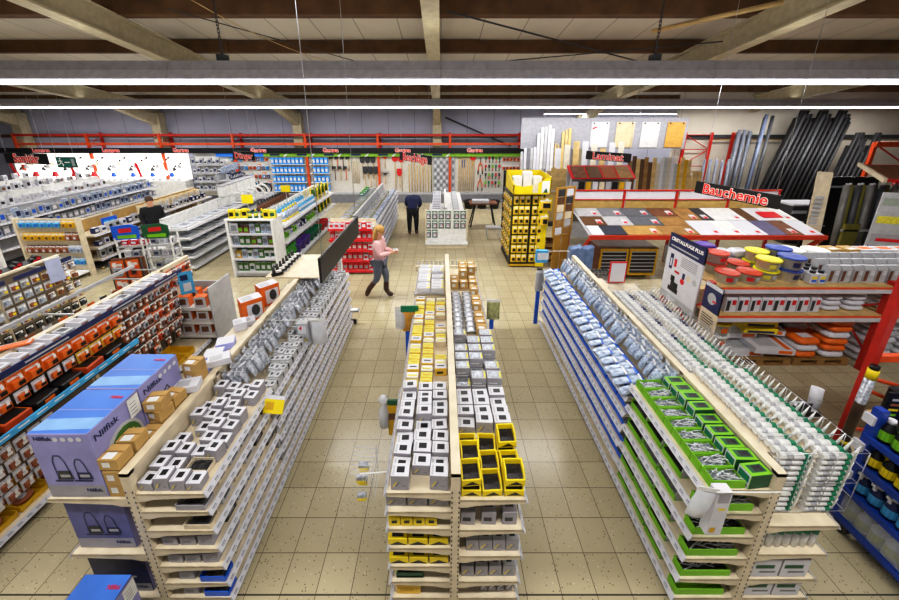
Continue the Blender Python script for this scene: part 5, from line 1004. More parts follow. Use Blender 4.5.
# ---------------------------------------------------------------- right: board wall, planks, profiles
solo('mounted_board',MB().box(0,6.7,0,.05,0,1.22,M('board_grey',(150,150,156),.6)),'long grey board wall with four flooring sample panels at the right back','board',(3.25,14.6,2.66))
for k,m in enumerate((wbox,M('maple',(206,186,146),.5,var=.15),M('white_oak',(206,204,202),.5),M('honey_oak',(196,146,70),.5,var=.15))):
    t=thing('hanging_sample','hanging floor sample panel, %s of four on the grey board'%ORD[k+1],'panel',(6.05+1.02*k,14.59,2.72)); obj('panel',MB().cbox(0,.72,-.02,0,0,1.0,m,.004),t)
    for x in (.1,.62): obj('clip',MB().box(x-.03,x+.03,-.03,-.02,.92,.98,black),t)
    if k==0: obj('red_emblem',MB().face([(.06,-.0215,.7),(.3,-.0215,.82),(.18,-.0215,.82),(.06,-.0215,.78)],redp),t)
def plankset(n,x0,dx,y,z0,zt,mats,label,group,w=.09,lean=.25,name='plank',cat='plank',thick=.02,leanx=0.):
    for k in range(n):
        h=(zt-z0)*(1 if k%5 else .94)*R.uniform(.97,1.02); m=mats[k%len(mats)] if len(mats)<6 else R.choice(mats)
        mb=MB(); mb.prism([(0,0),(thick,0),(lean+thick,h),(lean,h)],0,-w/2,w/2,m)
        solo(name,mb,label%ORD[k+1],cat,(x0+dx*k,y,z0),(0,leanx,0),group)
solo('plank_stand',MB().box(-.1,5.55,-.1,.9,0,.12,dgrey).box(-.1,5.55,.8,.9,.12,1.6,dgrey).box(-.1,5.55,-.09,-.06,1.3,1.34,wire),'long dark stand holding the upright laminate planks','stand',(4.05,12.6,0))
pm_=[wood,wood2,M('walnut',(96,66,40),.5,var=.2),M('ash',(196,186,170),.5,var=.1),dyel,wbox]
plankset(13,4.0,.16,12.7,.125,2.1,[wood,M('pine',(206,176,110),.55,var=.15)],'short golden plank behind the red sample tray, %s from left','golden planks',.158)
plankset(7,6.95,.15,12.7,.125,2.5,[wood2,MATS['walnut'],wood,MATS['walnut']],'brown wood plank standing in the row, %s from left','brown planks',.145)
plankset(6,8.0,.13,12.7,.125,2.48,[MATS['ash'],wbox,lgrey],'whitish plank standing in the row, %s from left','whitish planks',.128)
plankset(4,8.75,.13,12.7,.125,2.45,[dyel,wood],'yellow oak plank standing in the row, %s from left','yellow planks',.128)
plankset(8,4.6,.35,13.7,.0,2.95,[wbox,M('cream_board',(214,206,186),.5),wood],'tall pale plank behind the stand, %s from left','tall pale planks',.22)
plankset(3,9.27,.19,12.75,.125,1.95,[wood],'short light plank at the right end of the row, %s from left','short light planks',.18)
# white, grey and wooden strips standing left of the laminate area
plankset(5,3.3,.13,14.2,0,2.7,[lgrey,wbox,grey],'short grey strip standing beside the red rack end, %s from left','short grey strips',.1)
plankset(5,3.95,.14,14.25,0,3.55,[wbox,white,lgrey],'very tall white strip standing in the back corner, %s from left','tall white strips',.11)
plankset(3,4.55,.12,14.3,0,2.9,[wood],'wooden strip right of the tall white strips, %s from left','wooden strips',.07)
plankset(3,4.95,.13,14.3,0,3.5,[MATS['pine'],wood],'tall wooden strip in the back corner, %s from left','tall wooden strips',.1)
plankset(9,2.95,.105,12.6,.22,2.1,[lgrey,wire,grey],'thin grey bar standing in the white bin, %s from left','grey bars in the bin',.05)
t=thing('bar_bin','white wire bin holding grey bars, right of the yellow rack','bin',(3.35,12.45,0)); mb=MB().box(-.5,.55,-.03,.0,.0,.06,white).box(-.5,.55,-.03,0,.72,.8,white).box(-.5,.55,.5,.53,.0,.8,lgrey).box(-.5,.55,0,.5,.18,.2,lgrey)
for k in range(12): mb.box(-.5+k*.1-.006,-.5+k*.1+.006,-.02,-.01,.06,.72,wire)
obj('frame',mb,t); obj('label_strip',MB().box(-.5,.55,-.035,-.03,.72,1.0,wbox).box(0,.45,-.037,-.035,.8,.84,redp),t)
# red-edged sample tray with small boards
t=thing('sample_tray','slanted red-edged tray of dark floor samples below the laminate sign','stand',(5.05,10.8,0)); mb=MB(); mb.prism([(0,2.06),(.5,2.36),(.5,2.42),(-.02,2.1)],0,-1.0,1.0,redp); obj('tray',mb,t)
for k in range(4): obj('sample',MB().prism([(-.03,2.1),(.44,2.385),(.44,2.395),(-.03,2.11)],0,-.92+.47*k,-.5+.47*k,(brownp,MATS['walnut'],clay,wood2)[k]),t)
obj('back_panel',MB().box(-1,1,.4,.44,0,2.3,lgrey),t)
for k in range(9): obj('sample_strip',MB().box(-.9+.21*k,-.74+.21*k,.1,.14,.9,1.95,(lgrey,black,dyel,wbox,cream)[k%5]),t)
for x in (-1,1): obj('upright',MB().box(x-.02,x+.02,-.0,.04,0,2.1,lgrey),t)
obj('strip_bar',MB().box(-1,1,.08,.42,.86,.9,dgrey),t)
# laminate counter: header, sloped samples, posts
t=thing('laminate_counter','long red rack with sloped counter of laminate samples at right','rack',(3.5,7.8,0)); W=5.55
for x in (0.03,1.4,2.8,4.2,W-.03):
    obj('upright',MB().box(x-.03,x+.03,1.35,1.41,0,2.06,red),t); 
    if x in (.03,2.8,W-.03): obj('leg',MB().prism([(.0,1.1),(.12,1.1),(1.0,.0),(.88,.0)],0,x-.03,x+.03,rred),t)
for k in range(4): obj('header_panel',MB().box(.08+1.4*k,1.36+1.4*k if k<3 else W,1.36,1.38,1.8,2.02,wbox),t); obj('back_board',MB().box(.06+1.4*k,1.37+1.4*k if k<3 else W,1.36,1.38,1.46,1.78,M('tan_board',(178,148,84),.6,var=.15)),t)
obj('header_beam',MB().box(0,W,1.33,1.36,2.02,2.06,red).box(0,W,1.33,1.36,1.78,1.8,red),t)
mb=MB(); mb.prism([(0,1.2),(1.3,1.52),(1.3,1.55),(0,1.23)],0,0,W,lgrey); obj('counter',mb,t); obj('front_beam',MB().box(-.02,W+.02,-.05,0,1.14,1.24,rred),t)
sm_=[lgrey,MATS['walnut'],grey,wood2,dgrey,wbox,MATS['ash'],M('slate',(92,96,102),.5),navy]
def samp(x0,x1,a,b,m,nm):
    def q(u,dz): return (1.3*u,1.243+.32*u+dz)
    mb=MB(); (y0,z0),(y1,z1)=q(a,0),q(b,0); mb.prism([(y0,z0),(y1,z1),(y1,z1+.012),(y0,z0+.012)],0,x0,x1,m)
    y,z=q(a+.06,.0135); y2,z2=q(a+.2,.0135); w=.07
    if nm: mb.face([(x1-.22,y,z),(x1-.22+w*2,y,z),(x1-.22+w*2,y2,z2),(x1-.22,y2,z2)],wbox).face([(x1-.2,y,z+.001),(x1-.2+w*1.4,y,z+.001),(x1-.2+w*1.4,(y+y2)/2,(z+z2)/2+.001),(x1-.2,(y+y2)/2,(z+z2)/2+.001)],redp)
    return mb
lay=[(0,[(.05,.35,wbox,0),(.36,.9,M('anthracite',(52,56,68),.5),0),(.91,1.75,M('tan_oak',(170,134,76),.5,var=.15),1),(1.76,2.6,wood2,1)],0,.32),(1,[(.05,.6,MATS['walnut'],1),(.61,1.25,lgrey,1),(1.26,2.0,MATS['slate'],1),(2.01,2.6,wood2,0)],.33,.66),(2,[(.05,.65,lgrey,1),(.66,1.25,grey,1),(1.26,1.95,MATS['slate'],1),(1.96,2.6,brownp,1)],.67,1.0),
 (0,[(2.62,3.2,wbox,1),(3.21,3.7,white,1),(3.71,4.2,wbox,1)],0,.5),(2,[(2.62,3.1,wood2,1),(3.11,3.4,dgrey,1),(3.41,4.2,white,1)],.51,1.),(0,[(4.21,4.65,M('violet_grey',(92,88,116),.5),0),(4.66,5.05,brownp,1),(5.06,5.5,wbox,1)],0,.5),(2,[(4.21,4.5,MATS['walnut'],0),(4.51,4.95,wbox,0),(4.96,5.5,white,1)],.51,1.)]
n=0
for rr,its,a,b in lay:
    for x0,x1,m,tg in its:
        n+=1; solo('laminate_sample',samp(x0,x1,a,b-.01,m,tg),'laminate sample board lying on the sloped counter, %s counting from front left'%ORD[n],'sample',(3.5,7.8,0),0,'laminate samples on the counter')
solo('laminate_sample',MB().box(0,.5,0,.3,0,.012,redp),'dark red sample plate on the right part of the sloped counter','sample',(8.2,8.55,1.455),(.24,0,0))
# dark sample drawers on the floor below the counter
t=thing('sample_case','low wooden case of dark floor samples under the laminate counter','case',(3.9,8.0,0)); obj('case',MB().box(0,1.45,.04,.8,.1,.82,brownp,top=MATS['walnut']),t)
for k in range(2):
    obj('frame',MB().box(.02+.72*k,.7+.72*k,0,.04,.12,.17,dyel).box(.02+.72*k,.7+.72*k,0,.04,.76,.81,dyel).box(.02+.72*k,.06+.72*k,0,.04,.17,.76,dyel).box(.66+.72*k,.7+.72*k,0,.04,.17,.76,dyel),t)
    for r in range(6): obj('sample_strip',MB().box(.07+.72*k,.65+.72*k,.0,.035,.19+.095*r,.25+.095*r,black if r%2 else dgrey).box(.07+.72*k,.65+.72*k,.005,.03,.25+.095*r,.265+.095*r,wbox),t)
for x in (.1,1.35): obj('foot',MB().box(x-.05,x+.05,.1,.7,0,.1,wood),t)
solo('leaflet_box',MB().cbox(-.25,.25,-.06,.06,0,.42,lgrey,.006).face([(-.2,-.062,.1),(.2,-.062,.1),(.2,-.062,.34),(-.2,-.062,.34)],bagb).face([(-.1,-.0625,.14),(.1,-.0625,.14),(.06,-.0625,.28),(-.06,-.0625,.28)],dgrey).box(-.1,.1,-.05,.05,-.5,0,dgrey),'grey picture box beside the floor sample case','box',(5.75,8.0,.5))
t=thing('colour_chart','tilted wooden frame of floor colour samples at left of the counter','frame',(3.12,8.55,.95),.4); obj('frame',MB().box(-.3,.3,0,.04,0,.05,M('ochre',(166,124,44),.6)).box(-.3,.3,0,.04,1.25,1.3,MATS['ochre']).box(-.3,-.25,0,.04,.05,1.25,MATS['ochre']).box(.25,.3,0,.04,.05,1.25,MATS['ochre']).box(-.02,.02,0,.04,.05,1.25,MATS['ochre']).box(-.25,-.02,.01,.03,-.95,0,MATS['ochre']).box(.02,.25,.01,.03,-.95,0,MATS['ochre']),t)
for r in range(6):
    for c in range(2): obj('sample',MB().box(-.24+.27*c,-.03+.27*c,.005,.035,.07+.2*r,.24+.2*r,(wbox,wood2,lgrey,cream,MATS['walnut'],dgrey)[(r+c)%6]),t)
mb=MB()
for k in range(6): mb.prism([(-.3+.1*k,0),(-.21+.1*k,0),(-.17+.09*k,.95+.03*(k%3)),(-.26+.09*k,.95)],1,-.12+.02*(k%2),.1,M('film_blue',(112,134,170),.25,var=.2))
solo('film_bundle',mb,'blue-grey film bundle standing before the wooden sample frame','bundle',(3.3,7.75,0))
t=thing('dark_crate','dark wooden crate stack beside the blue-grey film bundle','crate',(3.1,9.3,0)); obj('crate',MB().box(-.2,.2,-.2,.2,0,.05,wood2).box(-.2,.2,-.2,-.17,.05,.6,brownp).box(-.2,.2,.17,.2,.05,.6,brownp).box(-.2,-.17,-.17,.17,.05,.6,wood2).box(.17,.2,-.17,.17,.05,.6,wood2),t)
for k in range(3): obj('slat',MB().box(-.21,.21,-.215,-.2,.1+.18*k,.2+.18*k,wood),t)
t=thing('bracket_rack','grey rack of metal brackets between right gondola and sample case','rack',(3.5,7.0,0)); mb=MB()
for k in range(4): mb.box(-.3,.3,-.2+.12*k,-.18+.12*k,.5,.54,wire)
obj('frame',mb.box(-.3,-.27,-.2,.2,0,.55,dgrey).box(.27,.3,-.2,.2,0,.55,dgrey),t)
for k in range(14): obj('bracket',MB().box(-.02,.02,-.02,.02,0,.16,lgrey).box(-.02,.05,-.02,.02,.12,.16,wire),t,(-.26+.08*(k%7),-.15+.22*(k//7),.54))
# ---- black pipes, grey profiles, red ladder frames at the right back wall
t=thing('pipe_rack','red ladder frame with grey bar behind the grey pipes, right back','frame',(10.2,15.02,0))
for x,y in ((0,0),(1.1,0),(2.0,0)): obj('upright',MB().box(x-.05,x+.05,y-.04,y+.04,0,3.3,red),t)
mb=MB()
for z in (1.9,2.6,3.2): mb.tube([(0,0,z),(1.1,0,z)],.02,red,5)
mb.tube([(0,0,3.2),(1.1,0,2.6)],.02,red,5); mb.tube([(1.1,0,2.6),(0,0,1.9)],.02,red,5); obj('brace',mb,t); obj('bar',MB().tube([(1.1,0,3.0),(5.5,0,3.0)],.025,wood2,6),t)
def pipes(n,x0,dx,y0,lx,ly,h,r,mats,label,group,name='pipe',hz=.12):
    for k in range(n):
        x=x0+dx*k; H=h*(1-hz*((k*3)%4)/4); q=H/h
        solo(name,MB().cyl((0,0,0),(lx*q,ly*q,H),r,r,mats[k%len(mats)],8),label%ORD[k+1],'pipe',(x,y0+(k%3)*.12,0),0,group)
gp_=[M('pipe_grey',(104,108,118),.45),M('steel_blue',(92,102,124),.45),grey]
pipes(15,9.8,.08,13.0,.6,.9,2.3,.045,gp_,'short grey pipe leaning at the right back wall, %s from left','short grey pipes')
pipes(8,11.12,.075,13.45,1.0,1.2,3.4,.06,gp_,'tall blue-grey pipe leaning at the right back wall, %s from left','tall grey pipes',hz=.05)
pipes(4,11.72,.085,13.2,1.2,1.3,4.0,.06,[MATS['steel_blue'],dgrey],'dark grey pipe leaning left of the black ones, %s from left','dark grey pipes',hz=.05)
bp=M('black_pipe',(10,9,12),.6); pipes(36,11.95,.064,13.1,2.4,1.5,4.15,.055,[bp,bp,bp,dgrey],'long black pipe leaning at the right back wall, %s from left','long black pipes',hz=.14)
pipes(18,14.5,.065,13.0,1.9,1.2,3.3,.055,[bp],'shorter black pipe at right of the long ones, %s from left','shorter black pipes',hz=.3)
pipes(14,13.2,.1,11.6,.9,.8,1.7,.055,[bp,dgrey],'short black pipe in front of the long black ones, %s from left','short black pipes',hz=.2)
solo('pipe_crate',MB().box(-.9,.9,-.3,.3,0,1.25,dgrey).box(-.95,.95,-.33,.33,1.25,1.3,wbox).box(-.9,.9,-.31,-.3,.6,.75,wbox).box(-.9,.9,-.31,-.3,1.0,1.1,wbox),'dark white-striped crate in front of the black pipes','crate',(11.9,10.9,0))
t=thing('ladder_rack','orange ladder frame and beam at the right back wall','frame',(15.3,12.6,0))
for x,y in ((0,0),(1.4,.12)): obj('upright',MB().box(x-.06,x+.06,y-.05,y+.05,0,3.05,rorg if x==0 else red),t)
obj('beam',MB().box(-.05,5,-.1,.0,2.9,3.08,rorg),t); obj('brace',MB().tube([(0,0,3),(1.4,.12,2.3)],.03,red,5).tube([(0,0,2.2),(1.4,.12,2.2)],.03,red,5),t)
# rolls of dark film and carpet, cream slab, slanted sample lid, poster at far right
t=thing('cream_slab','tall cream edge board of the film roll stand at right','board',(10.55,9.3,0),-.35); obj('board',MB().prism([(0,0),(.06,0),(.42,2.45),(.36,2.45)],0,-.2,.12,cream).box(-.19,.1,-.005,.0,1.0,1.02,lgrey),t)
for k in range(7): obj('tag',MB().box(-.2,-.02,.145,.15,1.0+.12*k,1.08+.12*k,lgrey),t)
frm=[M('dark_film',(58,58,58),.3,var=.25,sc=3),M('mid_film',(104,102,98),.3,var=.25,sc=3),M('olive_film',(104,98,36),.4,var=.25),dgrey]
for k in range(9): solo('film_roll',MB().cyl((0,0,.3),(.12,.25,2.15),.074,.074,frm[(k*3+1)%4 if k!=1 else 2],12).cyl((.12,.25,2.15),(.13,.27,2.2),.03,.03,lgrey,8).cyl((0,0,0),(0,0,.3),.04,.04,dgrey,8),'upright film roll in the stand at right, %s from left'%ORD[k+1],'roll',(10.75+.16*k,9.0+.06*(k%2),0),0,'film rolls at right')
solo('film_stand',MB().box(-.1,1.6,-.5,-.46,1.0,1.05,wire).box(-.1,1.6,.4,.44,2.0,2.05,wire).box(-.1,1.6,.44,.5,0,2.3,black).box(-.05,.35,-.5,-.44,.3,1.2,frm[2]),'dark stand carrying the film rolls at right','stand',(10.7,9.3,0))
t=thing('slanted_display','slanted red-edged sample lid above the film rolls at the right edge','display',(12.0,8.9,2.3),-.1); mb=MB(); mb.prism([(0,0),(.7,.3),(.7,.36),(0,.06)],0,-.55,1.6,redp); obj('tray',mb,t); obj('board',MB().prism([(.02,.065),(.66,.335),(.66,.35),(.02,.08)],0,-.5,.9,brownp).prism([(.02,.065),(.66,.335),(.66,.35),(.02,.08)],0,1.0,1.55,wood2),t); obj('end_board',MB().prism([(-.05,-.02),(.72,.32),(.72,.42),(-.05,.1)],0,-.62,-.55,cream),t); obj('post',MB().box(.9,1.0,.3,.4,-2.3,.2,dgrey),t)
t=thing('info_poster','pale grey information poster with coloured bands at the right edge','poster',(10.85,8.0,0),-.3); mb=MB().box(-.4,.9,0,.03,.0,2.2,lgrey)
for k,m in enumerate((gbox,wbox,navy,gbox,lgrey,lemon,lgrey,M('sage',(150,160,146),.5))): mb.box(-.36,.86,-.004,0,.35+.22*k,.35+.22*k+(.18 if k!=2 else .1),m)
mb.box(-.25,.5,-.006,-.004,1.0,1.08,redp); obj('panel',mb,t)
# ---------------------------------------------------------------- right: red rack of buckets, bags and sacks
t=thing('heavy_rack','red and orange heavy rack of buckets and bags at right','rack',(4.0,4.7,0))
for x in (.03,2.75,5.4):
    for y in (.04,.96): obj('upright',MB().box(x-.045,x+.045,y-.04,y+.04,0,1.56,red),t)
    obj('brace',MB().tube([(x,.04,.3),(x,.96,1.2)],.018,red,5).tube([(x,.04,1.2),(x,.96,.5)],.018,red,5),t)
for x0,x1 in ((.075,2.705),(2.795,5.355)):
    for z in (1.48,1.0):
        o=obj('beam',MB().box(x0,x1,-.02,.04,z-.1,z,rorg),t); obj('price_rail',MB().box(x0,x1,-.035,-.02,z-.085,z-.025,railw),o); obj('beam',MB().box(x0,x1,.94,.99,z-.1,z,rred),t)
        obj('board',MB().box(x0,x1,.0,.95,z,z+.018,wood),t)
def bucket(lid,body=white,r=.15,h=.17,lab=redp):
    mb=MB().lathe([(0,0),(r*.86,0),(r*.97,h*.84),(r*1.0,h*.84),(r*1.0,h*.88)],body,18)
    e=.004; n=6
    for a0,m,z0,z1 in ((-2.2,lab,.25,.65),(-1.4,lgrey,.3,.7)):
        for k in range(n):
            A=a0+.1*k;B=a0+.1*(k+1); f=lambda a,z:((r*(.86+.13*z)+e)*math.cos(a),(r*(.86+.13*z)+e)*math.sin(a),h*z); mb.face([f(A,z0),f(B,z0),f(B,z1),f(A,z1)],m)
    L=MB().lathe([(r*1.0,h*.84),(r*1.06,h*.86),(r*1.06,h*.98),(r*.98,h*1.0),(r*.94,h*.97),(0,h*.97)],lid,18)
    return Proto('bucket','bucket',mb,[('lid',L)])
br_=bucket(M('lid_red',(196,58,24),.4)); by_=bucket(M('lid_yellow',(226,218,20),.4),lab=lemon); bb_=bucket(M('lid_blue',(36,70,160),.4),r=.16,lab=navy,h=.19); bw_=bucket(white,r=.17,h=.3,lab=lgrey); bgy=bucket(yel,r=.17,h=.22,lab=org)
Z1=1.498; g='buckets on the red rack'
for lab,x,y,z,p in (('red-lidded bucket at the front left of the red rack',4.34,4.87,0,br_),('red-lidded bucket second at the front of the red rack',4.68,4.88,0,br_),('red-lidded bucket lower in the rear left pile, red rack',4.42,5.22,0,br_),('red-lidded bucket on top of the rear left pile, red rack',4.42,5.22,.175,br_),('red-lidded bucket behind the two front ones, red rack',4.78,5.22,0,br_),
  ('yellow-lidded bucket low in the front yellow pile',5.0,4.95,0,by_),('yellow-lidded bucket atop the front yellow pile',5.0,4.95,.175,by_),('yellow-lidded bucket low in the rear yellow pile',5.12,5.3,0,by_),('yellow-lidded bucket atop the rear yellow pile',5.12,5.3,.175,by_),
  ('blue-lidded bucket low in the front blue pile',5.34,4.95,0,bb_),('blue-lidded bucket atop the front blue pile',5.34,4.95,.195,bb_),('blue-lidded bucket low in the rear blue pile',5.48,5.32,0,bb_),('blue-lidded bucket atop the rear blue pile',5.48,5.32,.195,bb_),('large plain white bucket at the back of the red rack, left one',5.86,5.48,0,bw_),('large plain white bucket at the back of the red rack, right one',6.24,5.46,0,bw_)):
    p.put(lab,(x,y,Z1+z),R.uniform(-.4,.4),g)
def sack(w,d,h,m,lab=None,n=10,k=6,e=.45):
    mb=MB(); vs=[];fs=[]; sp=lambda v,p: math.copysign(abs(v)**p,v)
    N=14
    for j in range(k+1):
        a=-PI/2+PI*j/k
        for i in range(N):
            b=2*PI*i/N; vs.append((w/2*sp(math.cos(a),.5)*sp(math.cos(b),e),d/2*sp(math.cos(a),.5)*sp(math.sin(b),e),h/2+h/2*sp(math.sin(a),.7)))
    fs=[(j*N+i,j*N+(i+1)%N,(j+1)*N+(i+1)%N,(j+1)*N+i) for j in range(k) for i in range(N)]
    mb.poly(vs,fs,m,True)
    if lab:
        for (u0,u1,v0,v1,mm) in lab: mb.face([(w*u0,d*v0,h*1.004),(w*u1,d*v0,h*1.004),(w*u1,d*v1,h*1.004),(w*u0,d*v1,h*1.004)],mm)
    return mb
def upbag(w,d,h,m,side,lab):
    mb=MB(); mb.prism([(-d/2,0),(d/2,0),(d/2,h*.8),(.02,h),(-.02,h),(-d/2,h*.8)],0,-w/2,w/2,m); e=.0015
    mb.face([(-w*.42,-d/2-e,h*.08),(-w*.1,-d/2-e,h*.08),(-w*.1,-d/2-e,h*.72),(-w*.42,-d/2-e,h*.72)],side)
    mb.face([(w*.05,-d/2-e,h*.45),(w*.4,-d/2-e,h*.45),(w*.4,-d/2-e,h*.75),(w*.05,-d/2-e,h*.75)],lab)
    return mb
wb1=Proto('mortar_bag','bag',upbag(.165,.13,.27,wbox,dgrey,redp)); sb=Proto('silver_bag','bag',upbag(.155,.12,.26,lgrey,brownp,wbox)); pb_=Proto('purple_bag','bag',sack(.3,.28,.13,purple)); wbg=Proto('white_bag','bag',sack(.32,.24,.12,wbox,[(-.2,.2,-.1,.2,lgrey)]))
for k in range(8): wb1.put('white mortar bag with red label, %s from left, second shelf of red rack'%ORD[k+1],(4.45+.183*k,4.84,1.02),R.uniform(-.08,.08),'white mortar bags')
for k in range(3): pb_.put('purple bag at the back left of the red rack, %s in the pile'%ORD[k+1],(4.32+.04*k,5.5,Z1+.133*k),.1,'purple bags')
for k in range(4): wbg.put('plump white bag beside the purple bags, %s in the pile'%ORD[k+1],(4.72+.3*(k%2),5.53,Z1+.14*(k//2)),.0,'plump white bags',sc=(.88,.9,1.12))
for r in range(3):
    for k in range(9): sb.put('silver topped bag on red rack, %s row back, %s from left'%(ORD[r+1],ORD[k+1]),(5.92+.178*k,4.88+.18*r,Z1+.0),R.uniform(-.1,.1),'silver topped bags',sc=(1,1,1+.12*r))
dbx=Proto('black_cap_bottle','bottle',MB().cbox(-.055,.055,-.05,.05,0,.16,wbox,.008).cyl((0,0,.16),(0,0,.2),.035,.035,black,10).face([(-.04,-.0515,.03),(.04,-.0515,.03),(.04,-.0515,.07),(-.04,-.0515,.07)],pblue).face([(-.04,-.0515,.075),(.04,-.0515,.075),(.04,-.0515,.12),(-.04,-.0515,.12)],yel))
for k in range(6): dbx.put('white bottle with black cap beside the blue buckets, %s of the cluster'%ORD[k+1],(5.58+.125*(k%2)+.03*(k//2),4.82+.13*(k//2),Z1),R.uniform(-.1,.1),'black capped bottles')
bcx=carton(.24,.2,.3); owb=Proto('white_orange_carton','box',MB().cbox(-.14,.14,-.1,.1,0,.3,wbox,.004).face([(-.1,-.06,.3012),(.1,-.06,.3012),(.1,.06,.3012),(-.1,.06,.3012)],org))
for k in range(2): bcx.put('cardboard box at the back of the red rack top, %s from left'%ORD[k+1],(6.55+.3*k,5.52,Z1),.1,'cardboard boxes on the red rack')
for k in range(5): owb.put('white and orange carton at the back of the red rack top, %s from left'%ORD[k+1],(7.1+.32*k,5.5,Z1),R.uniform(-.1,.1),'white and orange cartons')
fw=Proto('flat_bag','bag',sack(.3,.4,.085,wbox,[(-.3,.3,-.3,.1,lgrey)])); fwy=Proto('flat_bag','bag',sack(.3,.4,.085,wbox,[(-.3,.2,-.3,0,lemon)]))
for c in range(5):
    for k in range(3 if c!=1 else 4): (fwy if c==2 else fw).put('flat white bag on second shelf of red rack, %s pile, %s up'%(ORD[c+1],ORD[k+1]),((6.04,6.4,6.98,7.33,7.68)[c],4.98,1.02+.088*k),R.uniform(-.06,.06),'flat white bags')
# floor level: pallets, sacks, cartons, buckets
def pallet(label,x,y,w=1.05,d=.85):
    mb=MB()
    for k in range(3): mb.box(-w/2,w/2,-d/2+k*(d-.1)/2,-d/2+.1+k*(d-.1)/2,0,.02,wood2); 
    for k in range(3):
        for j in range(3): mb.box(-w/2+k*(w-.12)/2,-w/2+.12+k*(w-.12)/2,-d/2+j*(d-.1)/2,-d/2+.1+j*(d-.1)/2,.02,.1,wood2)
    for k in range(6): mb.box(-w/2,w/2,-d/2+k*(d-.11)/5,-d/2+.11+k*(d-.11)/5,.1,.122,wood2 if k%2 else cardd)
    return solo('pallet',mb,label,'pallet',(x,y,0))
pallet('wooden pallet of white cartons on the floor under the red rack',5.2,5.25,1.0); pallet('wooden pallet of orange sacks on the floor under the red rack',6.2,5.25,.9)
solo('floor_board',MB().box(-.35,.35,-.35,.35,0,.06,cream).box(-.35,.35,-.37,-.35,0,.1,wood2),'pale board platform under the stacked buckets on the floor','board',(4.4,5.12,0))
wfb=Proto('white_carton','box',MB().cbox(-.3,.3,-.2,.2,0,.1,wbox,.004).face([(-.2,-.12,.1012),(.1,-.12,.1012),(.1,.12,.1012),(-.2,.12,.1012)],lgrey).face([(.16,-.19,.1012),(.24,-.19,.1012),(.24,.19,.1012),(.16,.19,.1012)],org).face([(.05,-.2012,.02),(.25,-.2012,.02),(.25,-.2012,.08),(.05,-.2012,.08)],org))
for k,(x,y,z,rz) in enumerate(((5.02,5.1,.124,0),(5.4,5.0,.227,-.1),(5.02,5.3,.33,0),(5.42,5.25,.433,-.2))): wfb.put('flat white and orange carton on the left pallet, %s from the bottom'%ORD[k+1],(x,y,z),rz,'flat cartons on the left pallet')
for k in range(3): (bgy if k==2 else bucket(white,r=.17,h=.22,lab=org)).put('white bucket in the floor pile at left of the pallets, %s up'%ORD[k+1],(4.5,4.98,.1+.224*k),.3,'bucket pile on the floor')
for k in range(3): bw_.put('large white bucket behind the floor bucket pile, %s up'%ORD[k+1],(4.25,5.3,.1+.3*k),.5,'large buckets behind',sc=(1,1,.97))
ybx=Proto('yellow_blue_carton','box',MB().cbox(-.25,.25,-.2,.2,0,.1,yel,.004).face([(-.1,-.15,.1012),(.2,-.15,.1012),(.2,-.02,.1012),(-.1,-.02,.1012)],pblue).face([(-.2,-.2012,.01),(.2,-.2012,.01),(.2,-.2012,.05),(-.2,-.2012,.05)],navy))
for k in range(2): ybx.put('yellow and blue carton on the left pallet stack, %s one'%('lower','upper')[k],(5.2,5.12+.03*k,.536+.104*k),-.1,'yellow and blue cartons')
brk=Proto('grey_carton','box',MB().cbox(-.3,.3,-.2,.2,0,.2,gbox,.004,front=brownp))
for k in range(1): brk.put('dim grey carton behind the yellow cartons, %s one'%('lower','upper')[k],(4.8,5.4,.64+.0*k),0,'dim grey cartons')
osk=Proto('orange_sack','sack',sack(.42,.5,.13,org,[(-.25,.25,-.3,.0,wbox)])); owk=Proto('orange_sack','sack',sack(.42,.5,.13,wbox,[(-.3,.3,.05,.3,org)])); dsk=Proto('grey_sack','sack',sack(.4,.5,.12,dgrey,[(-.2,.2,-.3,.1,grey)])); rsk=Proto('red_white_sack','sack',sack(.55,.5,.12,wbox,[(-.35,.35,-.35,.2,redp)]))
for c,(x,y,n) in enumerate(((5.95,5.03,3),(6.4,5.03,6),(6.2,5.47,6))):
    for k in range(n): (osk if (k+c)%3!=1 else owk).put('orange and white sack on the right pallet, %s pile from left, %s up'%(ORD[c+1],ORD[k+1]),(x,y,.125+.118*k),R.uniform(-.06,.06),'orange sacks',sc=(.92,.82,.88))
for k in range(6): dsk.put('dark grey sack behind the orange sacks, %s up'%ORD[k+1],(5.8,5.47,.124+.113*k),.0,'dark grey sacks',sc=(.9,.8,.9))
for c in range(2):
    for k in range(7): (rsk if k%2 else Proto('white_sack','sack',sack(.55,.5,.12,lgrey,[(-.3,.3,-.3,.2,wbox)]))).put('red and white sack right of the red post, %s pile, %s up'%(ORD[c+1],ORD[k+1]),(7.15+.62*c,5.1,.0+.122*k),R.uniform(-.08,.08),'red and white sacks')
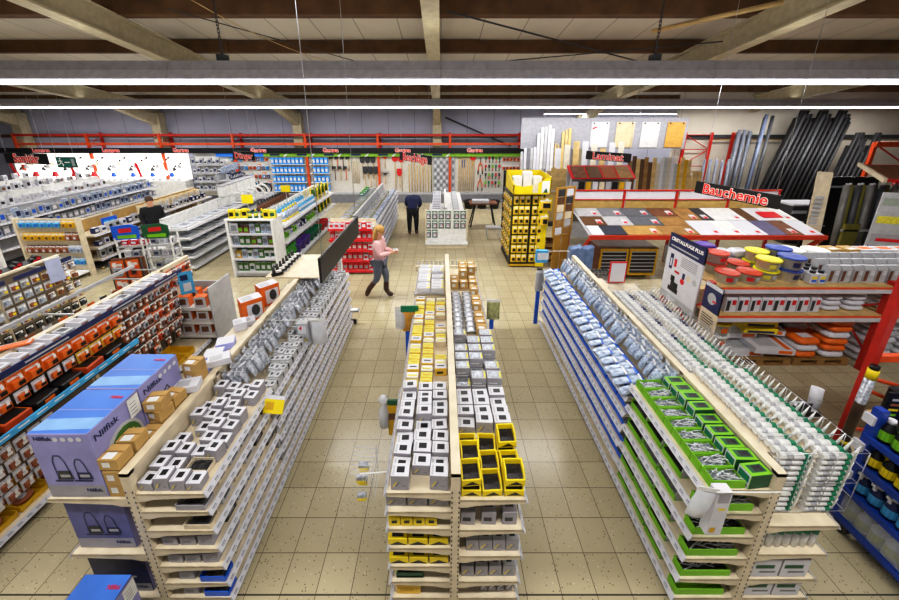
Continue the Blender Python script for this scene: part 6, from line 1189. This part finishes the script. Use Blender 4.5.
# posters on the rack end
t=thing('large_poster','large white poster with navy header on the end of the red rack','poster',(3.98,5.3,.85)); obj('panel',MB().box(-.012,.012,-.42,.42,0,1.16,wbox).box(-.0135,.0135,-.42,.42,.9,1.16,navy),t)
q=MB(); X=-.0142
def fq(y0,y1,z0,z1,m,x=X): q.face([(x,-y0,z0),(x,-y1,z0),(x,-y1,z1),(x,-y0,z1)],m)
for a in range(3): q.prism([(-.34+0*a,.0),(-.34,.0),(-.34,.0)],0,X,X-.001,navy) if False else None
fq(-.32,-.24,.55,.82,navy); fq(-.3,-.26,.6,.74,wbox,X-.001); fq(-.2,-.14,.62,.76,redp); 
for k in range(6): fq(-.05,.32,.84-.03*k,.85-.03*k,grey)
fq(-.16,-.04,.53,.57,redp); fq(.04,.1,.5,.6,navy); q.poly([(X,-.18+.05*math.cos(a*PI/6),.56+.05*math.sin(a*PI/6)) for a in range(12)],[tuple(range(12))],cream); q.poly([(X,-.32+.05*math.cos(a*PI/6),.55+.05*math.sin(a*PI/6)) for a in range(12)],[tuple(range(12))],lgrey); q.poly([(X,-.06+.05*math.cos(a*PI/6),.45+.05*math.sin(a*PI/6)) for a in range(12)],[tuple(range(12))],redp)
fq(-.25,-.0,.18,.26,black); fq(-.2,-.02,.26,.36,black); fq(-.22,-.12,.36,.46,black); fq(.1,.2,.0,.02,grey); fq(-.42,.42,.0,.12,lgrey); obj('printed_picture',q,t)
obj('lettering',text_mesh('CRISTALLFUGE PLUS',.082,whit,.025,.001),t,(-.016,0,1.07),(PI/2,0,-PI/2)); obj('subtitle_bar',MB().box(-.016,-.0145,-.3,.36,.945,.97,lgrey),t)
t=thing('small_poster','small navy and white poster below the large one at the rack corner','poster',(3.96,4.57,.72)); obj('panel',MB().box(-.01,.01,-.16,.16,0,.86,cream).box(-.0112,.0112,-.16,.16,.45,.8,navy).box(-.0112,.0112,-.16,.16,.8,.86,wbox),t)
q=MB(); X=-.0122; q.poly([(X,.08*math.cos(a*PI/6),.64+.09*math.sin(a*PI/6)) for a in range(12)],[tuple(range(12))],lgrey); q.face([(X-.001,-.02,.6),(X-.001,-.09,.6),(X-.001,-.09,.63),(X-.001,-.02,.63)],redp)
for k in range(7): fq(-.12,.12 if k%3 else .08,.36-.04*k,.375-.04*k,dgrey,X)
obj('printed_picture',q,t); obj('post',MB().box(.01,.03,-.02,.02,-.72,.8,dgrey),t)
# near red post with orange braces
t=thing('steel_rack','dark red rack frame with orange braces at the right edge','rack',(4.95,3.4,0)); 
for x in (0,1.0): obj('upright',MB().box(x-.04,x+.04,-.035,.035,0,2.6 if x==0 else 2.2,red),t)
obj('brace',MB().tube([(0,0,1.0),(1.0,0,.7)],.025,rorg,6).tube([(0,0,.85),(1.0,0,.4)],.025,rorg,6).tube([(0,0,.25),(1.0,0,.1)],.02,rorg,6),t); obj('beam',MB().box(.05,.95,-.03,.03,1.22,1.3,rorg),t); obj('shelf',MB().box(.1,1.5,-.7,-.05,.55,.57,wood),t); obj('shelf',MB().box(.35,1.5,-.75,-.05,1.2,1.22,wood),t)
solo('black_case',MB().cbox(-.3,.3,-.2,.2,0,.4,black,.02).cbox(-.12,.12,-.03,.03,.4,.45,dgrey,.01),'black case on the low shelf of the right red frame','case',(5.4,3.1,.572))
for k in range(3): Proto('white_book_box','box',MB().cbox(-.2,.2,-.14,.14,0,.09,wbox,.004).face([(-.15,-.1412,.02),(.1,-.1412,.02),(.1,-.1412,.06),(-.15,-.1412,.06)],dgrey)).put('white carton on the upper shelf of the right red frame, %s up'%ORD[k+1],(5.5+.06*k,3.15-.1*k,1.22+.09*k),.3+.1*k,'white cartons by the right red post')
t=thing('tube_dispenser','upright clear and brown tube with yellow label beside the red post','tube',(4.84,3.28,.1)); obj('tube',MB().cyl((0,0,0),(0,0,.65),.045,.045,M('smoke_brown',(70,50,34),.3,var=.4,sc=3),14).cyl((0,0,.65),(0,0,1.0),.045,.045,bag,14),t); obj('label',MB().cyl((0,0,.98),(0,0,1.1),.047,.047,yel,14).cyl((0,0,.05),(0,0,.1),.047,.047,yel,14),t); obj('cap',MB().cyl((0,0,1.1),(0,0,1.15),.04,.04,black,12).cyl((0,0,-.1),(0,0,0),.09,.08,black,12),t)
t=thing('aisle_holder','small holder with white can and grey card beside the red post','holder',(4.55,3.55,0)); obj('can',MB().cyl((.12,0,.42),(.16,.05,.66),.06,.06,wbox,14).cyl((.13,.01,.5),(.15,.03,.53),.062,.062,lgrey,14),t); obj('card',MB().box(-.2,-.02,-.1,-.09,.42,.56,dgrey),t); obj('tray',MB().box(-.1,.12,-.1,.1,.36,.42,black).box(-.1,.1,-.08,.08,.42,.425,lgrey),t); obj('stem',MB().cyl((0,0,0),(0,0,.36),.02,.02,wire,8).cyl((0,0,0),(0,0,.02),.12,.12,dgrey,14),t)
# blue wheeled display at bottom right
t=thing('wheeled_display','royal blue wheeled display of spray bottles at the bottom right corner','display',(3.88,1.5,0)); bl2=M('royal_blue',(22,60,150),.4)
for y in (0.02,1.0):
    for x in (.03,.55): obj('upright',MB().box(x-.035,x+.035,y-.035,y+.035,.12,1.42,bl2),t)
for k,z in enumerate((.16,.48,.8,1.1)): o=obj('shelf',MB().box(0,.58,.0,1.02,z,z+.02,bl2).box(-.02,.0,.0,1.02,z-.02,z+.035,bl2),t)
obj('clear_front',MB().box(-.012,-.006,.05,.97,.22,.46,M('clear_sheet',(206,212,220),.1,alpha=.22)),t); obj('back_panel',MB().box(.56,.58,.05,.97,.16,1.4,bl2),t)
for y in (.08,.94):
    for x in (.05,.5): obj('caster',MB().cyl((x-.03,y,.06),(x+.03,y,.06),.06,.06,black,14).box(x-.02,x+.02,y-.02,y+.02,.06,.13,dgrey),t)
for z in (.62,.95,1.25): obj('price_tag',MB().box(-.03,.0,.98,1.06,z,z+.09,wbox),t)
def btl(c1,c2,capm,r=.045,h=.17,trig=False):
    mb=MB().lathe([(0,0),(r,0),(r,h*.75),(r*.5,h*.9),(r*.45,h)],c1,12).cyl((0,0,h*.15),(0,0,h*.6),r*1.03,r*1.03,c2,12,False)
    if trig: mb.cyl((0,0,h),(0,0,h*1.15),r*.5,r*.5,capm,8).box(-.08,.03,-.015,.015,h*1.15,h*1.3,capm).box(-.06,-.045,-.01,.01,h*.9,h*1.15,capm)
    else: mb.cyl((0,0,h),(0,0,h*1.2),r*.55,r*.5,capm,10)
    return Proto('spray_can','bottle',mb)
b1=btl(black,lime,wbox,.05,.2); b2=btl(black,yel,black,.05,.19); b3=btl(navy,cyan,wbox,.05,.19,True); b4=btl(wbox,M('can_blue',(60,90,140),.4),redp,.045,.2); b5=btl(lgrey,M('dim_yellow',(150,150,30),.5),wbox,.055,.2)
for c in range(2):
    for k in range(9):
        y=1.58+.108*k; x=3.96+.14*c; s='%s from front, %s column, blue wheeled display'%(ORD[k+1],('front','rear')[c])
        b1.put('black bottle with lime label on top shelf, '+s,(x,y,1.12),0,'lime labelled bottles'); b2.put('black bottle with yellow label, '+s,(x,y,.82),0,'yellow labelled bottles')
        (b3 if k>2 else b4).put('%s, third shelf, '%('blue trigger bottle' if k>2 else 'white can with red cap')+s,(x,y,.5),0,'bottles on the third shelf'); b5.put('yellow bottle behind the clear front, '+s,(x,y,.182),0,'bottles behind the clear front')
for k in range(2): Proto('white_tub','tub',MB().lathe([(0,0),(.1,0),(.12,.1),(.13,.1),(.13,.12),(0,.125)],wbox,16)).put('white tub lid on the rear of the blue display, %s one'%('near','far')[k],(4.3,1.8+.35*k,1.12),0)
t=thing('black_chart','black colour chart board standing on the blue wheeled display','board',(4.2,2.6,1.2),-.1); mb=MB().box(-.12,.42,-.01,.01,-.0,.3,black)
for r in range(4):
    for c in range(3): mb.face([(-.08+.15*c,-.0112,.05+.055*r),(.0+.15*c,-.0112,.05+.055*r),(.0+.15*c,-.0112,.075+.055*r),(-.08+.15*c,-.0112,.075+.055*r)],((lime,yel,clay,lgrey)[(r)%4] if c<2 else grey))
obj('board',mb,t); obj('post',MB().box(-.02,.02,-.01,.01,-1.2,0,dgrey),t)
# hook rack with yellow tags and tied bag hanging into the left aisle
t=thing('wire_hook_rack','wire hook panel with small yellow tag packs hanging at the near left of middle gondola','rack',(-.6,2.08,1.3)); t.scale=(.75,.75,.75); mb=MB().cyl((-.02,-.1,-.0),(.25,-.1,.03),.006,.006,white,6)
for k in range(7): mb.cyl((-.14,-.12+.05*k,.03),(.1,-.12+.05*k,.0),.003,.003,wire,5)
for k in range(4): mb.cyl((.08+.012*k,-.12,-.16*k*.6),(.08+.012*k,.2,-.16*k*.6),.003,.003,wire,5)
mb.cyl((.09,-.12,-.3),(.09,-.12,.03),.003,.003,wire,5).cyl((.09,.2,-.3),(.09,.2,.03),.003,.003,wire,5); obj('frame',mb,t)
for k,(y,z) in enumerate(((.05,-.02),(-.06,-.05),(.0,-.16),(-.08,-.27),(.1,-.1))): obj('tag_pack',MB().box(-.07,.02,y-.02,y+.02,z-.07,z-.025,bag).box(-.07,.02,y-.022,y+.022,z-.1,z-.07,yel),t)
t=thing('tied_bag','knotted clear bag on a green and brown card at the left edge of middle gondola','bag',(-.52,2.86,1.14)); obj('film_bag',MB().lathe([(.0,-.3),(.05,-.28),(.055,-.1),(.02,.0),(.05,.05),(.02,.09),(.0,.1)],MATS['film_white'],10),t,(-.06,0,.0)); obj('card',MB().box(-.02,.12,-.01,.01,-.02,.04,green).box(-.02,.12,-.01,.01,-.4,-.02,dyel).box(-.02,.12,-.012,.012,-.2,-.12,brownp),t)
t=thing('hanging_sale_card','green and orange sale card with clear bag hanging at the third bay, middle gondola left','card',(-.47,4.55,1.18)); obj('card',MB().box(-.12,.14,-.01,.01,-.02,.08,gcart).box(-.1,.12,-.01,.01,-.34,-.02,M('sale_orange',(206,150,60),.5,var=.3)).box(-.06,.0,-.02,.02,-.8,-.34,pblue),t); obj('film_bag',polybag(.18,.36,.12,MATS['film_white'],white),t,(-.12,.02,.05))
solo('clear_sleeve',polybag(.5,.2,.14,MATS['film_white'],white),'crumpled clear sleeve lying across the third bay, middle gondola left','bag',(-.2,4.98,1.22),(1.2,0,0))
t=thing('yellow_tag_bag','clear bag of yellow tags on a blue strip, far right of middle gondola','bag',(.78,4.75,1.2)); obj('film_bag',polybag(.2,.34,.08,M('tag_yellow',(178,180,120),.3,alpha=.8,var=.4,sc=14),white),t,(.02,0,.05)); obj('strip',MB().box(-.03,.03,-.02,.02,-.45,-.25,pblue),t); obj('hook',MB().cyl((-.2,0,.04),(.12,0,.04),.005,.005,wire,5),t)
# ---------------------------------------------------------------- people
def skin(name,nodes,edges,parent,m,sub=2,root=0,loc=(0,0,0)):
    me=bpy.data.meshes.new(name); me.from_pydata([n[:3] for n in nodes],[],[]) if False else me.from_pydata([n[:3] for n in nodes],edges,[])
    o=bpy.data.objects.new(name,me); C.objects.link(o); md=o.modifiers.new('skin','SKIN'); md.use_smooth_shade=True
    sv=me.skin_vertices[0].data
    for i,n in enumerate(nodes): sv[i].radius=(n[3],n[4] if len(n)>4 else n[3])
    sv[root].use_root=True
    s=o.modifiers.new('sub','SUBSURF'); s.levels=sub; s.render_levels=sub
    bpy.context.view_layer.update(); dg=bpy.context.evaluated_depsgraph_get(); nm=bpy.data.meshes.new_from_object(o.evaluated_get(dg))
    o.modifiers.clear(); o.data=nm; nm.name=name; nm.materials.clear(); nm.materials.append(m); o.parent=parent; o.location=loc
    for p in nm.polygons: p.use_smooth=True
    return o
def hand(nodes,edges,w,d,side,r=.008):    # palm + five fingers from wrist w along d
    w=Vector(w);d=Vector(d).normalized(); s=Vector(side).normalized(); n=d.cross(s)
    i0=len(nodes)
    palm=w+d*.05; nodes.append((*palm,.026,.016)); edges.append((i0-1,i0))
    for k,l in enumerate((.062,.072,.068,.05)):
        b=palm+d*.03+s*(.028-.019*k); e1=b+d*l*.5+n*.006; e2=b+d*l+n*.026
        j=len(nodes); nodes+= [(*b,r),(*e1,r*.95),(*e2,r*.8)]; edges+= [(i0,j),(j,j+1),(j+1,j+2)]
    b=w+d*.03+s*.03; e1=b+d*.03+s*.022+n*.012; j=len(nodes); nodes+= [(*b,r*1.1),(*e1,r)]; edges+= [(i0,j),(j,j+1)]
def figure(label,loc,rz,J,cl,face=True):
    """J: joints; cl: dict of clothing materials"""
    t=thing('person',label,'person',loc,rz); n=[];e=[]
    def add(*chain):
        for a,b in zip(chain,chain[1:]): e.append((a,b))
    names=list(J); ix={k:i for i,k in enumerate(names)}
    for k in names:
        f=.55 if k in('pelvis','waist','chest','neckb','shL','shR','hipL','hipR') else .8 if k[:2] in('kn','an','to','el') else 1
        n.append((*J[k][:3],*[r*f for r in J[k][3:]]))
    for ch in (('pelvis','waist','chest','neck','head0','head1','head2'),('chest','shL','elL','wrL'),('chest','shR','elR','wrR'),('pelvis','hipL','knL','anL','toL'),('pelvis','hipR','knR','anR','toR')):
        add(*[ix[c] for c in ch])
    for s in 'LR':
        w=Vector(n[ix['wr'+s]][:3]); el=Vector(n[ix['el'+s]][:3]); d=(w-el)
        k=len(n); n.append((*(w+d.normalized()*.01),.026,.02)); e.append((ix['wr'+s],k)); hand(n,e,w+d.normalized()*.02,d,(0,0,1) if abs(d.normalized().z)<.7 else (0,1,0))
    body=skin('body',n,e,t,skinm,2,ix['pelvis'])
    def cloth(name,keys,chains,m,grow,trim=None):
        nn=[];ed=[];im={}
        for k in keys: im[k]=len(nn); q=J[k]; nn.append((q[0],q[1],q[2],q[3]+grow,(q[4] if len(q)>4 else q[3])+grow))
        for ch in chains: ed.extend((im[a],im[b]) for a,b in zip(ch,ch[1:]))
        return skin(name,nn,ed,t,m,2,0)
    cloth('sweater' if cl.get('top')!='jacket' else 'jacket',['waist','pelvis','chest','neckb','shL','elL','wrL','shR','elR','wrR'] if 'neckb' in J else ['waist','pelvis','chest','shL','elL','wrL','shR','elR','wrR'],[('pelvis','waist','chest'),('chest','shL','elL','wrL'),('chest','shR','elR','wrR')]+([('chest','neckb')] if 'neckb' in J else []),cl['m1'],.022)
    for s in 'LR':
        a=Vector(J['an'+s][:3]);k=Vector(J['kn'+s][:3]); bt_=cl.get('boot',.18); J['cu'+s]=(*(a+(k-a)*max(bt_*.8,.06)),.045 if bt_<.3 else .035)
    cloth('trousers',['pelvis','hipL','knL','cuL','hipR','knR','cuR'],[('pelvis','hipL','knL','cuL'),('pelvis','hipR','knR','cuR')],cl['m2'],.02)
    for s in 'LR':
        a=Vector(J['an'+s][:3]);k=Vector(J['kn'+s][:3]);to=Vector(J['to'+s][:3]); h=a+(k-a)*cl.get('boot',.18)
        skin('boot',[(*(a+Vector((0,0,-.01))),.066),(*h,.066),(*(a+(to-a)*.55+Vector((0,0,-.015))),.058,.05),(*(a+(to-a)*1.12+Vector((0,0,-.005))),.05,.042)],[(0,1),(0,2),(2,3)],t,cl['m3'],2,0)
    return t,J
def headset(t,J,hairm_,long,fwd=Vector((0,-1,0))):
    h=Vector(J['head1'][:3]); f=fwd.normalized(); s=f.cross(Vector((0,0,1))).normalized(); u=s.cross(f)
    mb=MB()
    obj('nose',MB().ball(h+f*.1-u*.005,.014,.02,.022,skinm,8,5),t); obj('mouth',MB().ball(h+f*.092-u*.05,.022,.012,.007,M('lips',(170,90,84),.5),8,4),t)
    for q in (-1,1):
        obj('eye',MB().ball(h+f*.088+s*q*.034+u*.03,.012,.01,.009,dgrey,8,5),t); obj('ear',MB().ball(h+s*q*.088+u*.0,.012,.02,.032,skinm,8,5),t)
    c=h-f*.018+u*.035
    hb=MB().ball(c,.1,.108,.105,hairm_,14,9)
    if long:
        b=h-f*.06-u*.07; hb.ball(b,.09,.075,.13,hairm_,12,8).ball(b-u*.1-f*.005,.075,.06,.1,hairm_,12,8)
    obj('hair',hb,t)
# woman walking to the right (figure faces local -Y, turned so that she walks along +X)
J=dict(pelvis=(0,0,.93,.135,.11),waist=(0,0,1.06,.125,.095),chest=(0,-.02,1.27,.15,.105),neckb=(0,-.02,1.385,.07,.06),neck=(0,-.03,1.42,.05),head0=(0,-.04,1.5,.07,.075),head1=(0,-.055,1.565,.088,.098),head2=(0,-.05,1.615,.07,.08),
 shL=(.175,-.02,1.33,.055),elL=(.215,-.06,1.08,.042),wrL=(.12,-.27,1.08,.03),shR=(-.175,-.02,1.33,.055),elR=(-.215,-.08,1.09,.042),wrR=(-.1,-.3,1.12,.03),
 hipL=(.085,0,.87,.1),knL=(.085,-.12,.5,.062),anL=(.085,-.1,.1,.045),toL=(.085,-.25,.045,.04),hipR=(-.085,.0,.87,.1),knR=(-.08,.03,.49,.062),anR=(-.08,.27,.19,.045),toR=(-.08,.3,.055,.04))
t,_=figure('woman with blond hair, pink sweater and brown boots walking in the left aisle',(-1.36,7.12,0),PI/2-.15,J,dict(m1=pink,m2=jean,m3=boot,boot=.75))
headset(t,J,hairm,True,Vector((0,-1,-.35)))
# her parcel
solo('small_packet',MB().cbox(-.05,.05,-.07,.07,0,.03,wbox,.005).face([(-.03,-.05,.0312),(.03,-.05,.0312),(.03,.04,.0312),(-.03,.04,.0312)],lgrey),'small white packet in the hands of the woman in pink','packet',(-.99,7.12,1.12),(0,.0,.3))
# person bending forward with the back to the viewer
J=dict(pelvis=(0,0,.9,.15,.13),waist=(0,-.04,1.03,.15,.12),chest=(0,-.22,1.2,.17,.13),neckb=(0,-.36,1.24,.08,.07),neck=(0,-.4,1.22,.055),head0=(0,-.47,1.18,.075,.08),head1=(0,-.53,1.14,.09,.1),head2=(0,-.58,1.11,.07,.08),
 shL=(.2,-.26,1.22,.065),elL=(.25,-.36,.98,.05),wrL=(.18,-.52,.84,.032),shR=(-.2,-.26,1.22,.065),elR=(-.25,-.36,.98,.05),wrR=(-.18,-.52,.84,.032),
 hipL=(.1,.02,.83,.11),knL=(.12,.0,.47,.075),anL=(.12,.05,.09,.05),toL=(.13,-.12,.04,.042),hipR=(-.1,.02,.83,.11),knR=(-.12,.0,.47,.075),anR=(-.12,.05,.09,.05),toR=(-.13,-.12,.04,.042))
t,_=figure('person in navy jacket and black trousers bending forward at the end of the aisle',(-.97,11.6,0),PI,J,dict(m1=dnavy,m2=blk,m3=black,top='jacket',boot=.12))
headset(t,J,bhair,False,Vector((0,-.75,-.6)))
J=dict(pelvis=(0,0,.98,.15,.12),waist=(0,0,1.1,.15,.11),chest=(0,0,1.33,.175,.12),neckb=(0,0,1.45,.075,.07),neck=(0,-.01,1.49,.055),head0=(0,-.03,1.56,.075,.08),head1=(0,-.04,1.63,.09,.1),head2=(0,-.035,1.68,.072,.082),
 shL=(.2,0,1.4,.062),elL=(.24,.02,1.13,.048),wrL=(.22,-.1,.9,.032),shR=(-.2,0,1.4,.062),elR=(-.24,.02,1.13,.048),wrR=(-.22,-.1,.9,.032),
 hipL=(.1,0,.91,.11),knL=(.1,-.02,.5,.075),anL=(.1,.02,.09,.05),toL=(.1,-.14,.04,.042),hipR=(-.1,0,.91,.11),knR=(-.1,-.02,.5,.075),anR=(-.1,.02,.09,.05),toR=(-.1,-.14,.04,.042))
t,_=figure('man with short brown hair standing behind the white corner display at left',(-8.3,9.7,0),.9,J,dict(m1=blk,m2=dnavy,m3=black,top='jacket',boot=.12))
headset(t,J,bhair,False)
sc=bpy.context.scene
sc.view_settings.view_transform='Standard'; sc.view_settings.look='None'; sc.view_settings.exposure=-.16
sc.cycles.transparent_max_bounces=24; sc.cycles.max_bounces=6; sc.cycles.diffuse_bounces=3; sc.cycles.glossy_bounces=2
dup=[k for k,v in LABELS.items() if len(v)>1]
print('DUP LABELS',len(dup),dup[:12]); long=[k for k in LABELS if not 4<=len(k.split())<=16]; print('BAD LEN',len(long),long[:200])
vs=sc.view_settings; vs.use_curve_mapping=True; cmap=vs.curve_mapping; cv=cmap.curves[3]
cv.points[0].location=(0,0); cv.points[-1].location=(1,1)
for x,y in ((.06,.043),(.28,.262),(.62,.655),(.85,.89)): cv.points.new(x,y)
cmap.update()
